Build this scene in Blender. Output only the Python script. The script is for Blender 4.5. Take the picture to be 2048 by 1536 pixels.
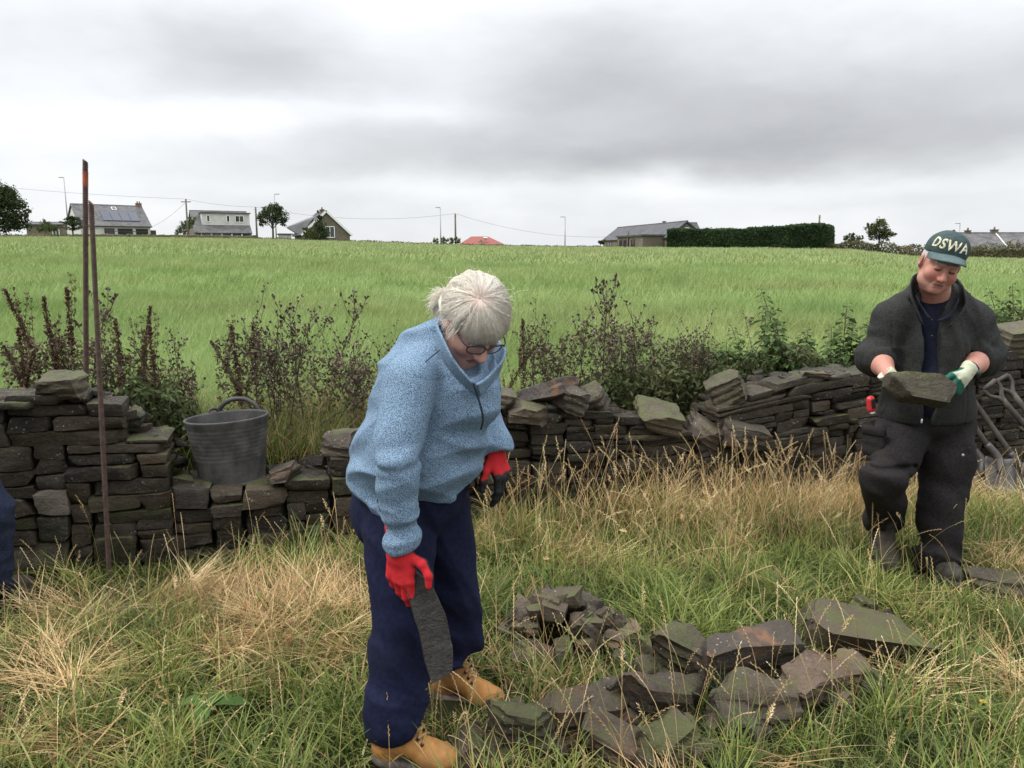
import bpy, math, random
import numpy as np
from mathutils import Vector, Matrix
for o in list(bpy.data.objects): bpy.data.objects.remove(o)
sc = bpy.context.scene
COL = sc.collection
R = math.radians
# ------------------------------------------------------------------ camera
FPX, PITCH, EYE = 1593.0, R(9.5), 1.6
cam_d = bpy.data.cameras.new("camera"); cam = bpy.data.objects.new("camera", cam_d); COL.objects.link(cam)
cam_d.sensor_width = 36; cam_d.lens = FPX / 2048 * 36; cam_d.clip_start = .05; cam_d.clip_end = 5000
cam.location = (0, 0, EYE); cam.rotation_euler = (R(90) - PITCH, 0, 0); sc.camera = cam
sc.view_settings.view_transform = 'Standard'; sc.view_settings.look = 'None'
sc.view_settings.exposure = 0.62; sc.view_settings.gamma = 1
sc.cycles.max_bounces = 6; sc.cycles.diffuse_bounces = 3; sc.cycles.transparent_max_bounces = 8

def ray(px, py):
    x = (px - 1024) / FPX; y = (768 - py) / FPX; c, s = math.cos(PITCH), math.sin(PITCH)
    return np.array([x, c + y * s, -s + y * c])
def P(px, py, Y):
    d = ray(px, py); return np.array([0, 0, EYE]) + d * (Y / d[1])
def G(px, py, z=0.0):
    d = ray(px, py); return np.array([0, 0, EYE]) + d * ((z - EYE) / d[2])
def A(*v): return np.array(v, float)
def nrm(v): v = np.asarray(v, float); return v / np.linalg.norm(v)

# ------------------------------------------------------------------ node helper
def nd(nt, typ, ins=None, **props):
    n = nt.nodes.new('ShaderNode' + typ)
    for k, v in props.items(): setattr(n, k, v)
    for k, v in (ins or {}).items():
        s = n.inputs[k]
        if isinstance(v, bpy.types.NodeSocket): nt.links.new(v, s)
        elif isinstance(v, bpy.types.Node): nt.links.new(v.outputs[0], s)
        else:
            try: s.default_value = v
            except Exception: s.default_value = (*v, 1)
    return n
def math_(nt, op, a, b=0.0, clamp=False):
    return nd(nt, 'Math', {0: a, 1: b}, operation=op, use_clamp=clamp).outputs[0]
def mix_(nt, f, a, b, mode='MIX'):
    n = nt.nodes.new('ShaderNodeMix'); n.data_type = 'RGBA'; n.blend_type = mode
    for k, v in ((0, f), (6, a), (7, b)):
        if isinstance(v, bpy.types.NodeSocket): nt.links.new(v, n.inputs[k])
        elif k: n.inputs[k].default_value = (*v, 1) if len(v) == 3 else v
        else: n.inputs[k].default_value = v
    return n.outputs[2]
def ramp_(nt, f, stops):
    n = nt.nodes.new('ShaderNodeValToRGB'); nt.links.new(f, n.inputs[0]); e = n.color_ramp.elements
    while len(e) < len(stops): e.new(.5)
    for el, (p, c) in zip(e, stops):
        el.position = p; el.color = (*c, 1) if not np.isscalar(c) else (c, c, c, 1)
    return n.outputs[0]
def sstep(nt, v, a, b, o0=0., o1=1.):
    return nd(nt, 'MapRange', {0: v, 1: a, 2: b, 3: o0, 4: o1}, interpolation_type='SMOOTHSTEP').outputs[0]

# ------------------------------------------------------------------ world: overcast cloud deck over the daylight sky
SUN_AZ, SUN_EL = R(-62), R(52)      # azimuth from +Y, to the left
w = bpy.data.worlds.new("World"); sc.world = w; w.use_nodes = True
wt = w.node_tree; wt.nodes.clear()
sky = nd(wt, 'TexSky', sky_type='NISHITA', sun_disc=False, sun_elevation=SUN_EL, sun_rotation=SUN_AZ)
tc = nd(wt, 'TexCoord').outputs['Generated']
sx = nd(wt, 'SeparateXYZ', {0: tc})
warp = nd(wt, 'TexNoise', {'Vector': nd(wt, 'Mapping', {0: tc, 3: (2.2, 2.2, 6.0)}), 'Scale': 1.6, 'Detail': 5.0, 'Roughness': .55})
wv = nd(wt, 'VectorMath', {0: warp.outputs['Color'], 1: (.5, .5, .5)}, operation='SUBTRACT')
wv = nd(wt, 'VectorMath', {0: wv.outputs[0], 1: (.24, .2, .085)}, operation='MULTIPLY')
dv = nd(wt, 'VectorMath', {0: tc, 1: wv.outputs[0]}, operation='ADD').outputs[0]
n1 = nd(wt, 'TexNoise', {'Vector': nd(wt, 'Mapping', {0: dv, 1: (.3, .1, .2), 3: (1.7, 1.7, 5.5)}), 'Scale': 1.6, 'Detail': 5.0, 'Roughness': .52}).outputs[0]
n3 = nd(wt, 'TexNoise', {'Vector': nd(wt, 'Mapping', {0: tc, 1: (.7, .1, .9), 3: (3, 3, 7)}), 'Scale': 2.6, 'Detail': 6.0, 'Roughness': .5}).outputs[0]
base = math_(wt, 'ADD', sstep(wt, n1, .3, .7, .58, .72), math_(wt, 'MULTIPLY', math_(wt, 'SUBTRACT', n3, .5), .24))
# lighter and darker masses of the cloud deck, as directions on the sky with angular widths
BLOBS = [(860, 110, .15, .085, .26), (1000, -40, .7, .07, .16), (1980, 20, .2, .05, .14), (60, 230, .16, .07, .10), (300, 30, .2, .03, .05),
         (590, 125, .21, .055, -.24), (1500, 200, .40, .075, -.26), (1150, 110, .16, .05, -.14), (1600, 300, .5, .04, -.20), (950, 325, .34, .03, -.16), (120, 130, .16, .06, .04), (1950, 190, .25, .075, -.12),
         (420, 235, .3, .02, .14), (1300, 385, .8, .018, .10)]
for (bx, by, rx, rz, amp) in BLOBS:
    d = nrm(ray(bx, by))
    q = nd(wt, 'VectorMath', {0: dv, 1: tuple(d)}, operation='SUBTRACT')
    q = nd(wt, 'VectorMath', {0: q.outputs[0], 1: (1 / rx, .5 / rx, 1 / rz)}, operation='MULTIPLY')
    q = nd(wt, 'VectorMath', {0: q.outputs[0]}, operation='LENGTH')
    base = math_(wt, 'ADD', base, sstep(wt, q.outputs['Value'], 0.0, 1.45, amp * 1.02, 0.0))
colr = ramp_(wt, base, [(0.12, (.29, .295, .31)), (.30, (.385, .39, .405)), (.45, (.46, .47, .485)), (.62, (.55, .565, .585)), (.8, (.66, .67, .685)), (1.0, (.84, .845, .85))])
gain = sstep(wt, sx.outputs['Z'], .30, .95, 1.0, 3.6)
cl = nd(wt, 'VectorMath', {0: colr, 3: gain}, operation='SCALE').outputs[0]
bg1 = nd(wt, 'Background', {0: sky.outputs[0], 1: .10})
bg2 = nd(wt, 'Background', {0: cl, 1: 1.0})
wmix = nd(wt, 'MixShader', {0: .95, 1: bg1.outputs[0], 2: bg2.outputs[0]})
wo = nd(wt, 'OutputWorld', {0: wmix.outputs[0]})
sun_d = bpy.data.lights.new("sun", 'SUN'); sun_d.energy = 1.5; sun_d.angle = R(16); sun_d.color = (1, .965, .91)
sun = bpy.data.objects.new("sun", sun_d); COL.objects.link(sun)
sdir = Vector((math.sin(SUN_AZ) * math.cos(SUN_EL), math.cos(SUN_AZ) * math.cos(SUN_EL) * -0.35, math.sin(SUN_EL)))
sun.rotation_euler = sdir.to_track_quat('Z', 'Y').to_euler()

# ------------------------------------------------------------------ mesh helpers
def tag(o, label=None, cat=None, group=None, kind=None):
    for k, v in (('label', label), ('category', cat), ('group', group), ('kind', kind)):
        if v: o[k] = v
    return o
def empty(name, loc=(0, 0, 0)):
    o = bpy.data.objects.new(name, None); COL.objects.link(o); o.location = Vector(loc); o.empty_display_size = .1
    return o
class MB:
    def __init__(s): s.v = []; s.f = []; s.n = 0; s.at = {}; s.mi = []
    def add(s, v, faces, mi=0, **at):
        v = np.asarray(v, float).reshape(-1, 3)
        for f in (faces if isinstance(faces, list) and len(faces) and isinstance(faces[0], np.ndarray) and faces[0].ndim == 2 else [np.asarray(faces)]):
            if len(f) == 0: continue
            s.f.append(np.asarray(f, np.int64) + s.n); s.mi.append(np.full(len(f), mi))
        for k, a in at.items():
            s.at.setdefault(k, []).append((s.n, len(v), a))
        s.v.append(v); s.n += len(v)
        return s
    def build(s, name, mats, parent=None, smooth=True, loc=None, sharp=0):
        v = np.concatenate(s.v) if s.v else np.zeros((0, 3))
        if parent is not None: v = v - np.array(parent_world(parent))
        elif loc is not None: v = v - np.asarray(loc)
        me = bpy.data.meshes.new(name)
        me.vertices.add(len(v)); me.vertices.foreach_set('co', v.astype(np.float32).ravel())
        tot = sum(f.shape[0] for f in s.f); nl = sum(f.size for f in s.f)
        me.loops.add(nl); me.polygons.add(tot)
        me.loops.foreach_set('vertex_index', np.concatenate([f.ravel() for f in s.f]).astype(np.int32))
        sizes = np.concatenate([np.full(f.shape[0], f.shape[1]) for f in s.f])
        me.polygons.foreach_set('loop_start', np.concatenate([[0], np.cumsum(sizes)[:-1]]).astype(np.int32))
        if not isinstance(mats, (list, tuple)): mats = [mats]
        for m in mats: me.materials.append(m)
        if len(mats) > 1: me.polygons.foreach_set('material_index', np.concatenate(s.mi).astype(np.int32))
        me.update(calc_edges=True)
        me.polygons.foreach_set('use_smooth', np.full(tot, smooth))
        for k, lst in s.at.items():
            arr = np.zeros(len(v), np.float32)
            for (o, n, a) in lst: arr[o:o + n] = a
            me.attributes.new(k, 'FLOAT', 'POINT').data.foreach_set('value', arr)
        me.update()
        if sharp: me.set_sharp_from_angle(angle=R(sharp))
        o = bpy.data.objects.new(name, me); COL.objects.link(o)
        if parent is not None: o.parent = parent
        elif loc is not None: o.location = Vector(loc)
        return o
def parent_world(p):
    v = Vector(p.location); q = p.parent
    while q is not None: v = v + Vector(q.location); q = q.parent
    return v
def copy_tree(o, parent=None, name=None):
    c = o.copy(); COL.objects.link(c)
    if parent is not None: c.parent = parent
    for ch in o.children: copy_tree(ch, c)
    return c
def box(c, h, axes=None):
    c = np.asarray(c, float); h = np.asarray(h, float)
    s = np.array([[-1, -1, -1], [1, -1, -1], [1, 1, -1], [-1, 1, -1], [-1, -1, 1], [1, -1, 1], [1, 1, 1], [-1, 1, 1]], float) * h
    if axes is not None: s = s @ np.array([nrm(a) for a in axes])
    return s + c, np.array([[0, 3, 2, 1], [4, 5, 6, 7], [0, 1, 5, 4], [1, 2, 6, 5], [2, 3, 7, 6], [3, 0, 4, 7]])
def prism(poly, off):
    """closed polygon (n,3), extruded by the vector off"""
    poly = np.asarray(poly, float); n = len(poly); v = np.concatenate([poly, poly + np.asarray(off)])
    q = np.array([[i, (i + 1) % n, n + (i + 1) % n, n + i] for i in range(n)])
    return v, [np.array([list(range(n))[::-1]]), np.array([[n + i for i in range(n)]]), q]
def tube(pts, r, sides=6, cap=True):
    pts = np.asarray(pts, float); n = len(pts); r = np.broadcast_to(np.asarray(r, float), (n,))
    T = np.gradient(pts, axis=0); T /= np.linalg.norm(T, axis=1)[:, None] + 1e-12
    ref = A(0, 0, 1) if abs(T[:, 2]).mean() < .8 else A(1, 0, 0)
    U = np.cross(T, ref); U /= np.linalg.norm(U, axis=1)[:, None] + 1e-12; Vv = np.cross(T, U)
    a = np.arange(sides) * 2 * math.pi / sides
    v = pts[:, None] + r[:, None, None] * (np.cos(a)[None, :, None] * U[:, None] + np.sin(a)[None, :, None] * Vv[:, None])
    i = np.arange(n - 1)[:, None] * sides; j = np.arange(sides)[None]
    q = np.stack([i + j, i + (j + 1) % sides, i + sides + (j + 1) % sides, i + sides + j], -1).reshape(-1, 4)
    fs = [q]
    if cap: fs += [np.array([list(range(sides))[::-1]]), np.array([[(n - 1) * sides + k for k in range(sides)]])]
    return v.reshape(-1, 3), fs
def spline(pts, n):
    pts = np.asarray(pts, float); m = len(pts); t = np.linspace(0, m - 1 - 1e-9, n); i = t.astype(int); f = (t - i)[:, None]
    p = lambda k: pts[np.clip(k, 0, m - 1)]
    a, b, c, d = p(i - 1), p(i), p(i + 1), p(i + 2)
    return .5 * (2 * b + (c - a) * f + (2 * a - 5 * b + 4 * c - d) * f ** 2 + (3 * b - a - 3 * c + d) * f ** 3)
def lathe(prof, n=32, c=(0, 0, 0)):
    prof = np.asarray(prof, float); a = np.arange(n) * 2 * math.pi / n; m = len(prof)
    v = np.stack([prof[:, None, 0] * np.cos(a), prof[:, None, 0] * np.sin(a), np.repeat(prof[:, 1:2], n, 1)], -1).reshape(-1, 3) + np.asarray(c)
    i = np.arange(m - 1)[:, None] * n; j = np.arange(n)[None]
    return v, np.stack([i + j, i + (j + 1) % n, i + n + (j + 1) % n, i + n + j], -1).reshape(-1, 4)

# ------------------------------------------------------------------ noise
def _hash(i, seed):
    i = i.astype(np.int64)
    h = (i[..., 0] * 374761393 + i[..., 1] * 668265263 + i[..., 2] * 1274126177 + seed * 974711) & 0xffffffff
    h = ((h ^ (h >> 13)) * 1274126177) & 0xffffffff
    return ((h ^ (h >> 16)) & 0xffff).astype(np.float32) / 32767.5 - 1
def vnoise(p, seed=0):
    p = np.asarray(p, np.float32); i = np.floor(p); f = p - i; f = f * f * (3 - 2 * f); r = 0
    for dx in (0, 1):
        for dy in (0, 1):
            for dz in (0, 1):
                wgt = (f[..., 0] if dx else 1 - f[..., 0]) * (f[..., 1] if dy else 1 - f[..., 1]) * (f[..., 2] if dz else 1 - f[..., 2])
                r = r + wgt * _hash(i + np.array([dx, dy, dz], np.float32), seed)
    return r
def fbm(p, o=3, seed=0):
    r = 0; a = 1.0; p = np.asarray(p, np.float32)
    for k in range(o): r = r + a * vnoise(p * (2.03 ** k), seed + k); a *= .5
    return r / 1.6

# ------------------------------------------------------------------ signed-distance modelling (bodies, clothes, gloves, boots)
class Field:
    def __init__(s, lo, hi, h):
        s.lo = np.asarray(lo, float); s.h = h; s.dim = np.ceil((np.asarray(hi) - s.lo) / h).astype(int) + 1
        s.D = np.full(s.dim, .3, np.float32)
    def win(s, lo, hi):
        a = np.clip(np.floor((np.asarray(lo) - s.lo) / s.h).astype(int), 0, s.dim - 1)
        b = np.clip(np.ceil((np.asarray(hi) - s.lo) / s.h).astype(int) + 1, 1, s.dim)
        b = np.maximum(b, a + 1)
        sl = tuple(slice(a[i], b[i]) for i in range(3))
        ax = [(s.lo[i] + np.arange(a[i], b[i]) * s.h).astype(np.float32) for i in range(3)]
        return sl, (ax[0][:, None, None], ax[1][None, :, None], ax[2][None, None, :])
    def comb(s, sl, d, k, op):
        D = s.D[sl]
        if op == 'u':
            h = np.clip(.5 + .5 * (d - D) / k, 0, 1); s.D[sl] = d * (1 - h) + D * h - k * h * (1 - h)
        elif op == 's':
            d = -d; h = np.clip(.5 - .5 * (d - D) / k, 0, 1); s.D[sl] = d * (1 - h) + D * h + k * h * (1 - h)
        elif op == 'i':
            h = np.clip(.5 - .5 * (d - D) / k, 0, 1); s.D[sl] = d * (1 - h) + D * h + k * h * (1 - h)
    def cone(s, a, b, ra, rb=None, k=.02, fl=None, op='u'):
        a = np.asarray(a, float); b = np.asarray(b, float); rb = ra if rb is None else rb; m = k + 3 * s.h; mr = max(ra, rb)
        if fl is not None and fl[1] < 1: mr = mr / fl[1]
        lo = np.minimum(a, b) - mr - m; hi = np.maximum(a, b) + mr + m
        sl, (X, Y, Z) = s.win(lo, hi); ab = b - a; L2 = max(ab @ ab, 1e-9)
        x, y, z = X - a[0], Y - a[1], Z - a[2]
        t = np.clip((x * ab[0] + y * ab[1] + z * ab[2]) / L2, 0, 1)
        x, y, z = x - t * ab[0], y - t * ab[1], z - t * ab[2]
        if fl is not None:
            n = nrm(fl[0]); c = (x * n[0] + y * n[1] + z * n[2]) * (fl[1] - 1); x, y, z = x + c * n[0], y + c * n[1], z + c * n[2]
        s.comb(sl, np.sqrt(x * x + y * y + z * z) - (ra + t * (rb - ra)), k, op)
    def chain(s, pts, rs, k=.02, fl=None):
        for i in range(len(pts) - 1): s.cone(pts[i], pts[i + 1], rs[i], rs[i + 1], k, fl)
    def ell(s, c, r, axes=None, k=.02, op='u'):
        c = np.asarray(c, float); r = np.asarray(r, float); m = k + 3 * s.h; mr = r.max() + m
        sl, (X, Y, Z) = s.win(c - mr, c + mr); x, y, z = X - c[0], Y - c[1], Z - c[2]
        if axes is None: axes = np.eye(3)
        q = [(x * a[0] + y * a[1] + z * a[2]) for a in axes]
        k0 = np.sqrt(sum((q[i] / r[i]) ** 2 for i in range(3))); k1 = np.sqrt(sum((q[i] / r[i] ** 2) ** 2 for i in range(3))) + 1e-6
        s.comb(sl, k0 * (k0 - 1) / k1, k, op)
    def plane(s, p, n, k=.01):
        """cuts away everything on the side n points to"""
        n = nrm(n); sl, (X, Y, Z) = s.win(s.lo, s.lo + s.dim * s.h)
        s.comb(sl, (X - p[0]) * n[0] + (Y - p[1]) * n[1] + (Z - p[2]) * n[2], k, 'i')
    def disp(s, fn, band=.03):
        idx = np.nonzero(np.abs(s.D) < band)
        p = np.stack(idx, -1) * s.h + s.lo
        s.D[idx] += fn(p).astype(np.float32)
    def mesh(s, smooth=2):
        D = s.D.copy()
        for ax in range(3):
            for e in (0, -1):
                sl = [slice(None)] * 3; sl[ax] = e; D[tuple(sl)] = np.maximum(D[tuple(sl)], .01)
        neg = D < 0
        cnt = np.zeros(np.array(D.shape) - 1, np.int8)
        for i in (0, 1):
            for j in (0, 1):
                for k in (0, 1): cnt += neg[i:D.shape[0] - 1 + i, j:D.shape[1] - 1 + j, k:D.shape[2] - 1 + k]
        act = (cnt > 0) & (cnt < 8)
        ci = np.stack(np.nonzero(act), -1); idm = np.full(act.shape, -1, np.int64); idm[act] = np.arange(len(ci))
        acc = np.zeros((len(ci), 3)); num = np.zeros(len(ci))
        for ax in range(3):
            o = [a for a in range(3) if a != ax]
            for u in (0, 1):
                for v in (0, 1):
                    p0 = ci.copy(); p0[:, o[0]] += u; p0[:, o[1]] += v; p1 = p0.copy(); p1[:, ax] += 1
                    d0 = D[tuple(p0.T)]; d1 = D[tuple(p1.T)]; mk = (d0 < 0) != (d1 < 0)
                    t = np.where(mk, d0 / np.where(mk, d0 - d1, 1), 0); q = p0.astype(float); q[:, ax] += t
                    acc[mk] += q[mk]; num[mk] += 1
        V = acc / num[:, None]
        quads = []
        for ax in range(3):
            o = [(ax + 1) % 3, (ax + 2) % 3]
            sl0 = [slice(None)] * 3; sl1 = [slice(None)] * 3; sl0[ax] = slice(0, -1); sl1[ax] = slice(1, None)
            a, b = neg[tuple(sl0)], neg[tuple(sl1)]
            e = np.stack(np.nonzero(a != b), -1); e = e[(e[:, o[0]] > 0) & (e[:, o[1]] > 0) & (e[:, o[0]] < act.shape[o[0]]) & (e[:, o[1]] < act.shape[o[1]])]
            fl = a[tuple(e.T)]
            def cid(du, dv):
                c = e.copy(); c[:, o[0]] -= du; c[:, o[1]] -= dv; return idm[tuple(c.T)]
            q = np.stack([cid(0, 0), cid(1, 0), cid(1, 1), cid(0, 1)], -1)
            q[~fl] = q[~fl][:, ::-1]
            quads.append(q)
        Q = np.concatenate(quads); Q = Q[(Q >= 0).all(1)]
        V = V * s.h + s.lo
        for _ in range(smooth): V = lap(V, Q, .5)
        return V, Q
def lap(V, Q, f):
    a = np.concatenate([Q[:, i] for i in range(4)] * 2); b = np.concatenate([Q[:, (i + 1) % 4] for i in range(4)] + [Q[:, i - 1] for i in range(4)])
    c = np.bincount(a, minlength=len(V)); S = np.stack([np.bincount(a, V[b, k], len(V)) for k in range(3)], -1) / np.maximum(c, 1)[:, None]
    return V * (1 - f) + S * f
def normals(V, Q):
    n = np.cross(V[Q[:, 2]] - V[Q[:, 0]], V[Q[:, 3]] - V[Q[:, 1]])
    N = np.stack([np.bincount(Q.ravel(), np.repeat(n[:, k], 4), len(V)) for k in range(3)], -1)
    return N / (np.linalg.norm(N, axis=1)[:, None] + 1e-12)
def wrinkle(axis, fa, fc, amp, seed, ridge=True):
    """fold field: fast along the axis, slow across it"""
    axis = nrm(axis)
    def fn(p):
        al = p @ axis; q = p - al[:, None] * axis
        n = vnoise(q * fc + (al * fa)[:, None] * A(.6, .5, .62) , seed)
        n = (1 - 2 * np.abs(n)) if ridge else n
        return -amp * n
    return fn

# ------------------------------------------------------------------ materials
def mat(name, fn=None, rough=.8, spec=.3, **kw):
    m = bpy.data.materials.new(name); m.use_nodes = True; nt = m.node_tree
    b = nt.nodes['Principled BSDF']; b.inputs['Roughness'].default_value = rough; b.inputs['Specular IOR Level'].default_value = spec
    for k, v in kw.items():
        s = b.inputs[k.replace('_', ' ')]; s.default_value = (*v, 1) if hasattr(v, '__len__') and len(v) == 3 else v
    if fn: fn(nt, b)
    return m
def noise_(nt, scale, detail=4, rough=.55, vec=None, out=0, map_scale=None):
    if vec is None: vec = nd(nt, 'TexCoord').outputs['Object']
    if map_scale is not None: vec = nd(nt, 'Mapping', {0: vec, 3: map_scale}).outputs[0]
    return nd(nt, 'TexNoise', {'Vector': vec, 'Scale': scale, 'Detail': float(detail), 'Roughness': rough}).outputs[out]
def bump_(nt, b, h, strength=.4, dist=.01):
    n = nd(nt, 'Bump', {'Height': h, 'Strength': strength, 'Distance': dist}); nt.links.new(n.outputs[0], b.inputs['Normal'])
def two_tone(c0, c1, scale=30, bs=.3, bd=.004, c2=None, s2=4, **mapk):
    def fn(nt, b):
        n = noise_(nt, scale, 5, .6, **mapk); c = mix_(nt, sstep(nt, n, .35, .65), c0, c1)
        if c2: c = mix_(nt, sstep(nt, noise_(nt, s2, 4), .45, .7), c, c2)
        nt.links.new(c, b.inputs['Base Color']); bump_(nt, b, n, bs, bd)
    return fn
def rock_fn(c0, c1, c2, moss=.35, spots=.5, rust=0.0, scale=1.0):
    def fn(nt, b):
        g = nd(nt, 'NewGeometry'); pos = g.outputs['Position']; oi = nd(nt, 'ObjectInfo').outputs['Random']
        at = nd(nt, 'Attribute', attribute_name='rnd').outputs['Fac']
        rnd = math_(nt, 'FRACT', math_(nt, 'ADD', oi, at))
        off = nd(nt, 'CombineXYZ', {0: math_(nt, 'MULTIPLY', rnd, 37.), 1: math_(nt, 'MULTIPLY', rnd, 11.), 2: 0.}).outputs[0]
        v = nd(nt, 'VectorMath', {0: pos, 1: off}, operation='ADD').outputs[0]
        a = noise_(nt, 9 * scale, 8, .62, vec=v); f = noise_(nt, 60 * scale, 6, .7, vec=v)
        c = mix_(nt, sstep(nt, a, .33, .66), c0, c1)
        c = mix_(nt, sstep(nt, rnd, .15, .95), c, c2)
        c = mix_(nt, math_(nt, 'MULTIPLY', sstep(nt, f, .3, .75), .55), c, (c0[0] * .45, c0[1] * .45, c0[2] * .45))
        tint = math_(nt, 'FRACT', math_(nt, 'MULTIPLY', rnd, 7.31))
        c = mix_(nt, math_(nt, 'MULTIPLY', sstep(nt, tint, .62, 1.), .6), c, (.075, .055, .036))
        tint2 = math_(nt, 'FRACT', math_(nt, 'MULTIPLY', rnd, 23.7))
        c = mix_(nt, math_(nt, 'MULTIPLY', sstep(nt, tint2, .7, 1.), .55), c, (.036, .032, .027))
        if rust:
            rr = noise_(nt, 5.5 * scale, 5, .6, vec=v)
            c = mix_(nt, math_(nt, 'MULTIPLY', sstep(nt, rr, .58 - .1 * rust, .68), min(1, rust)), c, (.22, .105, .05))
        # pale lichen flecks and mineral grains
        vo = nd(nt, 'TexVoronoi', {'Vector': v, 'Scale': 46 * scale}); big = noise_(nt, 7, 3, vec=v)
        sp = math_(nt, 'MULTIPLY', sstep(nt, vo.outputs['Distance'], .20, .10), sstep(nt, big, .50, .62))
        c = mix_(nt, math_(nt, 'MULTIPLY', sp, spots), c, (.30, .30, .27))
        vo2 = nd(nt, 'TexVoronoi', {'Vector': v, 'Scale': 160. * scale})
        sp2 = math_(nt, 'MULTIPLY', sstep(nt, vo2.outputs['Distance'], .16, .08), sstep(nt, noise_(nt, 16, 3, vec=v), .5, .6))
        c = mix_(nt, math_(nt, 'MULTIPLY', sp2, spots), c, (.34, .33, .30))
        nz = nd(nt, 'SeparateXYZ', {0: g.outputs['Normal']}).outputs[2]
        mo = math_(nt, 'ADD', math_(nt, 'MULTIPLY', nz, .16), noise_(nt, 6.5, 6, .65, vec=v))
        mk = sstep(nt, mo, .66 - .22 * moss, .86 - .22 * moss)
        c = mix_(nt, math_(nt, 'MULTIPLY', mk, .8), c, mix_(nt, f, (.045, .055, .016), (.10, .105, .035)))
        nt.links.new(c, b.inputs['Base Color'])
        lay = noise_(nt, 14 * scale, 6, .7, vec=v, map_scale=(1, 1, 1.7))
        h = math_(nt, 'ADD', math_(nt, 'MULTIPLY', lay, 1.0), math_(nt, 'MULTIPLY', f, .45))
        bump_(nt, b, h, 1.0, .016)
        nt.links.new(sstep(nt, f, .25, .75, .38, .9), b.inputs['Roughness'])
    return fn
rng = np.random.default_rng(7)
random.seed(7)
M_wall = mat('gritstone wall', rock_fn((.033, .0245, .0148), (.0115, .0096, .0073), (.040, .029, .0165), moss=.13, spots=.85), rough=.85)
M_wallmoss = mat('mossy wall stone', rock_fn((.030, .027, .014), (.014, .0135, .008), (.038, .036, .016), moss=.55, spots=.4), rough=.9)
M_walllight = mat('pale wall stone', rock_fn((.15, .135, .115), (.10, .09, .08), (.155, .145, .125), moss=-.6, spots=.2), rough=.9)
M_rock = mat('loose dark gritstone', rock_fn((.092, .070, .050), (.034, .027, .021), (.078, .060, .040), moss=.18, spots=1., rust=.22), rough=.75)
M_rockmoss = mat('loose mossy gritstone', rock_fn((.088, .070, .045), (.038, .031, .021), (.088, .072, .043), moss=.52, spots=.9), rough=.8)
M_rockrust = mat('loose gritstone with ochre breaks', rock_fn((.078, .066, .060), (.040, .035, .033), (.085, .066, .054), moss=.0, spots=.9, rust=.75), rough=.75)
M_rockred = mat('reddish broken gritstone', rock_fn((.13, .092, .062), (.062, .046, .034), (.15, .10, .07), moss=.2, spots=.6, rust=.35), rough=.8)
M_core = mat('wall hearting', two_tone((.018, .016, .013), (.05, .045, .037), scale=22, bs=1., bd=.03), rough=.95)

# ------------------------------------------------------------------ ground
WS, WC = .29, 4.40                     # the wall's front line: y = WC + WS*x
WDIR = nrm((1, WS, 0)); WN = nrm((-WS, 1, 0))
def yw(x): return WC + WS * x
def ratio(py):
    d = ray(1024, py); return d[2] / d[1]
YC = 110.0
_pxs = [-1200, 0, 300, 500, 700, 900, 1150, 1300, 1500, 1700, 1830, 2048, 3200]
_pys = [466, 470, 472, 474.5, 480, 487, 491, 490.5, 490.5, 493, 507, 511, 514]
_us = [ray(p, q)[0] / ray(p, q)[1] for p, q in zip(_pxs, _pys)]
_zc = [EYE + YC * ratio(q) - .30 for q in _pys]
def gz(x, y):
    x = np.asarray(x, float); y = np.asarray(y, float)
    d = (y - yw(x)) / math.hypot(1, WS)
    sm = lambda t: t * t * (3 - 2 * t)
    step = sm(np.clip((d - .1) / .5, 0, 1)) * .38
    p3 = np.stack([x, y, 0 * x], -1)
    bump = .035 * vnoise(p3 * 1.1, 3) + .02 * vnoise(p3 * 2.7, 4)
    zc = np.interp(x / np.maximum(y, 1), _us, _zc)
    t = (np.maximum(y, 6) - 6) / (YC - 6)
    g = np.where(t < 1, np.clip(t, 0, 1) * (1.28 - .28 * np.clip(t, 0, 1)), 1)
    z = step + np.where(d > .3, (zc - .38) * g, 0) + np.where(y > YC, -(y - YC) * .022, 0)
    far = np.clip((y - 5) / 30, 0, 1)
    return z + bump * (1 - .6 * far) * np.where(y < YC + 5, 1, .2)
def ground_mat(nt, b):
    pos = nd(nt, 'NewGeometry').outputs['Position']
    n = noise_(nt, 3.0, 8, .7, vec=pos); f = noise_(nt, 40, 6, .7, vec=pos)
    c = mix_(nt, sstep(nt, n, .35, .65), (.020, .026, .008), (.055, .042, .022))
    c = mix_(nt, math_(nt, 'MULTIPLY', f, .5), c, (.02, .02, .008))
    sy = nd(nt, 'SeparateXYZ', {0: pos}).outputs[1]
    # meadow sward: long patches of fresh, bleached and darker grass
    st = noise_(nt, .9, 4, .6, vec=pos, map_scale=(.05, .16, 0)); st2 = noise_(nt, 1., 7, .7, vec=pos, map_scale=(.9, 1.6, 0)); st3 = noise_(nt, 1., 5, .6, vec=pos, map_scale=(9, 5, 0))
    m = mix_(nt, sstep(nt, st, .36, .66), (.13, .185, .055), (.22, .215, .10))
    m = mix_(nt, sstep(nt, st2, .3, .75), m, (.072, .118, .030))
    m = mix_(nt, math_(nt, 'MULTIPLY', sstep(nt, st3, .42, .7), .5), m, (.22, .235, .10))
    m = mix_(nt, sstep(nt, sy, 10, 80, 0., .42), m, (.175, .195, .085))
    col = mix_(nt, sstep(nt, sy, 4.6, 7.5), c, m)
    nt.links.new(col, b.inputs['Base Color']); bump_(nt, b, math_(nt, 'ADD', st3, f), .8, .05)
M_ground = mat('turf', ground_mat, rough=.95, spec=.1)
ys = np.concatenate([np.linspace(-4, 3, 16), np.linspace(3.2, 7, 60), np.geomspace(7.1, 118, 90), np.geomspace(120, 2500, 22)])
us = np.linspace(-1.7, 1.7, 180)
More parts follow.
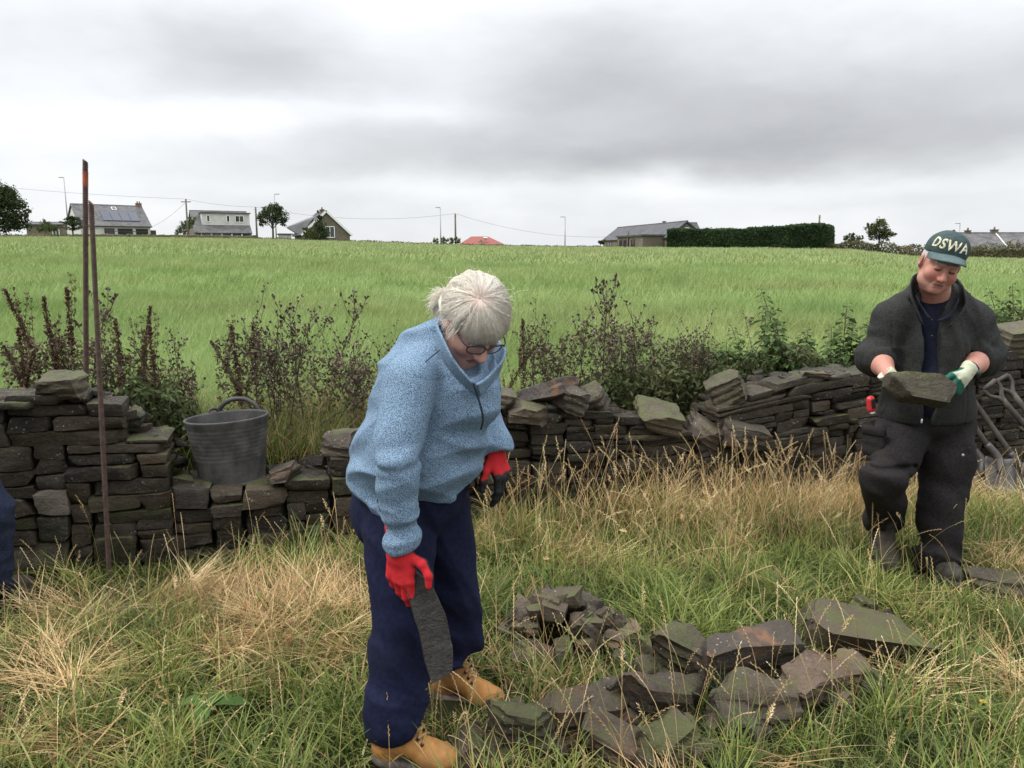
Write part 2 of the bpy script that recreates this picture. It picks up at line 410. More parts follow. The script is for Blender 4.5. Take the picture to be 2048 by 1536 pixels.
Yg, Ug = np.meshgrid(ys, us, indexing='ij'); Xg = Ug * (np.abs(Yg) * .95 + 3)
Zg = gz(Xg, Yg); nr, nc = Yg.shape
ii = (np.arange(nr - 1)[:, None] * nc + np.arange(nc - 1)[None]).ravel()
tag(MB().add(np.stack([Xg, Yg, Zg], -1), np.stack([ii, ii + 1, ii + nc + 1, ii + nc], -1)).build('ground', M_ground), kind='structure')

# ------------------------------------------------------------------ stones
def cube_grid(nx, ny, nz):
    """unit box surface with nx*ny*nz cells, shared vertices"""
    idx = {}; V = []; F = []
    def vid(i, j, k):
        key = (i, j, k)
        if key not in idx: idx[key] = len(V); V.append((i / nx * 2 - 1, j / ny * 2 - 1, k / nz * 2 - 1))
        return idx[key]
    for i in range(nx):
        for j in range(ny):
            F.append([vid(i, j, 0), vid(i, j + 1, 0), vid(i + 1, j + 1, 0), vid(i + 1, j, 0)]); F.append([vid(i, j, nz), vid(i + 1, j, nz), vid(i + 1, j + 1, nz), vid(i, j + 1, nz)])
    for i in range(nx):
        for k in range(nz):
            F.append([vid(i, 0, k), vid(i + 1, 0, k), vid(i + 1, 0, k + 1), vid(i, 0, k + 1)]); F.append([vid(i, ny, k), vid(i, ny, k + 1), vid(i + 1, ny, k + 1), vid(i + 1, ny, k)])
    for j in range(ny):
        for k in range(nz):
            F.append([vid(0, j, k), vid(0, j, k + 1), vid(0, j + 1, k + 1), vid(0, j + 1, k)]); F.append([vid(nx, j, k), vid(nx, j + 1, k), vid(nx, j + 1, k + 1), vid(nx, j, k + 1)])
    return np.array(V), np.array(F)
_cg = {}
def stone(h, seed, rnd=.18, warp=.12, cuts=4, rough=.012, cell=.022, cutmin=.62, ledge=.45):
    """irregular block with half-sizes h: skewed corners, broken planes, rough skin"""
    h = np.asarray(h, float); r = np.random.default_rng(seed)
    n = tuple(int(np.clip(round(2 * a / cell), 3, 16)) for a in h)
    if n not in _cg: _cg[n] = cube_grid(*n)
    V, F = _cg[n]; V = V * h
    cr = rnd * h.min(); inn = np.clip(V, -(h - cr), h - cr); dd = V - inn; L = np.linalg.norm(dd, axis=1)[:, None]
    V = inn + np.where(L > 1e-9, dd / np.maximum(L, 1e-9) * np.minimum(L, cr), 0)
    u = (V / h + 1) / 2; C = r.normal(0, warp, (2, 2, 2, 3)) * np.minimum(h, h.min() * 2.2)
    off = 0
    for i in (0, 1):
        for j in (0, 1):
            for k in (0, 1):
                wgt = (u[:, 0] if i else 1 - u[:, 0]) * (u[:, 1] if j else 1 - u[:, 1]) * (u[:, 2] if k else 1 - u[:, 2]); off = off + wgt[:, None] * C[i, j, k]
    V = V + off
    for c in range(cuts):
        nn = nrm(r.normal(0, 1, 3) * A(1, 1, .8)); ext = np.abs(nn * h).sum(); lim = ext * r.uniform(cutmin, .9)
        s = V @ nn - lim; V = V - np.where(s > 0, s, 0)[:, None] * nn * .97
    N = normals(V, F); q = V * (1 / .09) + seed * 3.17 % 97
    V = V + N * (rough * fbm(q, 3, seed % 17) + rough * .5 * fbm(q * 3.3, 2, seed % 13 + 5))[:, None]
    # bedding ledges
    led = np.round(V[:, 2] / .022 + fbm(q * .6, 2, 9)) ; V = V + N * (rough * ledge * np.where(led % 2 == 0, 1, -1))[:, None] * (np.abs(N[:, 2:3]) < .6)
    return V, F
def rotm(yaw=0, pitch=0, roll=0):
    return np.array(Matrix.Rotation(R(yaw), 3, 'Z') @ Matrix.Rotation(R(pitch), 3, 'X') @ Matrix.Rotation(R(roll), 3, 'Y'))

# ------------------------------------------------------------------ dry stone wall
def wall_s(px, py_guess=900):
    """x on the wall line hit by the vertical plane through pixel column px"""
    d = ray(px, py_guess); k = d[0] / d[1]; return k * WC / (1 - k * WS)
def wall_z(px, py):
    x = wall_s(px, py); y = yw(x); return P(px, py, y)[2]
TOP = [(-260, 795), (-30, 800), (0, 798), (100, 792), (200, 795), (206, 825), (240, 832), (262, 868), (300, 890), (326, 920), (352, 966), (395, 985), (540, 975), (548, 968), (575, 968), (590, 962), (640, 955), (645, 925), (720, 918),
       (780, 905), (900, 865), (960, 832), (1000, 822), (1050, 835), (1150, 830), (1220, 826), (1300, 838), (1370, 868), (1420, 905), (1440, 900), (1455, 830), (1500, 800), (1560, 782), (1600, 760), (1700, 752), (1760, 748), (1850, 735), (1950, 725), (2000, 700), (2048, 690), (2300, 680)]
TX = np.array([wall_s(a, b) for a, b in TOP]); TZ = np.array([wall_z(a, b) for a, b in TOP])
def ztop(x): return np.interp(x, TX, TZ)
HS = [(-260, 790), (200, 795), (700, 800), (960, 815), (1050, 822), (1200, 826), (1320, 828), (1440, 812), (1540, 790), (1620, 770), (1760, 745), (2000, 700), (2300, 680)]
HX = np.array([wall_s(a, b) for a, b in HS]); HZ = np.array([wall_z(a, b) for a, b in HS])
def hs(x): return np.interp(x, HX, HZ)
wall = empty('dry_stone_wall', (0, yw(0), 0))
tag(wall, 'long dark drystone field wall, half taken down, with a gap by the rubber bucket', 'wall')
x0, x1, res = wall_s(-240), wall_s(2280), .01
n = int((x1 - x0) / res); skyl = np.full(n, -.06); wst = []; rw = np.random.default_rng(21)
xs = x0 + (np.arange(n) + .5) * res; ht = hs(xs); zt = ztop(xs)
H0 = .93
capv = (zt / ht) * H0                      # clipping height in course units
done = np.zeros(n, bool)
for it in range(6000):
    live = np.where(~done, skyl, 9)
    i = int(np.argmin(live))
    if live[i] > 5: break
    base = skyl[i]; a = i
    while a > 0 and abs(skyl[a - 1] - base) < .012 and not done[a - 1]: a -= 1
    b = i
    while b < n - 1 and abs(skyl[b + 1] - base) < .012 and not done[b + 1]: b += 1
    run = (b - a + 1) * res
    left = xs[a] < wall_s(760)
    hh = rw.choice([.045, .06, .075, .095, .12, .15], p=[.13, .22, .25, .19, .14, .07]) if left else rw.choice([.035, .045, .055, .07, .09, .12], p=[.15, .26, .27, .2, .08, .04])
    L = rw.uniform(.14, .50) if hh < .1 else rw.uniform(.13, .34)
    if run < L * 1.35: L = run
    L = max(min(L, run), res * 3 if run >= res * 3 else run)
    m = max(1, int(round(L / res))); a2 = a if rw.random() < .5 else b - m + 1; a2 = max(a, a2); b2 = min(b, a2 + m - 1)
    seg = slice(a2, b2 + 1)
    if run < .05:                         # a narrow slot: pinned by a small stone up to its lower neighbour
        nb = min(skyl[a - 1] if a > 0 else 9, skyl[b + 1] if b < n - 1 else 9); hh = np.clip(nb - base, .02, .2)
    cap = np.median(capv[seg])
    if base > cap - .022: done[seg] = True; continue
    if base + hh > cap - .02: hh = max(cap - base, .022)
    wst.append((xs[a2] - res / 2, xs[b2] + res / 2, base, base + hh)); skyl[seg] = base + hh
    if base + hh >= cap - .022: done[seg] = True
parts_w = []
lo_px = wall_s(-20); hi_px = wall_s(2070)
for k, (xa, xb, va, vb) in enumerate(wst):
    xm = (xa + xb) / 2; L = (xb - xa) * math.hypot(1, WS); g = .0035
    dep = rw.uniform(.20, .34); prt = rw.normal(0, .010)
    hh = (vb - va) / H0 * hs(xm)
    V, F = stone((max(L / 2 - g, .012), dep / 2, max(hh / 2 - g * .7, .008)), 1000 + k, rnd=.16, warp=.10, cuts=4, rough=.0065, cell=.022, cutmin=.80, ledge=.3)
    # courses follow the settled line of the wall
    xw = xm + V[:, 0] / math.hypot(1, WS); zc = (va + vb) / 2 / H0 * hs(xw)
    pos = np.stack([xw, yw(xw), zc + V[:, 2]], -1) + (V[:, 1] + dep / 2 - prt + .02 * (va > .6) + .07 * (va / H0) - .02)[:, None] * WN
    parts_w.append((L * hh if lo_px < xm < hi_px else L * hh * .01, pos, F, xm, (va + vb) / 2))
parts_w.sort(key=lambda t: -t[0])
lite = min(range(len(parts_w)), key=lambda i: abs(parts_w[i][3] - wall_s(155, 990)) + 1.2 * abs(parts_w[i][4] - wall_z(155, 990)) + (0 if parts_w[i][0] > .012 else .3))
rest = MB()
for i, (ar, pos, F, xm, vm) in enumerate(parts_w):
    mo = (xm < wall_s(240) and vm < .40 and rw.random() < .75) or (xm < wall_s(60) and vm > .8) or rw.random() < .10
    if i < 99:
        o = MB().add(pos, F).build('wall_stone', M_walllight if i == lite else (M_wallmoss if mo else M_wall), wall, sharp=38)
        if i == lite: o['label'] = 'pale grey square stone built into the dark wall'
    else: rest.add(pos, F, rnd=rw.random())
o = rest.build('small_stones', M_wall, wall, sharp=38); o['kind'] = 'stuff'
# hearting between the two faces
xsn = np.arange(x0, x1, .03); cs = []
nb = 9
for x in xsn:
    z = max(min(ztop(x - .05), ztop(x), ztop(x + .05)) - .055, .02)
    for j in range(nb):
        q = j / (nb - 1); prof = [(.09, -.1), (.10, z * .35), (.11, z * .7), (.13, z), (.22, z + .01), (.32, z + .015), (.42, z), (.47, z * .6), (.50, -.1)][j]
        p = A(x, yw(x), 0) + WN * prof[0]; cs.append((p[0], p[1], prof[1]))
cs = np.array(cs); k = (np.arange(len(xsn) - 1)[:, None] * nb + np.arange(nb - 1)[None]).ravel()
cs[:, :] += .03 * np.stack([vnoise(cs * 14, 5), vnoise(cs * 14, 6), vnoise(cs * 14, 7)], -1)
MB().add(cs, np.stack([k, k + nb, k + nb + 1, k + 1], -1)).build('hearting', M_core, wall)
# loose rubble filling seen on the torn top of the wall belongs to the wall
fill = MB()
for k in range(420):
    x = rw.uniform(x0, x1); dd = rw.uniform(.14, .46); z = ztop(x) - .055 + rw.uniform(0, .03)
    V, F = stone(rw.uniform(.018, .05, 3) * A(1.3, 1, .6), 5000 + k, rnd=.2, warp=.2, cuts=4, rough=.004, cell=.03)
    fill.add(V @ rotm(rw.uniform(0, 360), rw.normal(0, 14), rw.normal(0, 14)).T + A(x, yw(x), z) + WN * dd, F, rnd=rw.random())
o = fill.build('rubble_fill', M_wall, wall, sharp=38); o['kind'] = 'stuff'

# ------------------------------------------------------------------ loose stones
def loose(name, label, half, loc, rot, m, seed, group=None, cat='stone', rnd=.12, warp=.16, cuts=6, rough=.009, cell=None, cutmin=.6, **k):
    cell = cell or max(.012, max(half) / 9)
    V, F = stone(half, seed, rnd, warp, cuts, rough, cell, cutmin)
    V = V @ rotm(*rot).T
    o = MB().add(V, F).build(name, m, sharp=34); o.location = Vector(loc)
    return tag(o, label, cat, group)
def on_wall(px, py, dd=.16, dz=0):
    x = wall_s(px, py); p = P(px, py, yw(x) + dd); p[2] += dz; return p
for (px, py, dd, hf, rot, m, sd, lb) in [
    (120, 773, .14, (.125, .13, .055), (12, 4, -3), M_rockmoss, 31, 'single block with mossy top resting on the wall beside the tall steel bars'),
    (222, 838, .16, (.055, .10, .032), (20, 3, 4), M_wallmoss, 32, 'mossy flat stone on the step of the wall right of the steel bars'),
    (258, 838, .26, (.065, .07, .045), (40, 10, 8), M_wallmoss, 33, 'rounded mossy stone sitting behind the stepped wall end'),
    (568, 945, .10, (.075, .11, .036), (8, -4, -18), M_rock, 34, 'dark slab tilted on the wall just right of the rubber bucket'),
    (684, 885, .16, (.085, .12, .075), (-10, 0, 3), M_rock, 35, 'dark chunky block on the wall just left of the blue fleece'),
    (995, 795, .16, (.10, .13, .05), (10, 0, 12), M_rock, 36, 'dark stone on the wall directly behind the blue sleeve'),
    (1098, 784, .20, (.185, .15, .045), (-14, -14, -20), M_rockrust, 37, 'split tilted slab with brown layered edge on top of the wall'),
    (1052, 822, .10, (.13, .14, .045), (8, 4, 8), M_rock, 38, 'brown stone under the split slab on the wall top'),
    (1137, 797, .12, (.075, .14, .075), (26, 10, 24), M_rock, 39, 'dark upright block leaning on the split slab'),
    (1187, 800, .20, (.085, .10, .06), (20, 8, -28), M_rockmoss, 40, 'olive wedge stone right of the split slab on the wall'),
    (1322, 832, .16, (.17, .15, .055), (6, 12, 14), M_rockmoss, 41, 'large tan slab sloping down into the dip of the wall'),
    (1408, 862, .14, (.10, .14, .075), (-8, 4, 30), M_rock, 42, 'grey slab tipped steeply in the dip of the wall'),
    (1478, 862, .06, (.17, .15, .06), (4, 14, 14), M_rock, 43, 'grey flat stone lying slanted in front of the tall diamond block'),
    (1458, 780, .20, (.135, .12, .085), (-12, 12, -30), M_rockmoss, 44, 'big brown diamond shaped block standing on the wall'),
    (1625, 750, .18, (.11, .12, .014), (5, 0, 0), M_rock, 45, 'thin grey slate slab topping the wall left of the capped man'),
    (2040, 682, .24, (.15, .15, .115), (-6, 4, -4), M_rockmoss, 46, 'large mossy coping block at the right end of the wall'),
    (25, 800, .16, (.15, .16, .02), (3, 0, 2), M_wallmoss, 47, 'mossy flat slab capping the left end of the wall')]:
    loose('loose_stone', lb, hf, on_wall(px, py, dd), rot, m, sd, 'loose stones left on top of the wall', rough=.009, ledge=.12, cuts=7, rnd=.08, cutmin=.55)

def place(bb, hh, dmin=.05):
    """ground position, half width, half depth of a stone that fills the box bb at height 2*hh"""
    cx = (bb[0] + bb[2]) / 2; g0 = G(cx, bb[3], .01); wd = (bb[2] - bb[0]) / 2 * np.linalg.norm(g0 - A(0, 0, EYE)) / math.hypot(FPX, 768 - bb[3]) 
    gt = G(cx, bb[1], 2 * hh); dep = max((gt[1] - g0[1]) / 2, dmin)
    return A(G(cx, bb[3], .01)[0] * (1 + dep / g0[1]), g0[1] + dep, 0), wd, dep
FOOT = [(*G(2005, 990)[:2], .38, .26)]                              # ground covered by stones and boots, where no grass grows
RUB = [
    ((1566, 1199, 1826, 1318), .065, (-14, -9, 6), M_rockmoss, 1.06, 'largest flat mossy slab at the right end of the big stones in the grass'),
    ((1698, 1199, 1755, 1240), .04, (30, 10, 20), M_rockmoss, 1.1, 'small pointed mossy stone peeping from behind the largest slab'),
    ((1388, 1245, 1640, 1372), .085, (16, -16, 8), M_rockrust, 1.05, 'dark slab with orange broken patches in the middle of the big stones'),
    ((1294, 1285, 1434, 1375), .075, (-30, -14, 14), M_rockmoss, 1.1, 'green mossy wedge leaning left of the orange patched slab'),
    ((1659, 1320, 1742, 1385), .045, (10, 6, -8), M_rockred, 1.1, 'small reddish stone in front of the largest slab'),
    ((1566, 1322, 1698, 1422), .065, (30, 8, 8), M_rockred, 1.1, 'pinkish grey angular block beside the small reddish stone'),
    ((1434, 1350, 1575, 1462), .07, (-10, -4, 0), M_rock, 1.1, 'black cube shaped block below the orange patched slab'),
    ((1210, 1337, 1426, 1452), .06, (20, -20, 20), M_rock, 1.06, 'grey slab tilted on edge left of the black block'),
    ((1021, 1368, 1259, 1492), .06, (24, -18, 12), M_rock, 1.08, 'broad dark slab by the toe of the tan boot'),
    ((986, 1408, 1110, 1530), .08, (-12, -6, 10), M_rockmoss, 1.12, 'mossy block at the bottom left of the big stones'),
    ((1270, 1462, 1410, 1545), .05, (36, -10, -16), M_rockmoss, 1.1, 'olive slab nearest the viewer at the bottom of the big stones'),
    ((1434, 1438, 1530, 1498), .035, (10, 0, 4), M_rock, 1.1, 'small dark stone half sunk in grass below the black block'),
    ((952, 1495, 1016, 1540), .035, (-20, 0, 6), M_rockmoss, 1.1, 'low mossy stone at the bottom edge left of the mossy block'),
    ((1128, 1480, 1166, 1510), .025, (20, 0, 6), M_rockred, 1.1, 'little tan chip lying against the broad dark slab'),
    ((905, 1496, 972, 1540), .04, (18, 0, -8), M_rock, 1.1, 'dark stone in front of the front tan boot'),
    ((1930, 1132, 2044, 1190), .035, (-22, 4, 2), M_rock, 1.05, 'flat squared slab lying alone in the grass at the right edge'),
    ((1130, 1440, 1290, 1530), .05, (-30, -8, 16), M_rock, 1.05, 'dark slab half buried in straw below the broad slab')]
for k, (bb, hh, rot, m, f, lb) in enumerate(RUB):
    hh *= 1.18; c, wd, dep = place(bb, hh * 1.1)
    c[2] = gz(c[0], c[1]) + hh * .8; FOOT.append((c[0], c[1], wd * .92, dep * .92))
    loose('rubble_stone', lb, (wd * f * 1.08, dep * f * 1.08, hh), c, (rot[0], abs(rot[1]) * .8 + 4, rot[2]), m, 60 + k, 'big stones laid out in the grass', cutmin=.46, cuts=9, warp=.26, rough=.012, rnd=.06, ledge=.15)
rf = np.random.default_rng(15)
for k in range(26):
    a = FOOT[rf.integers(0, 13)]; th = rf.uniform(0, 6.28); x, y = a[0] + a[2] * 1.15 * math.cos(th), a[1] + a[3] * 1.2 * math.sin(th)
    loose('rubble_piece', 'small broken piece wedged among the big stones in the grass', rf.uniform(.022, .055, 3) * A(1.2, 1, .7), (x, y, float(gz(x, y)) + .025), (rf.uniform(0, 360), rf.normal(0, 18), rf.normal(0, 18)), [M_rock, M_rockmoss, M_rockred][k % 3], 420 + k, 'small pieces among the big stones', rnd=.06, cuts=7, cutmin=.5, ledge=.2, rough=.005, cell=.014)
# the heap of small broken stones
hc = G(1130, 1300, 0); FOOT.append((hc[0], hc[1] + .03, .22, .19)); rh = np.random.default_rng(5)
for k in range(84):
    a = rh.uniform(0, 2 * math.pi); q = math.sqrt(rh.random()); hx, hy = .235 * q * math.cos(a), .20 * q * math.sin(a)
    x, y = hc[0] + hx, hc[1] + .03 + hy
    z = gz(x, y) + .03 + .19 * (1 - q ** 1.5) * rh.uniform(.65, 1)
    hf = rh.uniform(.021, .056, 3) * A(1.1, 1, .75)
    m = [M_rock, M_rock, M_rockmoss, M_rockred, M_rock][k % 5]
    loose('heap_stone', {0: 'small dark broken stone in the round heap of rubble', 1: 'small mossy broken stone in the round heap of rubble', 2: 'small reddish broken stone in the round heap of rubble'}[0 if m is M_rock else 1 if m is M_rockmoss else 2],
          hf, (x, y, z), (rh.uniform(0, 360), rh.normal(0, 22), rh.normal(0, 22)), m, 300 + k, 'small stones heaped in the grass', cell=.016, rough=.004, rnd=.06, cuts=7, cutmin=.5, ledge=.2)
for k, (px, py, s) in enumerate([(1050, 1350, .05), (1252, 1300, .06), (1240, 1340, .035), (1300, 1330, .05)]):
    g = G(px, py, 0); loose('heap_stone', 'single small stone lying just outside the round heap of rubble', (s, s * .8, s * .7), (g[0], g[1], gz(g[0], g[1]) + s * .4), (40 * k, 8, -10), [M_rock, M_rockred][k % 2], 380 + k, 'stones scattered around the heap', cell=.016, rough=.005)
# ------------------------------------------------------------------ houses beyond the field
M_slate = mat('stone slates', two_tone((.085, .083, .085), (.14, .135, .135), scale=1.6, bs=.6, bd=.1, c2=(.065, .063, .065), s2=.8, map_scale=(1, 1, 4)), rough=.7)
M_slated = mat('dark slates', two_tone((.058, .058, .062), (.085, .085, .09), scale=1.6, bs=.6, bd=.1, c2=(.048, .048, .052), s2=.6, map_scale=(1, 1, 4)), rough=.65)
M_render = mat('white render', two_tone((.55, .55, .54), (.47, .47, .46), scale=1.2, bs=.2), rough=.9)
def masonry(c0, c1, c2):
    def fn(nt, b):
        v = nd(nt, 'TexCoord').outputs['Object']
        sv = nd(nt, 'SeparateXYZ', {0: v}); cv = nd(nt, 'CombineXYZ', {0: math_(nt, 'ADD', sv.outputs[0], sv.outputs[1]), 1: sv.outputs[2], 2: 0.}).outputs[0]
        br = nd(nt, 'TexBrick', {'Vector': cv, 'Color1': c0, 'Color2': c1, 'Mortar': c2, 'Scale': 1.0, 'Brick Width': .5, 'Row Height': .2, 'Mortar Size': .015})
        c = mix_(nt, sstep(nt, noise_(nt, .9, 5), .4, .7), br.outputs[0], c2)
        nt.links.new(c, b.inputs['Base Color'])
    return fn
M_stonew = mat('house stone', masonry((.19, .165, .125), (.13, .11, .085), (.12, .105, .085)), rough=.9)
M_red = mat('red roof tiles', two_tone((.24, .065, .05), (.18, .05, .04), scale=2.5, bs=.5, bd=.05, map_scale=(1, 1, 3)), rough=.7)
M_win = mat('window glass', None, rough=.08, spec=.6, Base_Color=(.035, .04, .045))
M_frame = mat('white frame', None, rough=.5, Base_Color=(.75, .75, .75))
M_darkf = mat('dark frame', None, rough=.5, Base_Color=(.05, .04, .035))
M_solar = mat('solar glass', two_tone((.028, .034, .055), (.04, .048, .07), scale=.8), rough=.22, spec=.5)
M_brick = mat('chimney brick', masonry((.23, .13, .09), (.18, .11, .08), (.15, .12, .1)), rough=.9)
M_white = mat('white board', None, rough=.5, Base_Color=(.72, .73, .73))

class House:
    """gabled house from its ridge: rl -> rr are the ridge ends, hd the half depth, drop ridge to eaves, wh wall height"""
    def __init__(s, name, label, rl, rr, hd, drop, wh, wallm, roofm, cat='house', over=.3, thick=.16):
        s.rl, s.rr = A(*rl), A(*rr); z = (s.rl[2] + s.rr[2]) / 2; s.rl[2] = s.rr[2] = z
        s.u = nrm(s.rr - s.rl); s.L = np.linalg.norm(s.rr - s.rl); s.n = A(s.u[1], -s.u[0], 0); s.up = A(0, 0, 1)   # n: towards the viewer
        s.hd, s.drop, s.wh, s.z = hd, drop, wh, z
        s.root = tag(empty(name, (s.rl + s.rr) / 2 - A(0, 0, drop + wh)), label, cat)
        e = drop + wh; w = MB()
        prof = [s.n * hd - s.up * e, s.n * hd - s.up * drop, -s.up * .12, -s.n * hd - s.up * drop, -s.n * hd - s.up * e]
        prof = [s.rl + p for p in prof]
        v, f = prism(prof, s.u * s.L); w.add(v, f); w.build('wall', wallm, s.root, False)
        r = MB(); sl = math.hypot(hd, drop)
        for sg in (1, -1):
            d = (s.n * sg * hd - s.up * drop) / sl; q = nrm(s.n * sg * drop + s.up * hd)
            c = (s.rl + s.rr) / 2 + d * (sl + over) / 2 + q * thick / 2
            v, f = box(c, (s.L / 2 + over * .7, (sl + over) / 2, thick / 2), (s.u, d, q)); r.add(v, f)
        v, f = tube([s.rl - s.u * over * .7 + s.up * .14, s.rr + s.u * over * .7 + s.up * .14], .13, 6); r.add(v, f)
        s.roof = r.build('roof', roofm, s.root, False); s.sl = sl
    def wall_pt(s, a, h): return s.rl + s.u * a + s.n * s.hd - s.up * (s.drop + s.wh - h)
    def slope(s, a, t): 
        d = (s.n * s.hd - s.up * s.drop) / s.sl; return s.rl + s.u * a + d * t, d, nrm(s.n * s.drop + s.up * s.hd)
    def window(s, c, hw, hh, frame=M_frame, u=None, n=None, bars=1, name='window'):
        u = s.u if u is None else u; n = s.n if n is None else n; m = MB()
        for q, h in ((c + u * hw, (.05, hh)), (c - u * hw, (.05, hh)), (c + s.up * hh, (hw + .05, .05)), (c - s.up * hh, (hw + .05, .05))): m.add(*box(q + n * .02, (h[0], .05, h[1]), (u, n, s.up)))
        for b in range(bars): m.add(*box(c + n * .022 + u * (hw * (-1 + 2 * (b + 1) / (bars + 1))), (.035, .04, hh - .05), (u, n, s.up)))
        f = m.build(name, frame, s.root, False)
        MB().add(*box(c + n * .005, (hw - .02, .012, hh - .02), (u, n, s.up))).build('pane', M_win, f, False)
        return f
    def chimney(s, a, w=.45, h=1.0, m=M_brick, pots=2):
        c = s.rl + s.u * a; b = MB().add(*box(c + s.up * (h / 2 - .4), (w, w * .7, h / 2 + .4), (s.u, s.n, s.up))).add(*box(c + s.up * (h + .03), (w + .06, w * .7 + .06, .06), (s.u, s.n, s.up)))
        o = b.build('chimney', m, s.root, False)
        for k in range(pots): MB().add(*tube([c + s.up * h + s.u * (k - (pots - 1) / 2) * .35, c + s.up * (h + .42) + s.u * (k - (pots - 1) / 2) * .35], [.13, .1], 8)).build('chimney_pot', M_brick, o, True)
# bungalow with solar panels
H = House('bungalow', 'white bungalow with solar panels on its long grey slate roof', P(143, 409, 132), P(281, 415, 139), 4.4, 3.35, 2.6, M_render, M_slate)
H.chimney(H.L - .3, .42, .55)
for k in range(4):
    p, d, q = H.slope(4.35 + k * 1.42, 3.15); o = MB().add(*box(p + q * .26, (.68, 1.25, .03), (H.u, d, q))).build('solar_panel', M_solar, H.root, False)
p, d, q = H.slope(6.1, .95); o = MB().add(*box(p + q * .2, (.36, .4, .06), (H.u, d, q))).build('rooflight', M_frame, H.root, False)
MB().add(*box(p + q * .262, (.28, .32, .012), (H.u, d, q))).build('pane', M_win, o, False)
for a, hw in ((4.2, .7), (6.6, 1.1), (9.2, .9)): H.window(H.wall_pt(a, 1.55), hw, .6, M_darkf)
MB().add(*box(H.wall_pt(11.0, 1.0) + H.n * .03, (.42, .05, 1.0), (H.u, H.n, H.up))).build('door', M_darkf, H.root, False)
MB().add(*tube([H.wall_pt(-.2, 2.55) + H.n * .35, H.wall_pt(H.L + .2, 2.55) + H.n * .35], .07, 6)).build('gutter', M_darkf, H.root)
MB().add(*box(H.wall_pt(6.8, 1.75) + H.n * .6, (3.2, .04, .05), (H.u, H.n, H.up))).add(*box(H.wall_pt(3.7, .9) + H.n * .6, (.05, .05, .9), (H.u, H.n, H.up))).add(*box(H.wall_pt(9.9, .9) + H.n * .6, (.05, .05, .9), (H.u, H.n, H.up))).build('railing', M_darkf, H.root, False)
# low garage left of it
Hg = House('garage', 'low dark shed between the leafy tree and the bungalow', P(62, 446, 140), P(132, 447, 141), 2.2, .35, 2.6, M_stonew, M_slated, 'shed')
Hg.window(Hg.wall_pt(4.6, 1.3), .5, .5, M_white)
# house with the long white dormer
H = House('dormer_house', 'house with long white dormer above a grey slate skirt roof', P(381, 421.5, 130), P(490, 427, 134), 3.9, 3.3, 2.4, M_stonew, M_slate)
dz = H.rl - H.up * .28
a0, a1 = 1.25, H.L + .15
m = MB().add(*box(dz + H.u * (a0 + a1) / 2 + H.n * 1.5 - H.up * .95, ((a1 - a0) / 2, 1.35, .92), (H.u, H.n, H.up))); m.build('dormer', M_render, H.root, False)
MB().add(*box(dz + H.u * (a0 + a1) / 2 + H.n * 1.5 + H.up * .05, ((a1 - a0) / 2 + .15, 1.6, .09), (H.u, H.n, H.up))).build('dormer_roof', M_slated, H.root, False)
for a, hw, hh in ((2.2, .22, .5), (5.2, .22, .5), (6.95, .65, .5)): H.window(dz + H.u * a + H.n * 2.87 - H.up * .85, hw, hh, bars=1 if hw > .3 else 0)
for k in range(5): H.window(H.wall_pt(1.6 + k * 1.55, 1.6), .72, .75, bars=0)
MB().add(*box(H.wall_pt(8.9, 1.0) + H.n * .02, (.35, .05, 1.0), (H.u, H.n, H.up))).build('door', M_darkf, H.root, False)
# stone house end-on
H = House('gable_house', 'stone house seen end on with white bargeboards and a long slate roof', P(652, 424, 115), P(631, 430.5, 124.5), 3.25, 3.05, 2.6, M_stonew, M_slated, over=.35)
for sg in (1, -1):
    d = (H.n * sg * H.hd - H.up * H.drop) / H.sl; q = nrm(H.n * sg * H.drop + H.up * H.hd)
    for e, en in ((H.rl - H.u * .26, 'bargeboard'), (H.rr + H.u * .26, 'bargeboard')): MB().add(*box(e + d * (H.sl + .35) / 2 + q * .1, (.04, (H.sl + .35) / 2, .14), (H.u, d, q))).build(en, M_white, H.root, False)
sgn = 1 if (H.n[0] < 0) else -1; ln = H.n * sgn
H.window(H.rl - H.u * .02 - H.up * 2.75 - ln * .45, .62, .75, n=-H.u, u=H.n, bars=1)
H.chimney(H.L * .35, .4, .45, M_stonew, 1)
p = H.rl + H.u * 5.5 + ln * 5.2 - H.up * (H.drop + 1.2)
MB().add(*box(p, (1.2, .8, 1.2), (H.u, H.n, H.up))).build('porch', M_render, H.root, False)
MB().add(*box(p + H.up * 1.25, (1.4, 1.0, .08), (H.u, H.n, H.up))).build('porch_roof', M_slated, H.root, False)
q4 = [P(634, 431, 123), P(624, 439, 117), P(600, 470, 117), P(574, 454.5, 123)]; v, f = prism(q4, A(0, 0, -.18)); MB().add(v, f).build('wing_roof', M_slated, H.root, False)
MB().add(*box((q4[0] + q4[3]) / 2 + A(0, .12, 0), (np.linalg.norm(q4[0] - q4[3]) / 2, .05, .16), (nrm(q4[0] - q4[3]), A(0, 1, 0), np.cross(nrm(q4[0] - q4[3]), A(0, 1, 0))))).build('bargeboard', M_white, H.root, False)
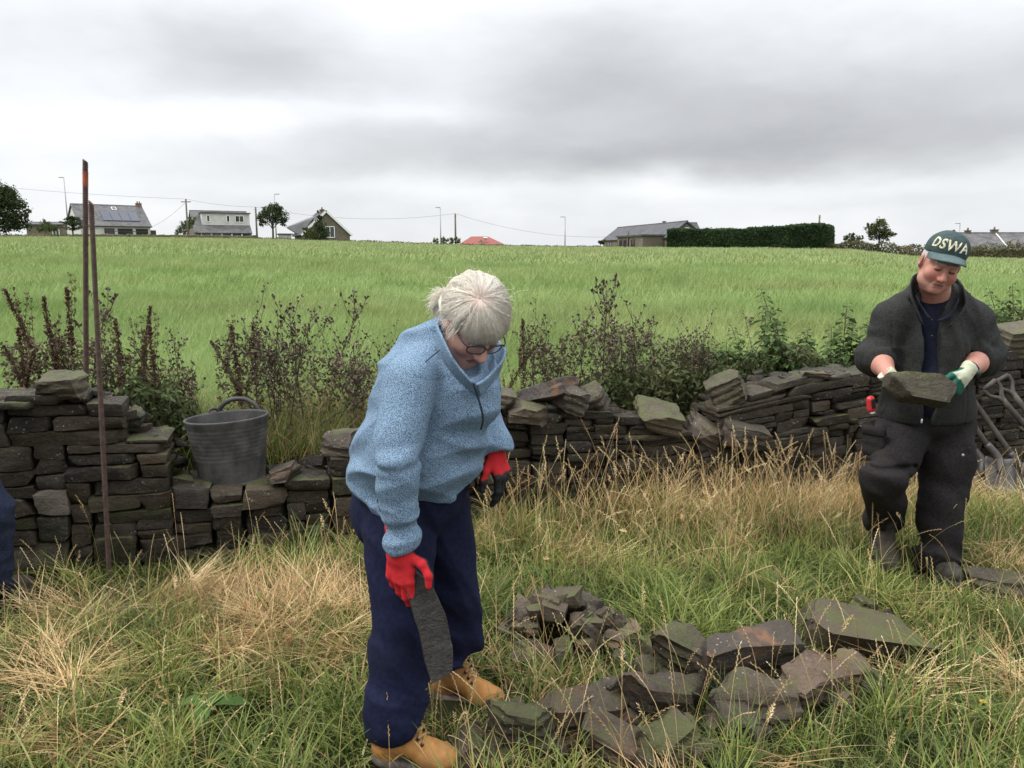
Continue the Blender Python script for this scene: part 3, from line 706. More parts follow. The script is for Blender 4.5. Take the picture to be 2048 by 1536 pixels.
# red hipped roof showing over the crest
rt = tag(empty('red_roofed_house', P(960, 500, 150)), 'house hidden by the field except its red tiled hip roof', 'house')
c0, c1 = P(942, 472.5, 150), P(975, 472.5, 150); e0, e1 = P(920, 489, 146), P(1000, 489, 146); e2, e3 = e1 + A(1, 9, 0), e0 + A(-1, 9, 0); c0[1] += 1.5; c1[1] += 1.5
zz = e0[2]; 
for q in (e1, e2, e3): q[2] = zz
MB().add([e0, e1, e2, e3, c0, c1], [np.array([[0, 1, 5, 4], [2, 3, 4, 5]]), np.array([[1, 2, 5], [3, 0, 4]]), np.array([[3, 2, 1, 0]])]).build('roof', M_red, rt, False)
MB().add(*box((e0 + e2) / 2 - A(0, 0, 1.6), ((e1 - e0)[0] / 2 - .5, 4.0, 1.55))).build('wall', M_stonew, rt, False)
g0 = P(962, 478.5, 147.5); MB().add([g0, g0 + A(-1.1, -.6, -1.1), g0 + A(1.1, -.6, -1.1), g0 + A(0, 3.2, 0), g0 + A(-1.1, 2.4, -1.1), g0 + A(1.1, 2.4, -1.1)], [np.array([[0, 1, 2], [3, 5, 4]]), np.array([[0, 3, 4, 1], [0, 2, 5, 3], [1, 4, 5, 2]])]).build('dormer', M_stonew, rt, False)
MB().add(*box(P(971, 477.5, 147.4), (.35, .08, .4), (A(1, 0, 0), A(0, .6, .8), A(0, -.8, .6)))).build('rooflight', M_frame, rt, False)
# long stone barn conversion
H = House('stone_barn', 'long low stone barn conversion with grey slate roof beside the clipped hedge', P(1236, 458, 128), P(1374, 443.8, 100), 2.4, 1.85, 2.3, M_stonew, M_slated, 'barn', over=.2)
for a in (3.5, 9.0, 14.0): H.window(H.wall_pt(a, 1.35), 1.3, .6, M_darkf)
H.window(H.rr + H.u * .03 - H.up * .9, .24, .24, M_frame, u=H.n, n=H.u, bars=0)
H.chimney(H.L * .72, .2, .35, M_stonew, 0)
w0 = H.wall_pt(H.L - 6.5, 0) + H.n * 1.3
MB().add(*box(w0 + H.up * 1.25, (5.3, 1.5, 1.25), (H.u, H.n, H.up))).build('wing', M_stonew, H.root, False)
MB().add(*box(w0 + H.up * 2.6, (5.5, 1.7, .1), (H.u, H.n, H.up))).build('wing_roof', M_slated, H.root, False)
for a in (-3.6, -1.8, 1.6): H.window(w0 + H.u * a + H.n * 1.53 + H.up * 1.5, .5 if a < 1 else .7, .6, M_darkf)
MB().add(*tube([w0 + H.u * -.2 + H.n * 1.6, w0 + H.u * -.2 + H.n * 1.6 + H.up * 3.2], .09, 6)).build('drainpipe', M_darkf, H.root)
b2 = House('barn_annexe', 'second slate roof showing behind the barn gable', P(1378, 448, 116), P(1392, 448, 116.2), 2.8, 2.2, 3.4, M_stonew, M_slated, 'house', over=.2)
# cottage row on the right
H = House('cottage_row', 'low cottage row with mossy slate roof and chimneys behind the capped man', P(1905, 471, 104), P(2200, 465.5, 104), 3.2, 2.05, 2.4, M_stonew, M_slate, over=.25)
H.chimney(5.3, .38, .5, M_stonew, 1); H.chimney(1.9, .3, .4, M_stonew, 1)
for a in (3., 8., 12.): H.window(H.wall_pt(a, 1.2), .5, .6)
MB().add(*box(H.slope(5.4, 1.7)[0] + H.slope(5.4, 1.7)[2] * .2, (.05, 1.8, .06), (nrm(H.u + H.slope(5.4, 1.7)[1] * -.0), H.slope(5.4, 1.7)[1], H.slope(5.4, 1.7)[2]))).build('roof_verge', M_white, H.root, False)

# ------------------------------------------------------------------ poles, lamps and wires
M_pole = mat('weathered pole', two_tone((.10, .085, .07), (.16, .14, .12), scale=6), rough=.9)
M_galv = mat('galvanised steel', None, rough=.5, Base_Color=(.33, .34, .35))
M_wire = mat('cable', None, rough=.6, Base_Color=(.12, .12, .13))
def upright(px0, py0, py1, Y): 
    top = P(px0, py0, Y); b = top.copy(); b[2] = P(px0, py1, Y)[2] - 2.0; return b, top
tops = []
for (px, py, pb, Y, lb) in [(371.5, 398, 470, 118, 'telegraph pole with crossarm standing left of the white dormer house'), (511, 414, 474, 118, 'plain telegraph pole between the dormer house and the round tree'),
                    (910.5, 427, 483, 122, 'telegraph pole in open sky near the red roof'), (1639.5, 430, 460, 118, 'thin pole rising behind the right end of the clipped hedge'), (1652, 455, 489, 106, 'short dark pole at the right end of the clipped hedge')]:
    b, t = upright(px, py, pb, Y); tops.append(t)
    r = tag(empty('telegraph_pole', b), lb, 'pole', 'poles along the far road')
    MB().add(*tube([b, t], [.16, .12], 8)).build('post', M_pole, r)
    if px < 400: MB().add(*box(t - A(0, 0, .4), (.7, .06, .06))).build('crossarm', M_pole, r, False)
    else: MB().add(*tube([t - A(.16, .05, .35), t + A(.16, -.05, -.35)], .04, 6)).build('insulator', M_pole, r)
for (px, py, pb, Y, sd, lb) in [(127.5, 355, 445, 150, -1, 'tall thin lamp post behind the bungalow'), (548.5, 388.5, 460, 150, 1, 'lamp post rising behind the round tree'), (880.5, 415, 485, 150, -1, 'lamp post left of the telegraph pole near the red roof'),
                       (1130.5, 434, 490, 150, -1, 'lamp post standing alone in the middle of the skyline'), (1920.5, 447, 485, 150, -1, 'lamp post above the cottage row')]:
    b, t = upright(px, py, pb, Y); r = tag(empty('street_lamp', b), lb, 'street lamp', 'lamps along the far road')
    MB().add(*tube([b, t], [.14, .07], 8)).build('post', M_galv, r)
    MB().add(*tube([t, t + A(.55 * sd, 0, .05)], .05, 6)).add(*box(t + A(.5 * sd, 0, .02), (.4, .15, .07))).build('lamp_head', M_galv, r)
def wire(a, b, sag, lb):
    t = np.linspace(0, 1, 20)[:, None]; p = A(*a) * (1 - t) + A(*b) * t; p[:, 2] -= (4 * sag * t * (1 - t))[:, 0]
    tag(MB().add(*tube(p, .017, 5)).build('overhead_cable', M_wire), lb, 'cable', 'cables between the far poles')
wire(P(-260, 345, 112), tops[0], .5, 'overhead cable running in from the left edge to the crossarm pole')
wire(tops[0], tops[1], .25, 'overhead cable above the white dormer house')
wire(tops[1], tops[2], 1.2, 'overhead cable above the round tree and the end on stone house')
wire(tops[2], P(1215, 474, 122), 1.0, 'overhead cable dropping to the stone barn')
wire(tops[0] - A(0, 0, .4), P(300, 455, 131), .4, 'faint cable dropping from the crossarm pole to the bungalow')
# ------------------------------------------------------------------ trees, hedge and banks at the far edge
def leaf_mat(name, c0, c1, c2, tr=.3):
    def fn(nt, b):
        at = nd(nt, 'Attribute', attribute_name='rnd').outputs['Fac']
        c = ramp_(nt, at, [(0., c0), (.5, c1), (1., c2)]); nt.links.new(c, b.inputs['Base Color'])
        t = nd(nt, 'BsdfTranslucent', {0: c}); mx = nd(nt, 'MixShader', {0: tr, 1: b.outputs[0], 2: t.outputs[0]})
        nt.links.new(mx.outputs[0], nt.nodes['Material Output'].inputs[0])
    return mat(name, fn, rough=.7, spec=.2)
M_bark = mat('bark', two_tone((.05, .04, .03), (.09, .075, .06), scale=8, bs=.6), rough=.95)
M_leafd = leaf_mat('dark tree leaves', (.022, .032, .012), (.035, .055, .018), (.075, .095, .03))
M_leafb = leaf_mat('bush leaves', (.035, .055, .016), (.06, .09, .025), (.11, .13, .04))
M_leafy = leaf_mat('windswept leaves with yellow tips', (.03, .04, .014), (.05, .068, .02), (.17, .17, .05))
M_hedge = leaf_mat('clipped hedge', (.020, .036, .014), (.030, .055, .020), (.055, .095, .03))
M_bank = leaf_mat('rough bank growth', (.06, .06, .026), (.10, .10, .045), (.20, .17, .085))
def leafcards(c, s, rr, stretch=1.0):
    """one small bent leaf clump per centre: two quads"""
    n = len(c); a = rr.normal(0, 1, (n, 3)); a /= np.linalg.norm(a, axis=1)[:, None]; b = np.cross(a, rr.normal(0, 1, (n, 3))); b /= np.linalg.norm(b, axis=1)[:, None]
    s = np.broadcast_to(s, (n,))[:, None]; nn = np.cross(a, b)
    v = np.stack([c - a * s * stretch, c + b * s * .55, c + a * s * stretch + nn * s * .3, c - b * s * .55], 1).reshape(-1, 3)
    return v, np.arange(n * 4).reshape(-1, 4)
def tree(name, label, base, H, blobs, leafm, seed, nleaf=2600, ls=.16, trunk=.25, cat='tree', group=None, limbs=True, shell=.55):
    """blobs: (dx, dy, dz, r) crown lobes relative to the base"""
    rr = np.random.default_rng(seed); base = A(*base); r = tag(empty(name, base), label, cat, group)
    t = MB(); tot = sum(b[3] ** 2 for b in blobs); cr = MB()
    top = base + A(0, 0, H * .45); t.add(*tube(spline([base - A(0, 0, .4), base + A(.05, 0, H * .2), top], 6), np.linspace(trunk, trunk * .7, 6), 8))
    for (dx, dy, dz, rad) in blobs:
        c = base + A(dx, dy, dz)
        if limbs: t.add(*tube(spline([base + A(0, 0, H * .25), (top + c) / 2 + rr.normal(0, .15, 3), c + A(0, 0, rad * .3)], 7), np.linspace(trunk * .5, trunk * .08, 7), 5))
        n = int(nleaf * rad ** 2 / tot); nsub = max(6, n // 30); d = rr.normal(0, 1, (nsub, 3)); d /= np.linalg.norm(d, axis=1)[:, None]
        sub = c + d * rad * rr.uniform(shell, 1.08, nsub)[:, None] * A(1, 1, .85); w = rr.integers(0, nsub, n)
        q = sub[w] + rr.normal(0, rad * .17, (n, 3)); v, f = leafcards(q, rr.uniform(.6, 1.3, n) * ls, rr)
        tone = np.clip(rr.uniform(0, 1, nsub)[w] * .6 + rr.uniform(0, .4, n) , 0, 1)
        cr.add(v, f, rnd=np.repeat(tone, 4))
    t.build('trunk', M_bark, r); cr.build('crown', leafm, r)
    return r
def gnd(px, Y, dz=0):
    d = ray(px, 500); x = d[0] / d[1] * Y; return A(x, Y, float(gz(x, Y)) + dz)
tree('leafy_tree', 'large dark leafy tree at the left edge', P(-6, 462, 96), 6, [(-.4, 0, 4.0, 2.0), (1.2, .3, 3.5, 1.7), (2.6, 0, 2.5, 1.3), (-2.4, .4, 2.8, 2.0), (.2, -.6, 1.5, 1.7), (2.8, .2, 1.1, 1.1), (1.7, 0, 4.5, 1.0), (-.6, 0, 5.0, 1.1), (1.6, -.4, .9, 1.3)], M_leafd, 11, 13000, .14)
tree('round_tree', 'round dark tree on a short trunk between the telegraph pole and the end on house', P(546, 476, 116), 5, [(0, 0, 3.5, 1.35), (-1.1, .2, 2.8, 1.05), (1.2, 0, 2.9, 1.1), (.1, .5, 4.2, .85), (-.6, -.3, 3.9, .8), (.8, -.3, 3.9, .8), (1.7, 0, 2.2, .6), (-1.5, 0, 2.1, .55)], M_leafd, 12, 5200, .12, .16)
tree('bush', 'small olive bush on the low wall left of the conifer', P(92, 466, 125), 2, [(0, 0, 1.0, .9), (1.0, .2, .8, .7), (-.9, 0, .7, .6), (.2, 0, 1.7, .5)], M_leafb, 13, 1500, .11, .08)
tree('bush', 'rounded bush hugging the left end of the dormer house', P(368, 472, 124), 3, [(0, 0, .9, .95), (.7, 0, 1.7, .85), (1.2, .3, 2.5, .6), (-.7, 0, .5, .6)], M_leafb, 14, 1800, .11, .08)
tree('conifer_bush', 'dark conical shrub in front of the end on stone house', P(641, 478, 108), 3, [(0, 0, .8, 1.05), (0, 0, 1.9, .75), (.05, 0, 2.9, .42), (-.2, 0, 3.6, .2)], M_leafd, 15, 2600, .10, .1, 'shrub')
tree('bush', 'bright round bush left of the conical shrub', P(619, 478, 107), 2, [(0, 0, .7, .8), (.6, .1, .4, .55), (-.5, 0, 1.1, .5)], M_leafb, 16, 1300, .10, .06)
tree('low_shrubs', 'low shrubs on the skyline below the telegraph pole near the red roof', P(892, 487, 112), 1.2, [(-1.4, 0, .3, .45), (-.4, 0, .4, .5), (.7, 0, .35, .5), (1.6, 0, .4, .5)], M_leafb, 17, 1500, .09, .05, 'shrub')
tree('low_shrubs', 'tiny dark shrub at the left corner of the stone barn', P(1200, 490, 112), 1, [(0, 0, .3, .35), (.4, 0, .45, .35)], M_leafd, 18, 500, .09, .05, 'shrub')
tree('windswept_tree', 'larger windswept tree with yellowish top at the right', P(1757, 492, 98), 3.5, [(0, 0, 2.2, 1.0), (-.9, 0, 2.0, .7), (1.0, 0, 1.5, .75), (.3, .2, 2.8, .6), (-.7, 0, 1.2, .65), (1.6, 0, 1.5, .4), (.5, 0, 1.0, .6), (-1.2, .1, 2.55, .35)], M_leafy, 19, 4200, .10, .12)
tree('windswept_tree', 'small low windswept tree left of the larger yellowish one', P(1700, 491, 99), 1.6, [(0, 0, .8, .6), (.8, 0, .6, .55), (-.6, 0, .9, .35), (.1, 0, 1.35, .35), (1.3, 0, .9, .3)], M_leafy, 20, 1700, .09, .08)
# tiered conifer by the bungalow
rr = np.random.default_rng(33); cb = P(146, 468, 120); rt = tag(empty('conifer', cb), 'dark spreading conifer in front of the bungalow', 'tree'); cr = MB(); tk = MB().add(*tube([cb - A(0, 0, .4), cb + A(0, 0, 2.6)], [.12, .03], 6))
for k in range(46):
    z = rr.uniform(.4, 2.7); az = rr.uniform(0, 6.283); L = 2.4 * (1.12 - z / 3.0) * rr.uniform(.7, 1.15); t = np.linspace(0, 1, 26)
    p = cb + A(0, 0, z) + np.outer(t * L, A(math.cos(az), math.sin(az), .28)) + np.outer(t * t, A(0, 0, -.12)); tk.add(*tube(p[::5], np.linspace(.03, .008, len(p[::5])), 4))
    v, f = leafcards(np.repeat(p, 3, 0) + rr.normal(0, .07, (78, 3)), rr.uniform(.06, .13, 78), rr); cr.add(v, f, rnd=np.repeat(rr.uniform(0, .6, 78), 4))
tk.build('trunk', M_bark, rt); cr.build('crown', M_leafd, rt)
# clipped hedge: leaf faces spread through a rounded block that bends away at its right end
rr = np.random.default_rng(41); HP = [P(1334, 490, 97), P(1480, 490, 95), P(1608, 491, 93), P(1640, 491, 97), P(1652, 490, 108)]; HT = [458.5, 458, 449, 450, 455]
hedge = MB(); core = MB(); hb = P(1480, 492, 96); ph = spline(HP, 60); th = np.interp(np.linspace(0, 4, 60), range(5), [P(1334, HT[0], 97)[2], P(1480, HT[1], 95)[2], P(1608, HT[2], 93)[2], P(1640, HT[3], 97)[2], P(1652, HT[4], 108)[2]])
T = np.gradient(ph, axis=0); T /= np.linalg.norm(T, axis=1)[:, None]; Nn = np.stack([T[:, 1], -T[:, 0], 0 * T[:, 0]], -1)
n = 15000; s = rr.uniform(0, 59, n); i = s.astype(int); f = (s - i)[:, None]; i2 = np.minimum(i + 1, 59)
pc = ph[i] * (1 - f) + ph[i2] * f; tt = th[i] * (1 - f[:, 0]) + th[i2] * f[:, 0]; u = rr.uniform(0, 1, n); hw = .9
face = u < .62; zz = np.where(face, rr.uniform(-.6, 1, n), 1); lat = np.where(face, 1.0, rr.uniform(-1, 1, n))
hgt = tt - pc[:, 2]; q = pc + Nn[i] * (lat * hw - np.where(face, .35 * np.clip(zz - .75, 0, 1), 0))[:, None]; q[:, 2] = pc[:, 2] + hgt * zz - np.where(face, 0, .12 * lat ** 2)
q += .16 * np.stack([vnoise(q * 1.1, 1), vnoise(q * 1.1, 2), vnoise(q * 1.4, 3)], -1) + rr.normal(0, .05, (n, 3))
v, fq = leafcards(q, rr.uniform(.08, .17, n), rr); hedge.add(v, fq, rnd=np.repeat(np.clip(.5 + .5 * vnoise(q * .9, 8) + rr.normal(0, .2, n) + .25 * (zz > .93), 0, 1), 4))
hr = tag(empty('clipped_hedge', hb), 'long dark clipped hedge right of the stone barn', 'hedge'); hedge.build('foliage', M_hedge, hr)
cv = []
for k in range(60):
    for (a, z) in ((.8, -1.), (.8, .8), (.55, .95), (-.8, .95), (-.8, -1.)): p = ph[k] + Nn[k] * a; p = p.copy(); p[2] += (th[k] - ph[k][2]) * z if z > 0 else z; cv.append(p)
k = (np.arange(59)[:, None] * 5 + np.arange(4)[None]).ravel(); core.add(np.array(cv), [np.stack([k, k + 5, k + 6, k + 1], -1), np.array([[0, 1, 2, 3, 4]]), np.array([[299, 298, 297, 296, 295]])], rnd=.15).build('inner_growth', M_hedge, hr, False)
# low boundary wall under the bungalow and rough bank along the skyline
bw = MB(); rr = np.random.default_rng(50); pxl = np.linspace(-40, 505, 110)
for a in pxl:
    g = gnd(a, 111); hgt = .55 if a > 150 else .35; V, F = stone((.42, .25, hgt / 2 + rr.uniform(-.05, .08)), int(900 + a), cell=.2, rough=.03); bw.add(V + g + A(0, 0, hgt / 2 - .05), F, rnd=rr.random())
tag(bw.build('boundary_wall', M_rock), 'low dark stone wall along the top of the field on the left', 'wall')
def bank(name, label, px0, px1, Y, h0, h1, n, m, ls=.16, cat=None, kind=None, seed=3):
    r = np.random.default_rng(seed); px = r.uniform(px0, px1, n); yy = Y + r.uniform(-.8, .8, n); d = (px - 1024) / FPX / 1.0165; x = d * yy
    hh = np.interp(px, [px0, (px0 + px1) / 2, px1], [h0, (h0 + h1) / 2, h1]) * (1 + .35 * vnoise(np.stack([x * 1.3, yy, 0 * x], -1), 4))
    q = np.stack([x, yy, gz(x, yy) + hh * r.uniform(0, 1, n)], -1); v, f = leafcards(q, r.uniform(.5, 1.2, n) * ls, r, 1.3)
    o = MB().add(v, f, rnd=np.repeat(np.clip(.5 + .5 * vnoise(q * .8, 9) + r.normal(0, .2, n), 0, 1), 4)).build(name, m)
    return tag(o, label, cat, kind=kind)
bank('bank_growth', 'rough olive growth on the field bank behind the capped man', 1640, 2120, 95, .75, 2.0, 9000, M_bank, .13, 'bank growth', 'stuff')
bank('field_edge_grass', 'pale dry grass along the top edge of the field', -40, 1340, 109, .45, .22, 9000, M_bank, .10, 'grass', 'stuff', 4)
rp = P(1617, 496, 94); tag(MB().add(*tube([rp, P(1614, 473, 94)], .07, 6)).build('fence_post', M_pole), 'pale fence post standing in front of the clipped hedge', 'post')
# ------------------------------------------------------------------ rubber bucket, steel bars, shovels
def rub(nt, b):
    n = noise_(nt, 9, 7, .65); f = noise_(nt, 55, 5, .7); c = mix_(nt, sstep(nt, n, .35, .7), (.034, .034, .035), (.085, .080, .073))
    c = mix_(nt, sstep(nt, f, .6, .75), c, (.13, .12, .105)); nt.links.new(c, b.inputs['Base Color']); bump_(nt, b, f, .15, .003)
    nt.links.new(sstep(nt, n, .3, .7, .45, .75), b.inputs['Roughness'])
M_rubber = mat('grey rubber', rub, rough=.55, spec=.3)
xb = wall_s(460, 960); bp = A(xb, yw(xb), 0) + WN * .27; bp[2] = wall_z(465, 985) - .03
bk = tag(empty('rubber_bucket', bp), 'dark grey flexible rubber bucket standing in the gap of the wall', 'bucket')
Rb = rotm(10, -2, -3)
prof = [(.0, .012), (.10, .010), (.150, .008), (.163, .014), (.170, .03)]
for k in range(46):
    z = .03 + k * .0074; r = .170 + (z - .03) * .125 + (.0016 if (k % 3 == 0 and k > 17) else 0) + .004 * math.exp(-((z - .355) / .01) ** 2); prof.append((r, z))
prof += [(.219, .372), (.217, .379), (.209, .379), (.205, .37), (.198, .30), (.18, .15), (.165, .03), (.10, .022), (0, .022)]
v, f = lathe(prof, 72); squ = 1 + .02 * np.cos(2 * np.arctan2(v[:, 1], v[:, 0]) + .6) * v[:, 2:3].T / .38; v[:, :2] *= squ.T
MB().add(v @ Rb.T + bp, f).build('body', M_rubber, bk)
for az in (82,):
    a = math.radians(az); c = A(math.cos(a) * .216, math.sin(a) * .216, .365); t = A(-math.sin(a), math.cos(a), 0)
    hp = spline([c - t * .115 - A(0, 0, .02), c - t * .10 + A(0, 0, .03), c - t * .05 + A(0, 0, .068), c + A(0, 0, .076), c + t * .05 + A(0, 0, .068), c + t * .10 + A(0, 0, .03), c + t * .115 - A(0, 0, .02)], 24)
    MB().add(*tube(hp @ Rb.T + bp, .0125, 8)).build('handle', M_rubber, bk)
a = math.radians(118); c = A(math.cos(a) * .217, math.sin(a) * .217, .375); t = A(-math.sin(a), math.cos(a), 0)
MB().add(*tube(spline([c - t * .03 - A(0, 0, .01), c - t * .022 + A(0, 0, .016), c + A(0, 0, .024), c + t * .022 + A(0, 0, .016), c + t * .03 - A(0, 0, .01)], 12) @ Rb.T + bp, .009, 8)).build('lug', M_rubber, bk)
def rusty(nt, b):
    n = noise_(nt, 40, 6, .7); c = mix_(nt, sstep(nt, n, .3, .7), (.045, .028, .022), (.10, .062, .048)); nt.links.new(c, b.inputs['Base Color']); bump_(nt, b, n, .3, .002)
M_rust = mat('rusty ribbed steel', rusty, rough=.8)
M_orange = mat('orange marking paint', two_tone((.42, .10, .035), (.16, .06, .035), scale=60, bs=.2), rough=.7)
def rebar(a, b, r, mb, pitch=.0115):
    a, b = A(*a), A(*b); L = np.linalg.norm(b - a); T = (b - a) / L; n = int(L / (pitch / 4)); s = np.linspace(0, L, n); U = nrm(np.cross(T, A(0, 1, 0))); Vv = np.cross(T, U)
    rr = r * np.where((np.arange(n) % 4) < 2, 1.16, .92); k = 9; ang = np.arange(k) * 2 * math.pi / k
    ct = a + s[:, None, None] * T + rr[:, None, None] * (np.cos(ang)[None, :, None] * U + np.sin(ang)[None, :, None] * Vv) + .011 * np.cos(ang)[None, :, None] * T
    i = np.arange(n - 1)[:, None] * k; j = np.arange(k)[None]
    mb.add(ct.reshape(-1, 3), [np.stack([i + j, i + (j + 1) % k, i + k + (j + 1) % k, i + k + j], -1).reshape(-1, 4), np.array([[(n - 1) * k + q for q in range(k)]])])
Yb = yw(wall_s(170)) + .60; t1 = P(170.5, 322, Yb); b1 = P(172.5, 800, Yb); b1 = b1 + (b1 - t1) * .3
r1 = tag(empty('steel_bar', b1), 'thicker rusty ribbed steel bar with an orange painted tip, standing behind the wall', 'steel bar', 'steel bars marking the wall line')
m = MB(); rebar(b1, t1, .0128, m); m.build('rod', M_rust, r1)
d = (b1 - t1) / np.linalg.norm(b1 - t1); L = np.linalg.norm(P(172.5, 800, Yb) - t1) / 478
m = MB(); rebar(t1 + d * 47 * L, t1 + d * 19 * L, .0136, m); m.build('paint_band', M_orange, r1)
xr = wall_s(207); b2 = P(219, 1156, yw(xr) - .10); t2 = P(182, 405, yw(xr) + .02)
r2 = tag(empty('steel_bar', b2), 'shorter rusty ribbed steel bar leaning against the front of the wall', 'steel bar', 'steel bars marking the wall line')
m = MB(); rebar(b2, t2, .0108, m); m.build('rod', M_rust, r2)
M_shaft = mat('worn dark shaft', two_tone((.035, .029, .025), (.075, .064, .054), scale=18, bs=.3, map_scale=(1, 1, .3)), rough=.7)
M_ash = mat('bare ash wood', two_tone((.38, .24, .13), (.22, .14, .085), scale=20, bs=.3), rough=.7)
M_blade = mat('scuffed steel blade', two_tone((.085, .08, .075), (.05, .046, .043), scale=14, bs=.3, c2=(.13, .122, .115), s2=6), rough=.5, spec=.5, Metallic=.35)
def shovel(label, grip, neck, blade_dir, face, bw=.13, bl=.28, handle=True, shaftm=None, pale=False):
    grip, neck = A(*grip), A(*neck); r = tag(empty('shovel', neck), label, 'shovel', 'shovels leaning by the wall'); ax = nrm(grip - neck); L = np.linalg.norm(grip - neck)
    face = A(*face); sd = nrm(np.cross(ax, face)); top = grip - ax * (.12 if handle else 0)
    MB().add(*tube(spline([neck - ax * .02, neck + ax * L * .3, (neck + top) / 2, top], 10), [.022, .021, .019, .018, .018, .018, .018, .018, .018, .019], 10)).build('shaft', shaftm or M_shaft, r)
    if pale: MB().add(*tube([neck + ax * .36, neck + ax * .62], [.0205, .0195], 10)).build('bare_wood', M_ash, r)
    if handle:
        g = MB(); w_ = .052
        for s in (-1, 1): g.add(*tube(spline([top - ax * .02, top + ax * .02 + sd * s * .012, top + ax * .07 + sd * s * .05, grip + sd * s * w_], 10), [.018, .018, .017, .015, .014, .0135, .013, .013, .013, .013], 8))
        g.add(*tube([grip - sd * w_, grip + sd * w_], .015, 8)); g.build('grip', M_shaft, r)
    b = nrm(blade_dir); bs_ = nrm(np.cross(b, face)); bn = np.cross(bs_, b); n = 9; V = []; F = []
    for i in range(n):
        t = i / (n - 1)
        for j in range(n):
            u = j / (n - 1) * 2 - 1; wv = bw * (1 if t < .8 else 1 - .12 * ((t - .8) / .2) ** 2); V.append(neck + b * t * bl + bs_ * u * wv + bn * (.022 * u * u - .012 * math.sin(t * 2.5) + (.02 * abs(u) if t < .06 else 0)))
    k = (np.arange(n - 1)[:, None] * n + np.arange(n - 1)[None]).ravel(); m = MB().add(np.array(V), np.stack([k, k + 1, k + n + 1, k + n], -1))
    m.add(*tube(spline([neck + b * .10 + bn * .004, neck + bn * .01, neck + ax * .12], 8), [.008, .018, .024, .026, .026, .025, .024, .023], 8))
    o = m.build('blade', M_blade, r); s = o.modifiers.new('thickness', 'SOLIDIFY'); s.thickness = .004
    return r
shovel('shovel with pale square blade and a bare wood patch on its shaft', P(1895, 780, 5.30), P(1996, 918, 5.16), P(2018, 985, 5.02) - P(2010, 915, 5.14), (-.1, -1, .25), bw=.095, bl=.24, pale=True)
shovel('shovel with darker blade beside the pale one', P(1860, 790, 5.34), P(1962, 920, 5.20), P(1955, 985, 5.08) - P(1958, 915, 5.2), (.1, -1, .3), bw=.10, bl=.23)
shovel('shovel with its shaft crossing behind the bare wood one', P(1915, 755, 5.36), P(2042, 936, 5.16), P(2090, 1000, 5.0) - P(2042, 936, 5.16), (-.3, -1, .2), bw=.10, bl=.24)
shovel('shovel with grip held up just right of the watch', P(1979, 770, 5.05), P(2112, 920, 4.9), P(2140, 980, 4.8) - P(2112, 920, 4.9), (.2, -1, .1), bw=.11, bl=.25)
shovel('shovel with grip at the right edge under the mossy coping', P(2003, 757, 5.28), P(2135, 930, 5.0), P(2160, 990, 4.9) - P(2135, 930, 5.0), (.1, -1, .3), bw=.11, bl=.25)
# ------------------------------------------------------------------ people
def cloth(c0, c1, scale, bs=.25, bd=.002, rough=.9, dirt=None, ds=9, sheen=.0, weave=None):
    def fn(nt, b):
        pos = nd(nt, 'TexCoord').outputs['Object']
        n = noise_(nt, scale, 4, .7, vec=pos); c = mix_(nt, sstep(nt, n, .40, .60), c0, c1)
        if dirt: c = mix_(nt, math_(nt, 'MULTIPLY', sstep(nt, noise_(nt, ds, 6, .65, vec=pos), .52, .75), .6), c, dirt)
        nt.links.new(c, b.inputs['Base Color']); bump_(nt, b, n, bs, bd)
        b.inputs['Sheen Weight'].default_value = sheen
    return mat('cloth', fn, rough=rough, spec=.15)
M_fleece = cloth((.062, .103, .155), (.225, .320, .425), 330, .45, .002); M_fleece.name = 'marled blue fleece'
M_fleecein = cloth((.045, .075, .115), (.12, .185, .25), 190, .4, .003)
M_navy = cloth((.0065, .0085, .026), (.010, .0125, .036), 60, .2, .002, dirt=(.016, .018, .036), ds=5); M_navy.name = 'navy trousers'
M_char = cloth((.020, .0205, .0195), (.034, .0345, .032), 120, .3, .002, dirt=(.032, .031, .028), ds=4); M_char.name = 'charcoal fleece'
M_polo = cloth((.006, .008, .018), (.010, .012, .026), 90, .2, .002, sheen=.05)
M_work = cloth((.015, .0132, .0137), (.024, .0215, .022), 90, .25, .002, dirt=(.034, .029, .025), ds=6); M_work.name = 'dark work trousers'
M_denim = cloth((.012, .017, .036), (.022, .03, .055), 120, .3, .002, dirt=(.03, .035, .05), ds=8)
M_seam = mat('seam', None, rough=.9, Base_Color=(.02, .03, .05))
def skinfn(base, red):
    def fn(nt, b):
        r = nd(nt, 'Attribute', attribute_name='red').outputs['Fac']; k = nd(nt, 'Attribute', attribute_name='mark').outputs['Fac']; gy = nd(nt, 'Attribute', attribute_name='grey').outputs['Fac']
        n = noise_(nt, 70, 5, .7); r2 = math_(nt, 'ADD', r, math_(nt, 'MULTIPLY', math_(nt, 'SUBTRACT', n, .5), .7), True)
        c = mix_(nt, r2, base, red); c = mix_(nt, math_(nt, 'MULTIPLY', sstep(nt, noise_(nt, 130, 4, .7), .55, .75), .35), c, (red[0] * .55, red[1] * .6, red[2] * .6)); c = mix_(nt, k, c, (.09, .032, .027)); c = mix_(nt, gy, c, (.34, .29, .26))
        nt.links.new(c, b.inputs['Base Color']); bump_(nt, b, noise_(nt, 260, 4, .6), .25, .0015)
        b.inputs['Subsurface Weight'].default_value = .12; b.inputs['Subsurface Radius'].default_value = (.012, .004, .002); b.inputs['Subsurface Scale'].default_value = .5
    return fn
M_skin = mat('fair skin', skinfn((.50, .31, .24), (.52, .20, .15)), rough=.5, spec=.35)
M_skinm = mat('ruddy skin', skinfn((.45, .255, .19), (.42, .15, .115)), rough=.55, spec=.3)
M_gred = mat('red knit glove', None, rough=.85)
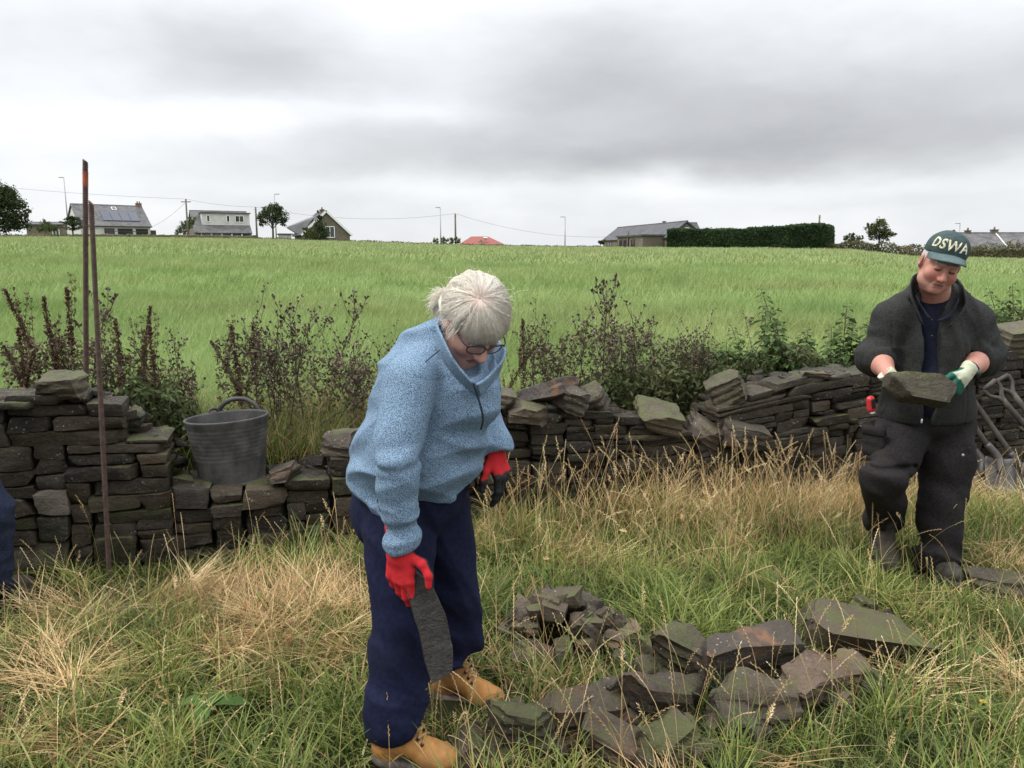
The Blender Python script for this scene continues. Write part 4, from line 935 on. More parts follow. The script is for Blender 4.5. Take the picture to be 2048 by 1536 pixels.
def glove_fn(c, coat, dirt):
    def fn(nt, b):
        a = nd(nt, 'Attribute', attribute_name='coat').outputs['Fac']; n = noise_(nt, 220, 3, .6); big = noise_(nt, 26, 6, .7)
        base = mix_(nt, math_(nt, 'MULTIPLY', n, .35), c, (c[0] * .55, c[1] * .55, c[2] * .55)); base = mix_(nt, math_(nt, 'MULTIPLY', sstep(nt, big, .5, .75), .5), base, dirt)
        nt.links.new(mix_(nt, a, base, coat), b.inputs['Base Color']); bump_(nt, b, n, .35, .0015)
        nt.links.new(sstep(nt, a, 0, 1, .85, .55), b.inputs['Roughness'])
    return fn
M_gred = mat('red knit glove with black coating', glove_fn((.52, .020, .026), (.012, .012, .013), (.26, .018, .02)), spec=.25)
M_ggrn = mat('cream knit glove with green coating', glove_fn((.52, .54, .40), (.008, .085, .055), (.16, .15, .11)), spec=.3)
M_boot = mat('tan nubuck', two_tone((.36, .165, .048), (.44, .215, .07), scale=26, bs=.25, bd=.002, c2=(.24, .125, .05), s2=9), rough=.75, spec=.2)
M_bootd = mat('muddy dark boot', two_tone((.028, .024, .02), (.06, .05, .04), scale=26, bs=.3, bd=.002), rough=.8)
M_sole = mat('boot sole', two_tone((.11, .095, .08), (.06, .05, .042), scale=40, bs=.4, bd=.003), rough=.85)
M_soled = mat('dark boot sole', two_tone((.03, .028, .025), (.05, .045, .04), scale=40, bs=.4), rough=.85)
M_lace = mat('laces', two_tone((.40, .27, .12), (.25, .16, .07), scale=120), rough=.85)
M_eyelet = mat('dark eyelet', None, rough=.4, Base_Color=(.02, .018, .016))
M_glass = mat('spectacle frame', None, rough=.25, spec=.6, Base_Color=(.012, .012, .016))
def lens_fn(nt, b):
    t = nd(nt, 'BsdfTransparent', {0: (.93, .95, .95, 1)}); g = nd(nt, 'BsdfGlossy', {'Roughness': .03}); mx = nd(nt, 'MixShader', {0: .10, 1: t.outputs[0], 2: g.outputs[0]})
    nt.links.new(mx.outputs[0], nt.nodes['Material Output'].inputs[0])
M_lens = mat('spectacle lens', lens_fn)
def hair_fn(c0, c1, c2):
    def fn(nt, b):
        a = nd(nt, 'Attribute', attribute_name='rnd').outputs['Fac']; p = nd(nt, 'Attribute', attribute_name='scalp').outputs['Fac']
        c = ramp_(nt, a, [(0., c0), (.5, c1), (1., c2)]); nt.links.new(mix_(nt, p, c, (.66, .34, .28)), b.inputs['Base Color'])
        t = nd(nt, 'BsdfTranslucent', {0: c}); mx = nd(nt, 'MixShader', {0: .25, 1: b.outputs[0], 2: t.outputs[0]}); nt.links.new(mx.outputs[0], nt.nodes['Material Output'].inputs[0])
    return fn
M_hair = mat('white blond hair', hair_fn((.74, .66, .52), (.93, .88, .78), (.98, .96, .90)), rough=.45, spec=.4)
M_hairg = mat('grey hair', hair_fn((.55, .54, .52), (.68, .67, .65), (.78, .77, .75)), rough=.5, spec=.3)

def head_prims(F, c, l, f, u, s=1.0, heavy=0.0):
    L = lambda x, y, z: c + s * (l * x + f * y + u * z); ax = (l, f, u)
    F.ell(L(0, -.012, .030), A(.077, .097, .088) * s, ax, .02); F.ell(L(0, .034, -.035), A(.062 + .005 * heavy, .062, .085) * s, ax, .03)
    F.ell(L(0, .043, -.083), A(.050 + .007 * heavy, .046, .036) * s, ax, .025); F.cone(L(-.008, .078, -.103), L(.008, .078, -.103), .017 * s, k=.02)
    for x in (-1, 1):
        F.ell(L(x * .041, .066, -.036), A(.024 + .004 * heavy, .024, .026) * s, ax, .02); F.ell(L(x * (.050 - .006 * heavy), .025, -.075), A(.024 + .006 * heavy, .035, .030) * s, ax, .02)
        F.ell(L(x * .031, .105, .001), A(.021, .022, .014) * s, ax, .014, 's')
        F.ell(L(x * .031, .083, .0), A(.0165, .0135, .0125) * s, ax, .004)
        F.cone(L(x * .012, .094, .021), L(x * .043, .083, .022), .0085 * s, .006 * s, .012)
        F.ell(L(x * .0125, .101, -.043), A(.010, .011, .009) * s, ax, .006)
        F.ell(L(x * .079, -.008, -.008), A(.010, .021, .033) * s, (nrm(l + f * -.35 * x), nrm(f + l * .35 * x), u), .006)
        F.ell(L(x * .088, -.004, -.006), A(.006, .011, .019) * s, (l, f, u), .005, 's')
        F.ell(L(x * .006, .120, -.053), A(.004, .006, .003) * s, ax, .002, 's')
    F.cone(L(0, .092, .012), L(0, .116, -.036), .0085 * s, .0125 * s, .012); F.ell(L(0, .113, -.038), A(.0125, .012, .011) * s, ax, .008)
    F.cone(L(-.019, .088, -.0665), L(.019, .088, -.0665), .0062 * s, k=.007); F.cone(L(0, .095, -.0655), L(0, .0955, -.0655), .005 * s, k=.006)
    F.cone(L(-.016, .089, -.0795), L(.016, .089, -.0795), .0066 * s, k=.008)
    F.cone(L(-.024, .098, -.0725), L(.024, .098, -.0725), .0030 * s, k=.003, op='s')
    for x in (-1, 1):   # folds from the nose to the mouth corners
        F.cone(L(x * .021, .1, -.045), L(x * .034, .088, -.074), .0035 * s, k=.006, op='s')
    if heavy: F.ell(L(0, .025, -.112), A(.046, .045, .024) * s, ax, .02)
def head_marks(V, c, l, f, u, s, heavy=0):
    q = (V - c) / s; X, Y, Z = q @ l, q @ f, q @ u
    g = lambda x, y, z, r: np.exp(-(((np.abs(X) - x) ** 2 + (Y - y) ** 2 + (Z - z) ** 2) / r ** 2))
    inh = (np.linalg.norm(q, axis=1) < .19)
    red = (.75 * g(.038, .085, -.04, .026) + .75 * g(0, .115, -.04, .018) + .4 * g(0, .08, -.1, .03) + .6 * g(.082, 0, -.01, .03) + .25 * g(0, .09, .05, .04)) * inh
    mark = np.where(inh & (np.abs(Z + .073) < .0115) & (np.abs(X) < .024 - .7 * np.abs(Z + .073)) & (Y > .07), .42, 0) + np.where(inh & (np.abs(Z + .0728) < .0028) & (np.abs(X) < .024) & (Y > .06), .5, 0)
    mark = mark + np.where(inh & (np.abs(Z + .0055) < .0042) & (np.abs(np.abs(X) - .031) < .014) & (Y > .07), .9, 0) + np.where(inh & (g(.006, .119, -.0525, .004) > .4), .8, 0)
    grey = np.where(inh & (np.abs(Z - .026 + .12 * (np.abs(X) - .028) ** 2 * 10) < .006) & (np.abs(np.abs(X) - .029) < .021) & (Y > .06), 1.0, 0) + .10 * inh * (Z < -.05) * (Y > .02) * (heavy > 0)
    return np.clip(red, 0, 1), np.clip(mark, 0, 1), grey
def hand_prims(F, wr, d, n, t, curls, thumb, s=1.0, pad=.0, bias=0.):
    """glove or hand from the wrist: d along the hand, n out of its back, t to the thumb side; returns finger tips"""
    wr = A(*wr); d = nrm(d); n = nrm(A(*n) - d * (A(*n) @ d)); t0 = A(*t); t = nrm(t0 - d * (t0 @ d) - n * (t0 @ n)); tips = []
    LN = [(.043, .027, .022), (.047, .030, .023), (.044, .028, .022), (.035, .022, .019)]
    B = [(.088, .032), (.093, .0105), (.088, -.0115), (.079, -.032)]
    for i in range(4):
        k = wr + s * (d * B[i][0] + t * B[i][1]); F.cone(wr + s * (d * .012 + t * B[i][1] * .55), k, (.0155 + pad) * s, (.0125 + pad) * s, .014)
        a = 0; p = k; dirv = nrm(d + t * (B[i][1] * 2.2 + bias))
        for j in range(3):
            a += math.radians(curls[i][j]); q = p + s * LN[i][j] * (dirv * math.cos(a) - n * math.sin(a)); rr = [.0098, .0090, .0082][j] + pad
            F.cone(p, q, (rr + .0006) * s, (rr - .0006) * s, .005); p = q
        tips.append(p)
    p = wr + s * (d * .022 + t * .026 - n * .006)
    F.cone(wr + s * (d * .02 + t * .01), wr + s * (d * .055 + t * .03 - n * .006), (.016 + pad) * s, (.014 + pad) * s, .014)
    for j, (v, ln, r0) in enumerate(zip(thumb, (.046, .034, .027), (.0135, .0112, .0098))):
        q = p + s * ln * nrm(d * v[0] + n * v[1] + t * v[2]); F.cone(p, q, (r0 + pad) * s, (r0 - .001 + pad) * s, .008); p = q
    tips.append(p)
    return d, n, t, tips
def glove(name, wr, d, n, t, curls, thumb, m, root, s=1.0, cuff=.055, cuffr=.035, tipl=.13, coatn=.05, label=None, bias=0.):
    wr = A(*wr); F = Field(wr - .24, wr + .24, .003); d, n, t, tips = hand_prims(F, wr, d, n, t, curls, thumb, s, .0015, bias)
    F.cone(wr - d * cuff, wr + d * .02, cuffr * s, .031 * s, .02, (n, 1.25)); F.cone(wr - d * (cuff + cuffr * 1.6), wr - d * (cuff + cuffr * 1.2), cuffr * 1.25, k=.004, op='s')
    F.disp(lambda p: -.0016 * fbm(p * 60, 2, 3))
    V, Q = F.mesh(1); N = normals(V, Q); al = (V - wr) @ d; nz = N @ n
    edge = coatn + .12 * vnoise(V * 60, 3); coat = ((nz < edge) & (al > .0 * s)) | (al > tipl * s + .006 * vnoise(V * 70, 5)); coat = coat.astype(float)
    for _ in range(2): coat = lap(np.stack([coat] * 3, -1), Q, .5)[:, 0]
    o = MB().add(V, Q, coat=coat).build(name, m, root)
    if label: o['label'] = label
    return o, tips
def boot(name, ankle, toe, root, bm, sm, lace=True, shaft=.19, tilt=0.0, s=1.0):
    FOOT.append((ankle[0] + .05 * toe[0], ankle[1] + .05 * toe[1] - .02, .15, .11)); t = nrm(A(toe[0], toe[1], 0)); z = A(0, 0, 1); sd = np.cross(z, t); M3 = np.array(Matrix.Rotation(tilt, 3, Vector(sd)))
    t2, z2 = M3 @ t, M3 @ z; g = A(*ankle); L = lambda a, b, h: g + s * (t2 * a + sd * b + z2 * h)      # ankle = point on the sole under the ankle
    F = Field(g - .27, g + .27, .0042); ax = (t2, sd, z2)
    F.cone(L(-.012, 0, shaft), L(-.005, 0, .09), .050 * s, .049 * s, .02, (sd, 1.12)); F.ell(L(-.032, 0, .052), A(.052, .041, .055) * s, ax, .02)
    F.cone(L(.0, 0, .105), L(.115, 0, .056), .046 * s, .041 * s, .02); F.ell(L(.135, .004, .046), A(.073, .049, .042) * s, ax, .02)
    F.cone(L(-.012, 0, shaft + .06), L(-.012, 0, shaft + .04), .052 * s, k=.01, op='s')
    F.plane(L(0, 0, .022), -z2, .004)
    F.disp(wrinkle(t2, 34, 9, .0022, 4)); F.disp(lambda p: -.0014 * fbm(p * 30, 2, 3))
    V, Q = F.mesh(1); b = MB().add(V, Q).build(name, bm, root)
    F = Field(g - .27, g + .27, .0042); F.ell(L(-.030, 0, .016), A(.060, .045, .03) * s, ax, .01); F.cone(L(-.02, 0, .016), L(.12, .003, .016), .040 * s, .046 * s, .02, (z2, 1.8)); F.ell(L(.137, .004, .016), A(.079, .054, .028) * s, ax, .02)
    F.plane(L(0, 0, .030), z2, .003); F.plane(L(0, 0, .0), -z2, .003); F.ell(L(.035, 0, -.004), A(.03, .09, .011) * s, ax, .004, 's')
    V, Q = F.mesh(1); MB().add(V, Q).build('sole', sm, b)
    if lace:
        lm = MB(); em = MB(); rows = 6
        for k in range(rows):
            q = k / (rows - 1); c = L(.102 - .062 * q - .022 * max(0, q - .6), 0, .099 + .085 * q + .01); w_ = .027 - .003 * q; nn = nrm(t2 * (.45 + .3 * q) + z2 * (.9 - .3 * q))
            for sg in (-1, 1):
                e0 = c + sd * sg * w_ - nn * .012; MB().add(*tube([e0 - nn * .003, e0 + nn * .005], .0055, 8)).build('eyelet', M_eyelet, b)
                if k < rows - 2:
                    q2 = (k + 1) / (rows - 1); c2 = L(.102 - .062 * q2 - .022 * max(0, q2 - .6), 0, .099 + .085 * q2 + .01); lm.add(*tube(spline([e0 + nn * .004, (c + c2) / 2 + nn * .006, c2 - sd * sg * w_ - nn * .008], 8), .0028, 6))
        top = L(.034, 0, .19)
        for sg in (): lm.add(*tube(spline([top, top + sd * sg * .035 + t2 * .03 + z2 * .01, top + sd * sg * .05 + t2 * .04 - z2 * .03, top + sd * sg * .015 + t2 * .022 - z2 * .01], 14), .0028, 6)); lm.add(*tube(spline([top, top + sd * sg * .02 + t2 * .045 - z2 * .04, top + sd * sg * .03 + t2 * .06 - z2 * .075], 10), .0028, 6))
        lm.build('laces', M_lace, b)
    return b
def ribbon(name, bot, top, m, root, n=60, rows=7, bulge=None, thick=.007):
    b, t = spline(bot, n), spline(top, n); V = []
    for i in range(rows):
        q = i / (rows - 1); p = b * (1 - q) + t * q
        if bulge is not None: p = p + math.sin(q * math.pi) * np.asarray(bulge)
        V.append(p)
    V = np.array(V).transpose(1, 0, 2).reshape(-1, 3); V = V + .003 * np.stack([vnoise(V * 25, 2), vnoise(V * 25, 3), vnoise(V * 25, 4)], -1)
    k = (np.arange(n - 1)[:, None] * rows + np.arange(rows - 1)[None]).ravel()
    o = MB().add(V, np.stack([k, k + rows, k + rows + 1, k + 1], -1)).build(name, m, root)
    s = o.modifiers.new('thickness', 'SOLIDIFY'); s.thickness = thick; s.offset = 0
    s2 = o.modifiers.new('round', 'SUBSURF'); s2.levels = 1; s2.render_levels = 1
    return o
def strands(mb, paths, r0, rr, sides=3, whorl=None):
    for p in paths:
        n = len(p); v, f = tube(p, np.linspace(r0, r0 * .35, n) * rr.uniform(.7, 1.3), sides, False); mb.add(v, f, rnd=rr.random(), scalp=0.0 if whorl is None else np.clip(.72 - np.linalg.norm(v - whorl, axis=1) / .075, 0, 1) * rr.uniform(.3, 1))

# ---------------------------------------------------------------- the woman bending with a stone
wm = tag(empty('person', (-.28, 2.48, 0)), 'white haired person in a blue fleece and red gloves stooping to lower a stone', 'person')
W_ = lambda px, py, Y: P(px, py, Y)
hf0 = nrm((.56, -.83, 0)); pt = R(47); wf = hf0 * math.cos(pt) - A(0, 0, 1) * math.sin(pt); wu = hf0 * math.sin(pt) + A(0, 0, 1) * math.cos(pt); wl = np.cross(wu, wf)
rl = R(-4); wl, wu = wl * math.cos(rl) + wu * math.sin(rl), wu * math.cos(rl) - wl * math.sin(rl)
wc = W_(946, 640, 2.33)
shR, elR, wrR = W_(822, 764, 2.262), W_(790, 922, 2.165), W_(804, 1082, 2.185)
shL, elL, wrL = W_(950, 752, 2.52), W_(958, 834, 2.58), W_(985, 886, 2.51)
chest, belly, hem = W_(872, 790, 2.42), W_(842, 880, 2.45), W_(828, 948, 2.49)
neck0 = W_(893, 690, 2.40)
F = Field((-.62, 2.05, .62), (.12, 2.78, 1.66), .0035)
head_prims(F, wc, wl, wf, wu)
F.cone(wc - wf * .03 - wu * .05, neck0, .050, .052, .03); F.cone(neck0 + A(0, 0, -.05), chest, .06, .10, .05); F.cone(chest, hem, .12, .13, .05)
F.cone(neck0 + A(0, 0, -.07), shR, .05, .045, .03); F.cone(neck0 + A(0, 0, -.07), shL, .05, .045, .03)
for a_, b_, c_ in ((shR, elR, wrR), (shL, elL, wrL)): F.chain([a_, b_, c_], [.046, .038, .026], .03)
hR = (A(.04, -.04, -1), A(-.50, -.85, .06), A(.86, -.50, 0)); hL = (A(.28, -.12, -.95), A(.80, -.45, .1), A(.35, -.85, -.2))
curR = [(10, 16, 12), (14, 20, 14), (20, 24, 16), (26, 28, 18)]; thR = [(.30, .0, .97), (.85, .0, .50), (1, -.05, -.05)]
curL = [(14, 20, 14), (20, 24, 16), (26, 28, 18), (32, 30, 20)]; thL = [(.7, -.3, .6), (.85, -.3, .35), (.9, -.3, .2)]
wrR2 = wrR + nrm(hR[0]) * .02 + A(-.010, 0, 0); wrL2 = wrL + nrm(hL[0]) * .02
hand_prims(F, wrR2, *hR, curR, thR, 1.10, -.0035, -.14); hand_prims(F, wrL2, *hL, curL, thL, 1.02, -.0035)
V, Q = F.mesh(1); rd, mk, gy = head_marks(V, wc, wl, wf, wu, 1.0)
MB().add(V, Q, red=rd * .8 + .1, mark=mk, grey=gy * .5).build('body', M_skin, wm)
# fleece
F = Field((-.70, 2.0, .60), (.14, 2.82, 1.56), .005)
F.ell(hem + A(0, 0, .01), (.176, .16, .12), None, .05); F.cone(hem, belly, .172, .176, .05); F.cone(belly, chest, .178, .152, .06); F.cone(chest, W_(890, 730, 2.42), .150, .108, .06)
F.cone(W_(886, 726, 2.42), neck0 + A(0, 0, .01), .10, .080, .05); F.ell(W_(838, 765, 2.46), (.12, .12, .12), None, .07); F.ell(W_(858, 725, 2.42), (.105, .11, .085), None, .06); F.ell(W_(772, 900, 2.50), (.10, .12, .10), None, .06)
F.ell(W_(930, 800, 2.34), (.10, .09, .10), None, .07)
F.cone(W_(886, 735, 2.42), shR, .085, .076, .04); F.cone(W_(890, 735, 2.42), shL, .085, .075, .04)
F.chain([shR, elR], [.080, .060], .014); F.chain([elR, elR * .35 + wrR * .65, wrR + A(0, 0, .03), wrR], [.058, .049, .045, .047], .008)
F.chain([shL, elL, wrL], [.078, .062, .043], .02)
F.ell(W_(937, 724, 2.29), (.050, .060, .055), None, .012, 's')
F.plane(W_(828, 1001, 2.34), A(.20, .55, -1), .010)
for wr_, el_, r_ in ((wrR, elR, .072), (wrL, elL, .060)):
    dd = nrm(wr_ - el_); F.cone(wr_ + dd * (r_ + .006), wr_ + dd * (r_ + .03), r_, k=.006, op='s')
axR, axL = nrm(wrR - elR), nrm(wrL - elL)
def arm_mask(p, a, b, r): 
    ab = b - a; t = np.clip(((p - a) @ ab) / (ab @ ab), 0, 1); return np.exp(-np.maximum(np.linalg.norm(p - a - t[:, None] * ab, axis=1) - r, 0) ** 2 / .02 ** 2), t
def fleece_folds(p):
    m1, t1 = arm_mask(p, elR, wrR, .07); m0, t0 = arm_mask(p, shR, elR, .09)
    d = wrinkle(axR, 30, 7, .009, 11)(p) * m1 * (.4 + .8 * t1)
    d = d + wrinkle(nrm(elR - shR), 13, 5, .009, 12)(p) * m0 * (.25 + t0 ** 2)
    m2, _ = arm_mask(p, elL, wrL, .07); d = d + wrinkle(axL, 24, 6, .004, 13)(p) * m2
    # crease round the inner elbow
    q = p - elR; d = d + .009 * np.exp(-((q @ nrm(axR + A(0, .2, -.1))) / .012) ** 2) * m1 * (np.linalg.norm(q, axis=1) < .11)
    q2 = (p - shR) @ nrm(elR - shR); d = d + 0.002 * np.exp(-((q2 + .012 + .02 * np.sin(p[:, 0] * 30)) / .004) ** 2) * (np.linalg.norm(p - shR, axis=1) < .12)
    # loose horizontal drape across the front and the gathered hem
    tor = 1 - np.maximum(m0, m1); zz = p[:, 2]
    d = d + wrinkle(nrm((.35, .1, 1)), 12, 2.6, .025, 14)(p) * tor * np.clip((1.16 - zz) / .2, 0.12, 1) + wrinkle(nrm((-.5, .1, 1)), 17, 4, .010, 15)(p) * tor
    d = d - .008 * np.exp(-((zz - .80 - .12 * (p[:, 0] + .4)) / .018) ** 2) * tor
    return d + .006 * fbm(p * 11, 2, 5) + .0012 * fbm(p * 90, 2, 6)
F.disp(fleece_folds, .04)
V, Q = F.mesh(3); MB().add(V, Q).build('fleece', M_fleece, wm)
# stand-up collar, open at the front
cb = [W_(952, 790, 2.235), W_(930, 772, 2.235), W_(905, 748, 2.235), W_(884, 716, 2.26), W_(872, 684, 2.34), W_(905, 668, 2.50), W_(955, 680, 2.56), W_(990, 716, 2.50), W_(996, 748, 2.40), W_(978, 775, 2.29), W_(957, 792, 2.238)]
ct = [W_(945, 764, 2.19), W_(922, 738, 2.185), W_(900, 706, 2.19), W_(884, 672, 2.235), W_(877, 643, 2.33), W_(908, 636, 2.48), W_(958, 646, 2.55), W_(998, 680, 2.49), W_(1011, 706, 2.385), W_(985, 742, 2.27), W_(952, 768, 2.195)]
ribbon('collar', cb, ct, M_fleece, wm, 90, 8, (0, 0, .0), .009)
MB().add(*tube(spline([W_(947, 766, 2.188), W_(955, 792, 2.208), W_(962, 815, 2.212), W_(966, 838, 2.224), W_(962, 858, 2.245)], 24), .0035, 6)).build('zip_placket', M_seam, wm)
MB().add(*tube(spline([W_(880, 700, 2.232), W_(860, 716, 2.235), W_(836, 738, 2.222)], 16) , .0016, 5)).build('shoulder_seam', M_seam, wm)
# trousers
hipR, knR, anR = W_(800, 1015, 2.43), W_(802, 1235, 2.34), W_(794, 1432, 2.315)
hipL, knL, anL = W_(872, 1015, 2.55), W_(912, 1180, 2.60), W_(910, 1325, 2.655)
F = Field((-.66, 2.02, .04), (.10, 2.86, .98), .0055)
F.ell(W_(828, 975, 2.49), (.172, .16, .15), None, .05); F.ell(W_(775, 1015, 2.53), (.12, .13, .13), None, .06)
F.chain([hipR, knR, anR], [.116, .088, .083], .016); F.cone(anR, anR - A(.025, -.012, .06), .084, .080, .02); F.plane(W_(795, 1460, 2.28), A(.95, .1, -1), .006); F.chain([hipL, knL, anL], [.112, .084, .080], .016)
F.cone(anL, anL - A(0, 0, .02), .083, .08, .02)
F.plane(W_(795, 1464, 2.28), A(.30, .1, -1), .006)
def trouser_folds(p):
    mR, tR = arm_mask(p, knR, anR, .1); mL, tL = arm_mask(p, knL, anL, .09); up = np.clip((p[:, 2] - .45) / .3, 0, 1)
    d = wrinkle((.25, .1, 1), 10, 4, .020, 21)(p) * np.maximum(mR * (.35 + tR), mL * (.3 + .8 * tL)) + wrinkle((.9, .3, .5), 14, 2.5, .010, 24)(p)
    d = d + wrinkle((1, .3, .15), 12, 2.2, .010, 22)(p) * up
    low = np.exp(-((p[:, 2] - .20) / .07) ** 2); d = d + wrinkle((.2, .2, 1), 24, 7, .010, 23)(p) * low
    return d + .006 * fbm(p * 9, 2, 5)
F.disp(trouser_folds, .04); V, Q = F.mesh(2); MB().add(V, Q).build('trousers', M_navy, wm)
g0 = G(752, 1518, .0); g1 = G(905, 1548, .0); tR = nrm(g1 - g0); boot('boot', g0 + tR * .075, (tR[0], tR[1]), wm, M_boot, M_sole, tilt=0)
g0 = G(868, 1388, .0); g1 = G(1000, 1424, .0); tL = nrm(g1 - g0); boot('boot', g0 + tL * .075, (tL[0], tL[1]), wm, M_boot, M_sole)
glove('glove', wrR2, *hR, curR, thR, M_gred, wm, 1.10, .06, .037, .168, .02, None, -.14)
glove('glove', wrL2, *hL, curL, thL, M_gred, wm, 1.02, .05, .034, .078, .12)
# hair: scalp shell, strands falling from the whorl, fringe, tied tail
Hc = wc + wu * .030 - wf * .012; er = A(.088, .108, .100); HL = lambda x, y, z: Hc + wl * x + wf * y + wu * z
F = Field(wc - .18, wc + .18, .0035); F.ell(Hc, er - .006, (wl, wf, wu), .01)
for x in (-1, 1): F.ell(HL(x * .070, -.035, -.030), (.016, .045, .035), (wl, wf, wu), .02)
F.ell(HL(0, -.07, -.05), (.055, .045, .05), (wl, wf, wu), .03)
F.ell(HL(0, .135, -.075), (.098, .09, .095), (wl, wf, wu), .01, 's')
V, Q = F.mesh(2); q = (V - Hc); whd = nrm(P(958, 600, 2.245) - Hc); ang = np.arccos(np.clip((q / np.linalg.norm(q, axis=1)[:, None]) @ whd, -1, 1))
hr_ = MB().add(V, Q, rnd=.45 + .3 * vnoise(V * 60, 2), scalp=np.clip(1.0 - ang / .62, 0, 1) * .85).build('hair', M_hair, wm)
rr = np.random.default_rng(3); sm = MB(); w1 = nrm(np.cross(whd, wl)); w2 = np.cross(whd, w1); paths = []
for k in range(7600):
    th = rr.uniform(0, 6.2832); a0 = rr.uniform(.015, .35) if rr.random() < .5 else rr.uniform(.3, 1.1); tw = rr.normal(.12, .10); n = 13; al = np.linspace(a0, a0 + rr.uniform(1.0, 1.7), n); lift = rr.uniform(.0, .012); out = []
    ph = th + tw * (al - a0) + .05 * np.sin(al * 5 + k); dd = whd * np.cos(al)[:, None] + (w1 * np.cos(ph)[:, None] + w2 * np.sin(ph)[:, None]) * np.sin(al)[:, None]
    loc = np.stack([dd @ wl, dd @ wf, dd @ wu], -1); rad = 1 / np.linalg.norm(loc / er, axis=1); z = loc[:, 2] * rad; y = loc[:, 1] * rad
    lim = np.interp(y, [-.10, -.03, .0, .03, .06], [-.075, -.055, -.028, -.012, -.02]); lim = np.where(y > .045, -.024 + .010 * math.sin(th * 9) + .012 * (k % 7) / 7, lim)
    bad = np.nonzero(z < lim)[0]; n_ = bad[0] if len(bad) else n
    rr_ = rad * (1 - .055 * np.exp(-(al / .16) ** 2) + .018 * vnoise(dd * 22 + 5, 9) * np.minimum(1, al * 2)) + (lift * .5 + .005 + .004 * vnoise(np.stack([np.cos(ph) * 7, np.sin(ph) * 7, al * 1.1], -1), 4)) * np.sin(np.minimum(1, np.arange(n) / 8) * 1.6) + .0012 * vnoise(dd * 20, k % 50)
    out = (Hc + dd * rr_[:, None])[:n_]
    if len(out) > 3: paths.append(np.array(out))
strands(sm, paths, .0006, rr, 3, Hc + whd * .098)
for k in range(260):   # loose side locks over the ear and flyaways
    side = 1 if rr.random() < .25 else -1
    if k < 150: p0 = HL(side * .080, rr.uniform(-.03, .06), rr.uniform(-.02, .02)); p1 = p0 + wl * side * .008 - wu * rr.uniform(.02, .05) + wf * rr.uniform(-.02, .02); p2 = p1 - wu * rr.uniform(.01, .04) + wf * rr.normal(0, .012)
    else:
        dd = nrm(rr.normal(0, 1, 3) + wu * .8); p0 = Hc + dd * .092; p1 = p0 + dd * rr.uniform(.008, .02) + rr.normal(0, .012, 3); p2 = p1 + rr.normal(0, .016, 3) - wf * .008
    strands(sm, [spline([p0, p1, p2], 8)], .0006, rr)
sm.build('strands', M_hair, hr_)
tl = MB(); tb = P(893, 596, 2.40)
for k in range(420):
    o = rr.normal(0, .010, 3); e = nrm(A(-.9, .15, .15) + rr.normal(0, .5, 3)); L = rr.uniform(.02, .052)
    tl.add(*tube(spline([tb + o * 1.6 + A(.03, -.01, 0), tb + o * .6, tb + o + e * L * .5, tb + o + e * L + A(0, 0, -.012) + rr.normal(0, .008, 3)], 8), np.linspace(.0010, .0004, 8), 3, False), rnd=rr.random())
for k in range(260):   # lower hanging part of the tail
    o = rr.normal(0, .010, 3); L = rr.uniform(.04, .07); tl.add(*tube(spline([tb + o, tb + o + A(-.018, 0, .0), tb + o + A(-.022, 0, -L * .5), tb + o + A(-.012, 0, -L)], 8), np.linspace(.0010, .0005, 8), 3, False), rnd=rr.random() * .6)
tl.build('ponytail', M_hair, hr_)
# glasses
gl = MB(); HW = lambda x, y, z: wc + wl * x + wf * y + wu * z; ln = MB()
for sx_ in (-1, 1):
    ring = []; 
    for k in range(33):
        a = k / 32 * 2 * math.pi; cx, cz = math.cos(a), math.sin(a); ring.append(HW(sx_ * .033 + .027 * abs(cx) ** .7 * np.sign(cx), .110 - .012 * ((sx_ * .033 + .027 * cx) / .06) ** 2, -.004 + .018 * abs(cz) ** .75 * np.sign(cz)))
    ring = np.array(ring); gl.add(*tube(ring, np.where(ring @ wu > (wc @ wu + .006), .0032, .0021), 6)); c = ring[:-1].mean(0); ln.add(np.concatenate([ring[:-1], [c]]), np.array([[i, (i + 1) % 32, 32] for i in range(32)]))
    gl.add(*tube(spline([HW(sx_ * .060, .104, .006), HW(sx_ * .074, .085, .006), HW(sx_ * .080, .03, .004), HW(sx_ * .079, -.012, .002), HW(sx_ * .078, -.03, -.02)], 16), .0026, 6))
gl.add(*tube(spline([HW(-.008, .111, .004), HW(0, .115, .007), HW(.008, .111, .004)], 8), .0022, 6))
go = gl.build('glasses', M_glass, wm); ln.build('lens', M_lens, go)
# the stone she lowers
M_damp = mat('damp dark gritstone', rock_fn((.042, .037, .033), (.022, .020, .018), (.036, .033, .028), moss=-.3, spots=.9), rough=.7)
V, F_ = stone((.040, .030, .165), 77, rnd=.12, warp=.17, cuts=6, rough=.005, cell=.016, cutmin=.66, ledge=0.)
V[:, 0] *= np.interp(V[:, 2], [-.17, -.02, .09, .17], [.72, 1.12, 1.05, .72]); V[:, 2] += .35 * V[:, 0] * (V[:, 2] > .08); V[:, 0] += .030 * np.sin((V[:, 2] + .18) / .36 * 2.4) * -1; ctr = W_(841, 1249, 2.165); ax = nrm(W_(862, 1354, 2.13) - W_(821, 1144, 2.20)); sd = nrm(np.cross(ax, A(-.25, 1, .1))); fr = np.cross(sd, ax)
V = ctr + np.outer(V[:, 0], -sd) + np.outer(V[:, 1], fr) + np.outer(V[:, 2], ax)
tag(MB().add(V, F_).build('carried_stone', M_damp, loc=ctr, sharp=38), 'long narrow dark stone hanging from the red gloved hand', 'stone')

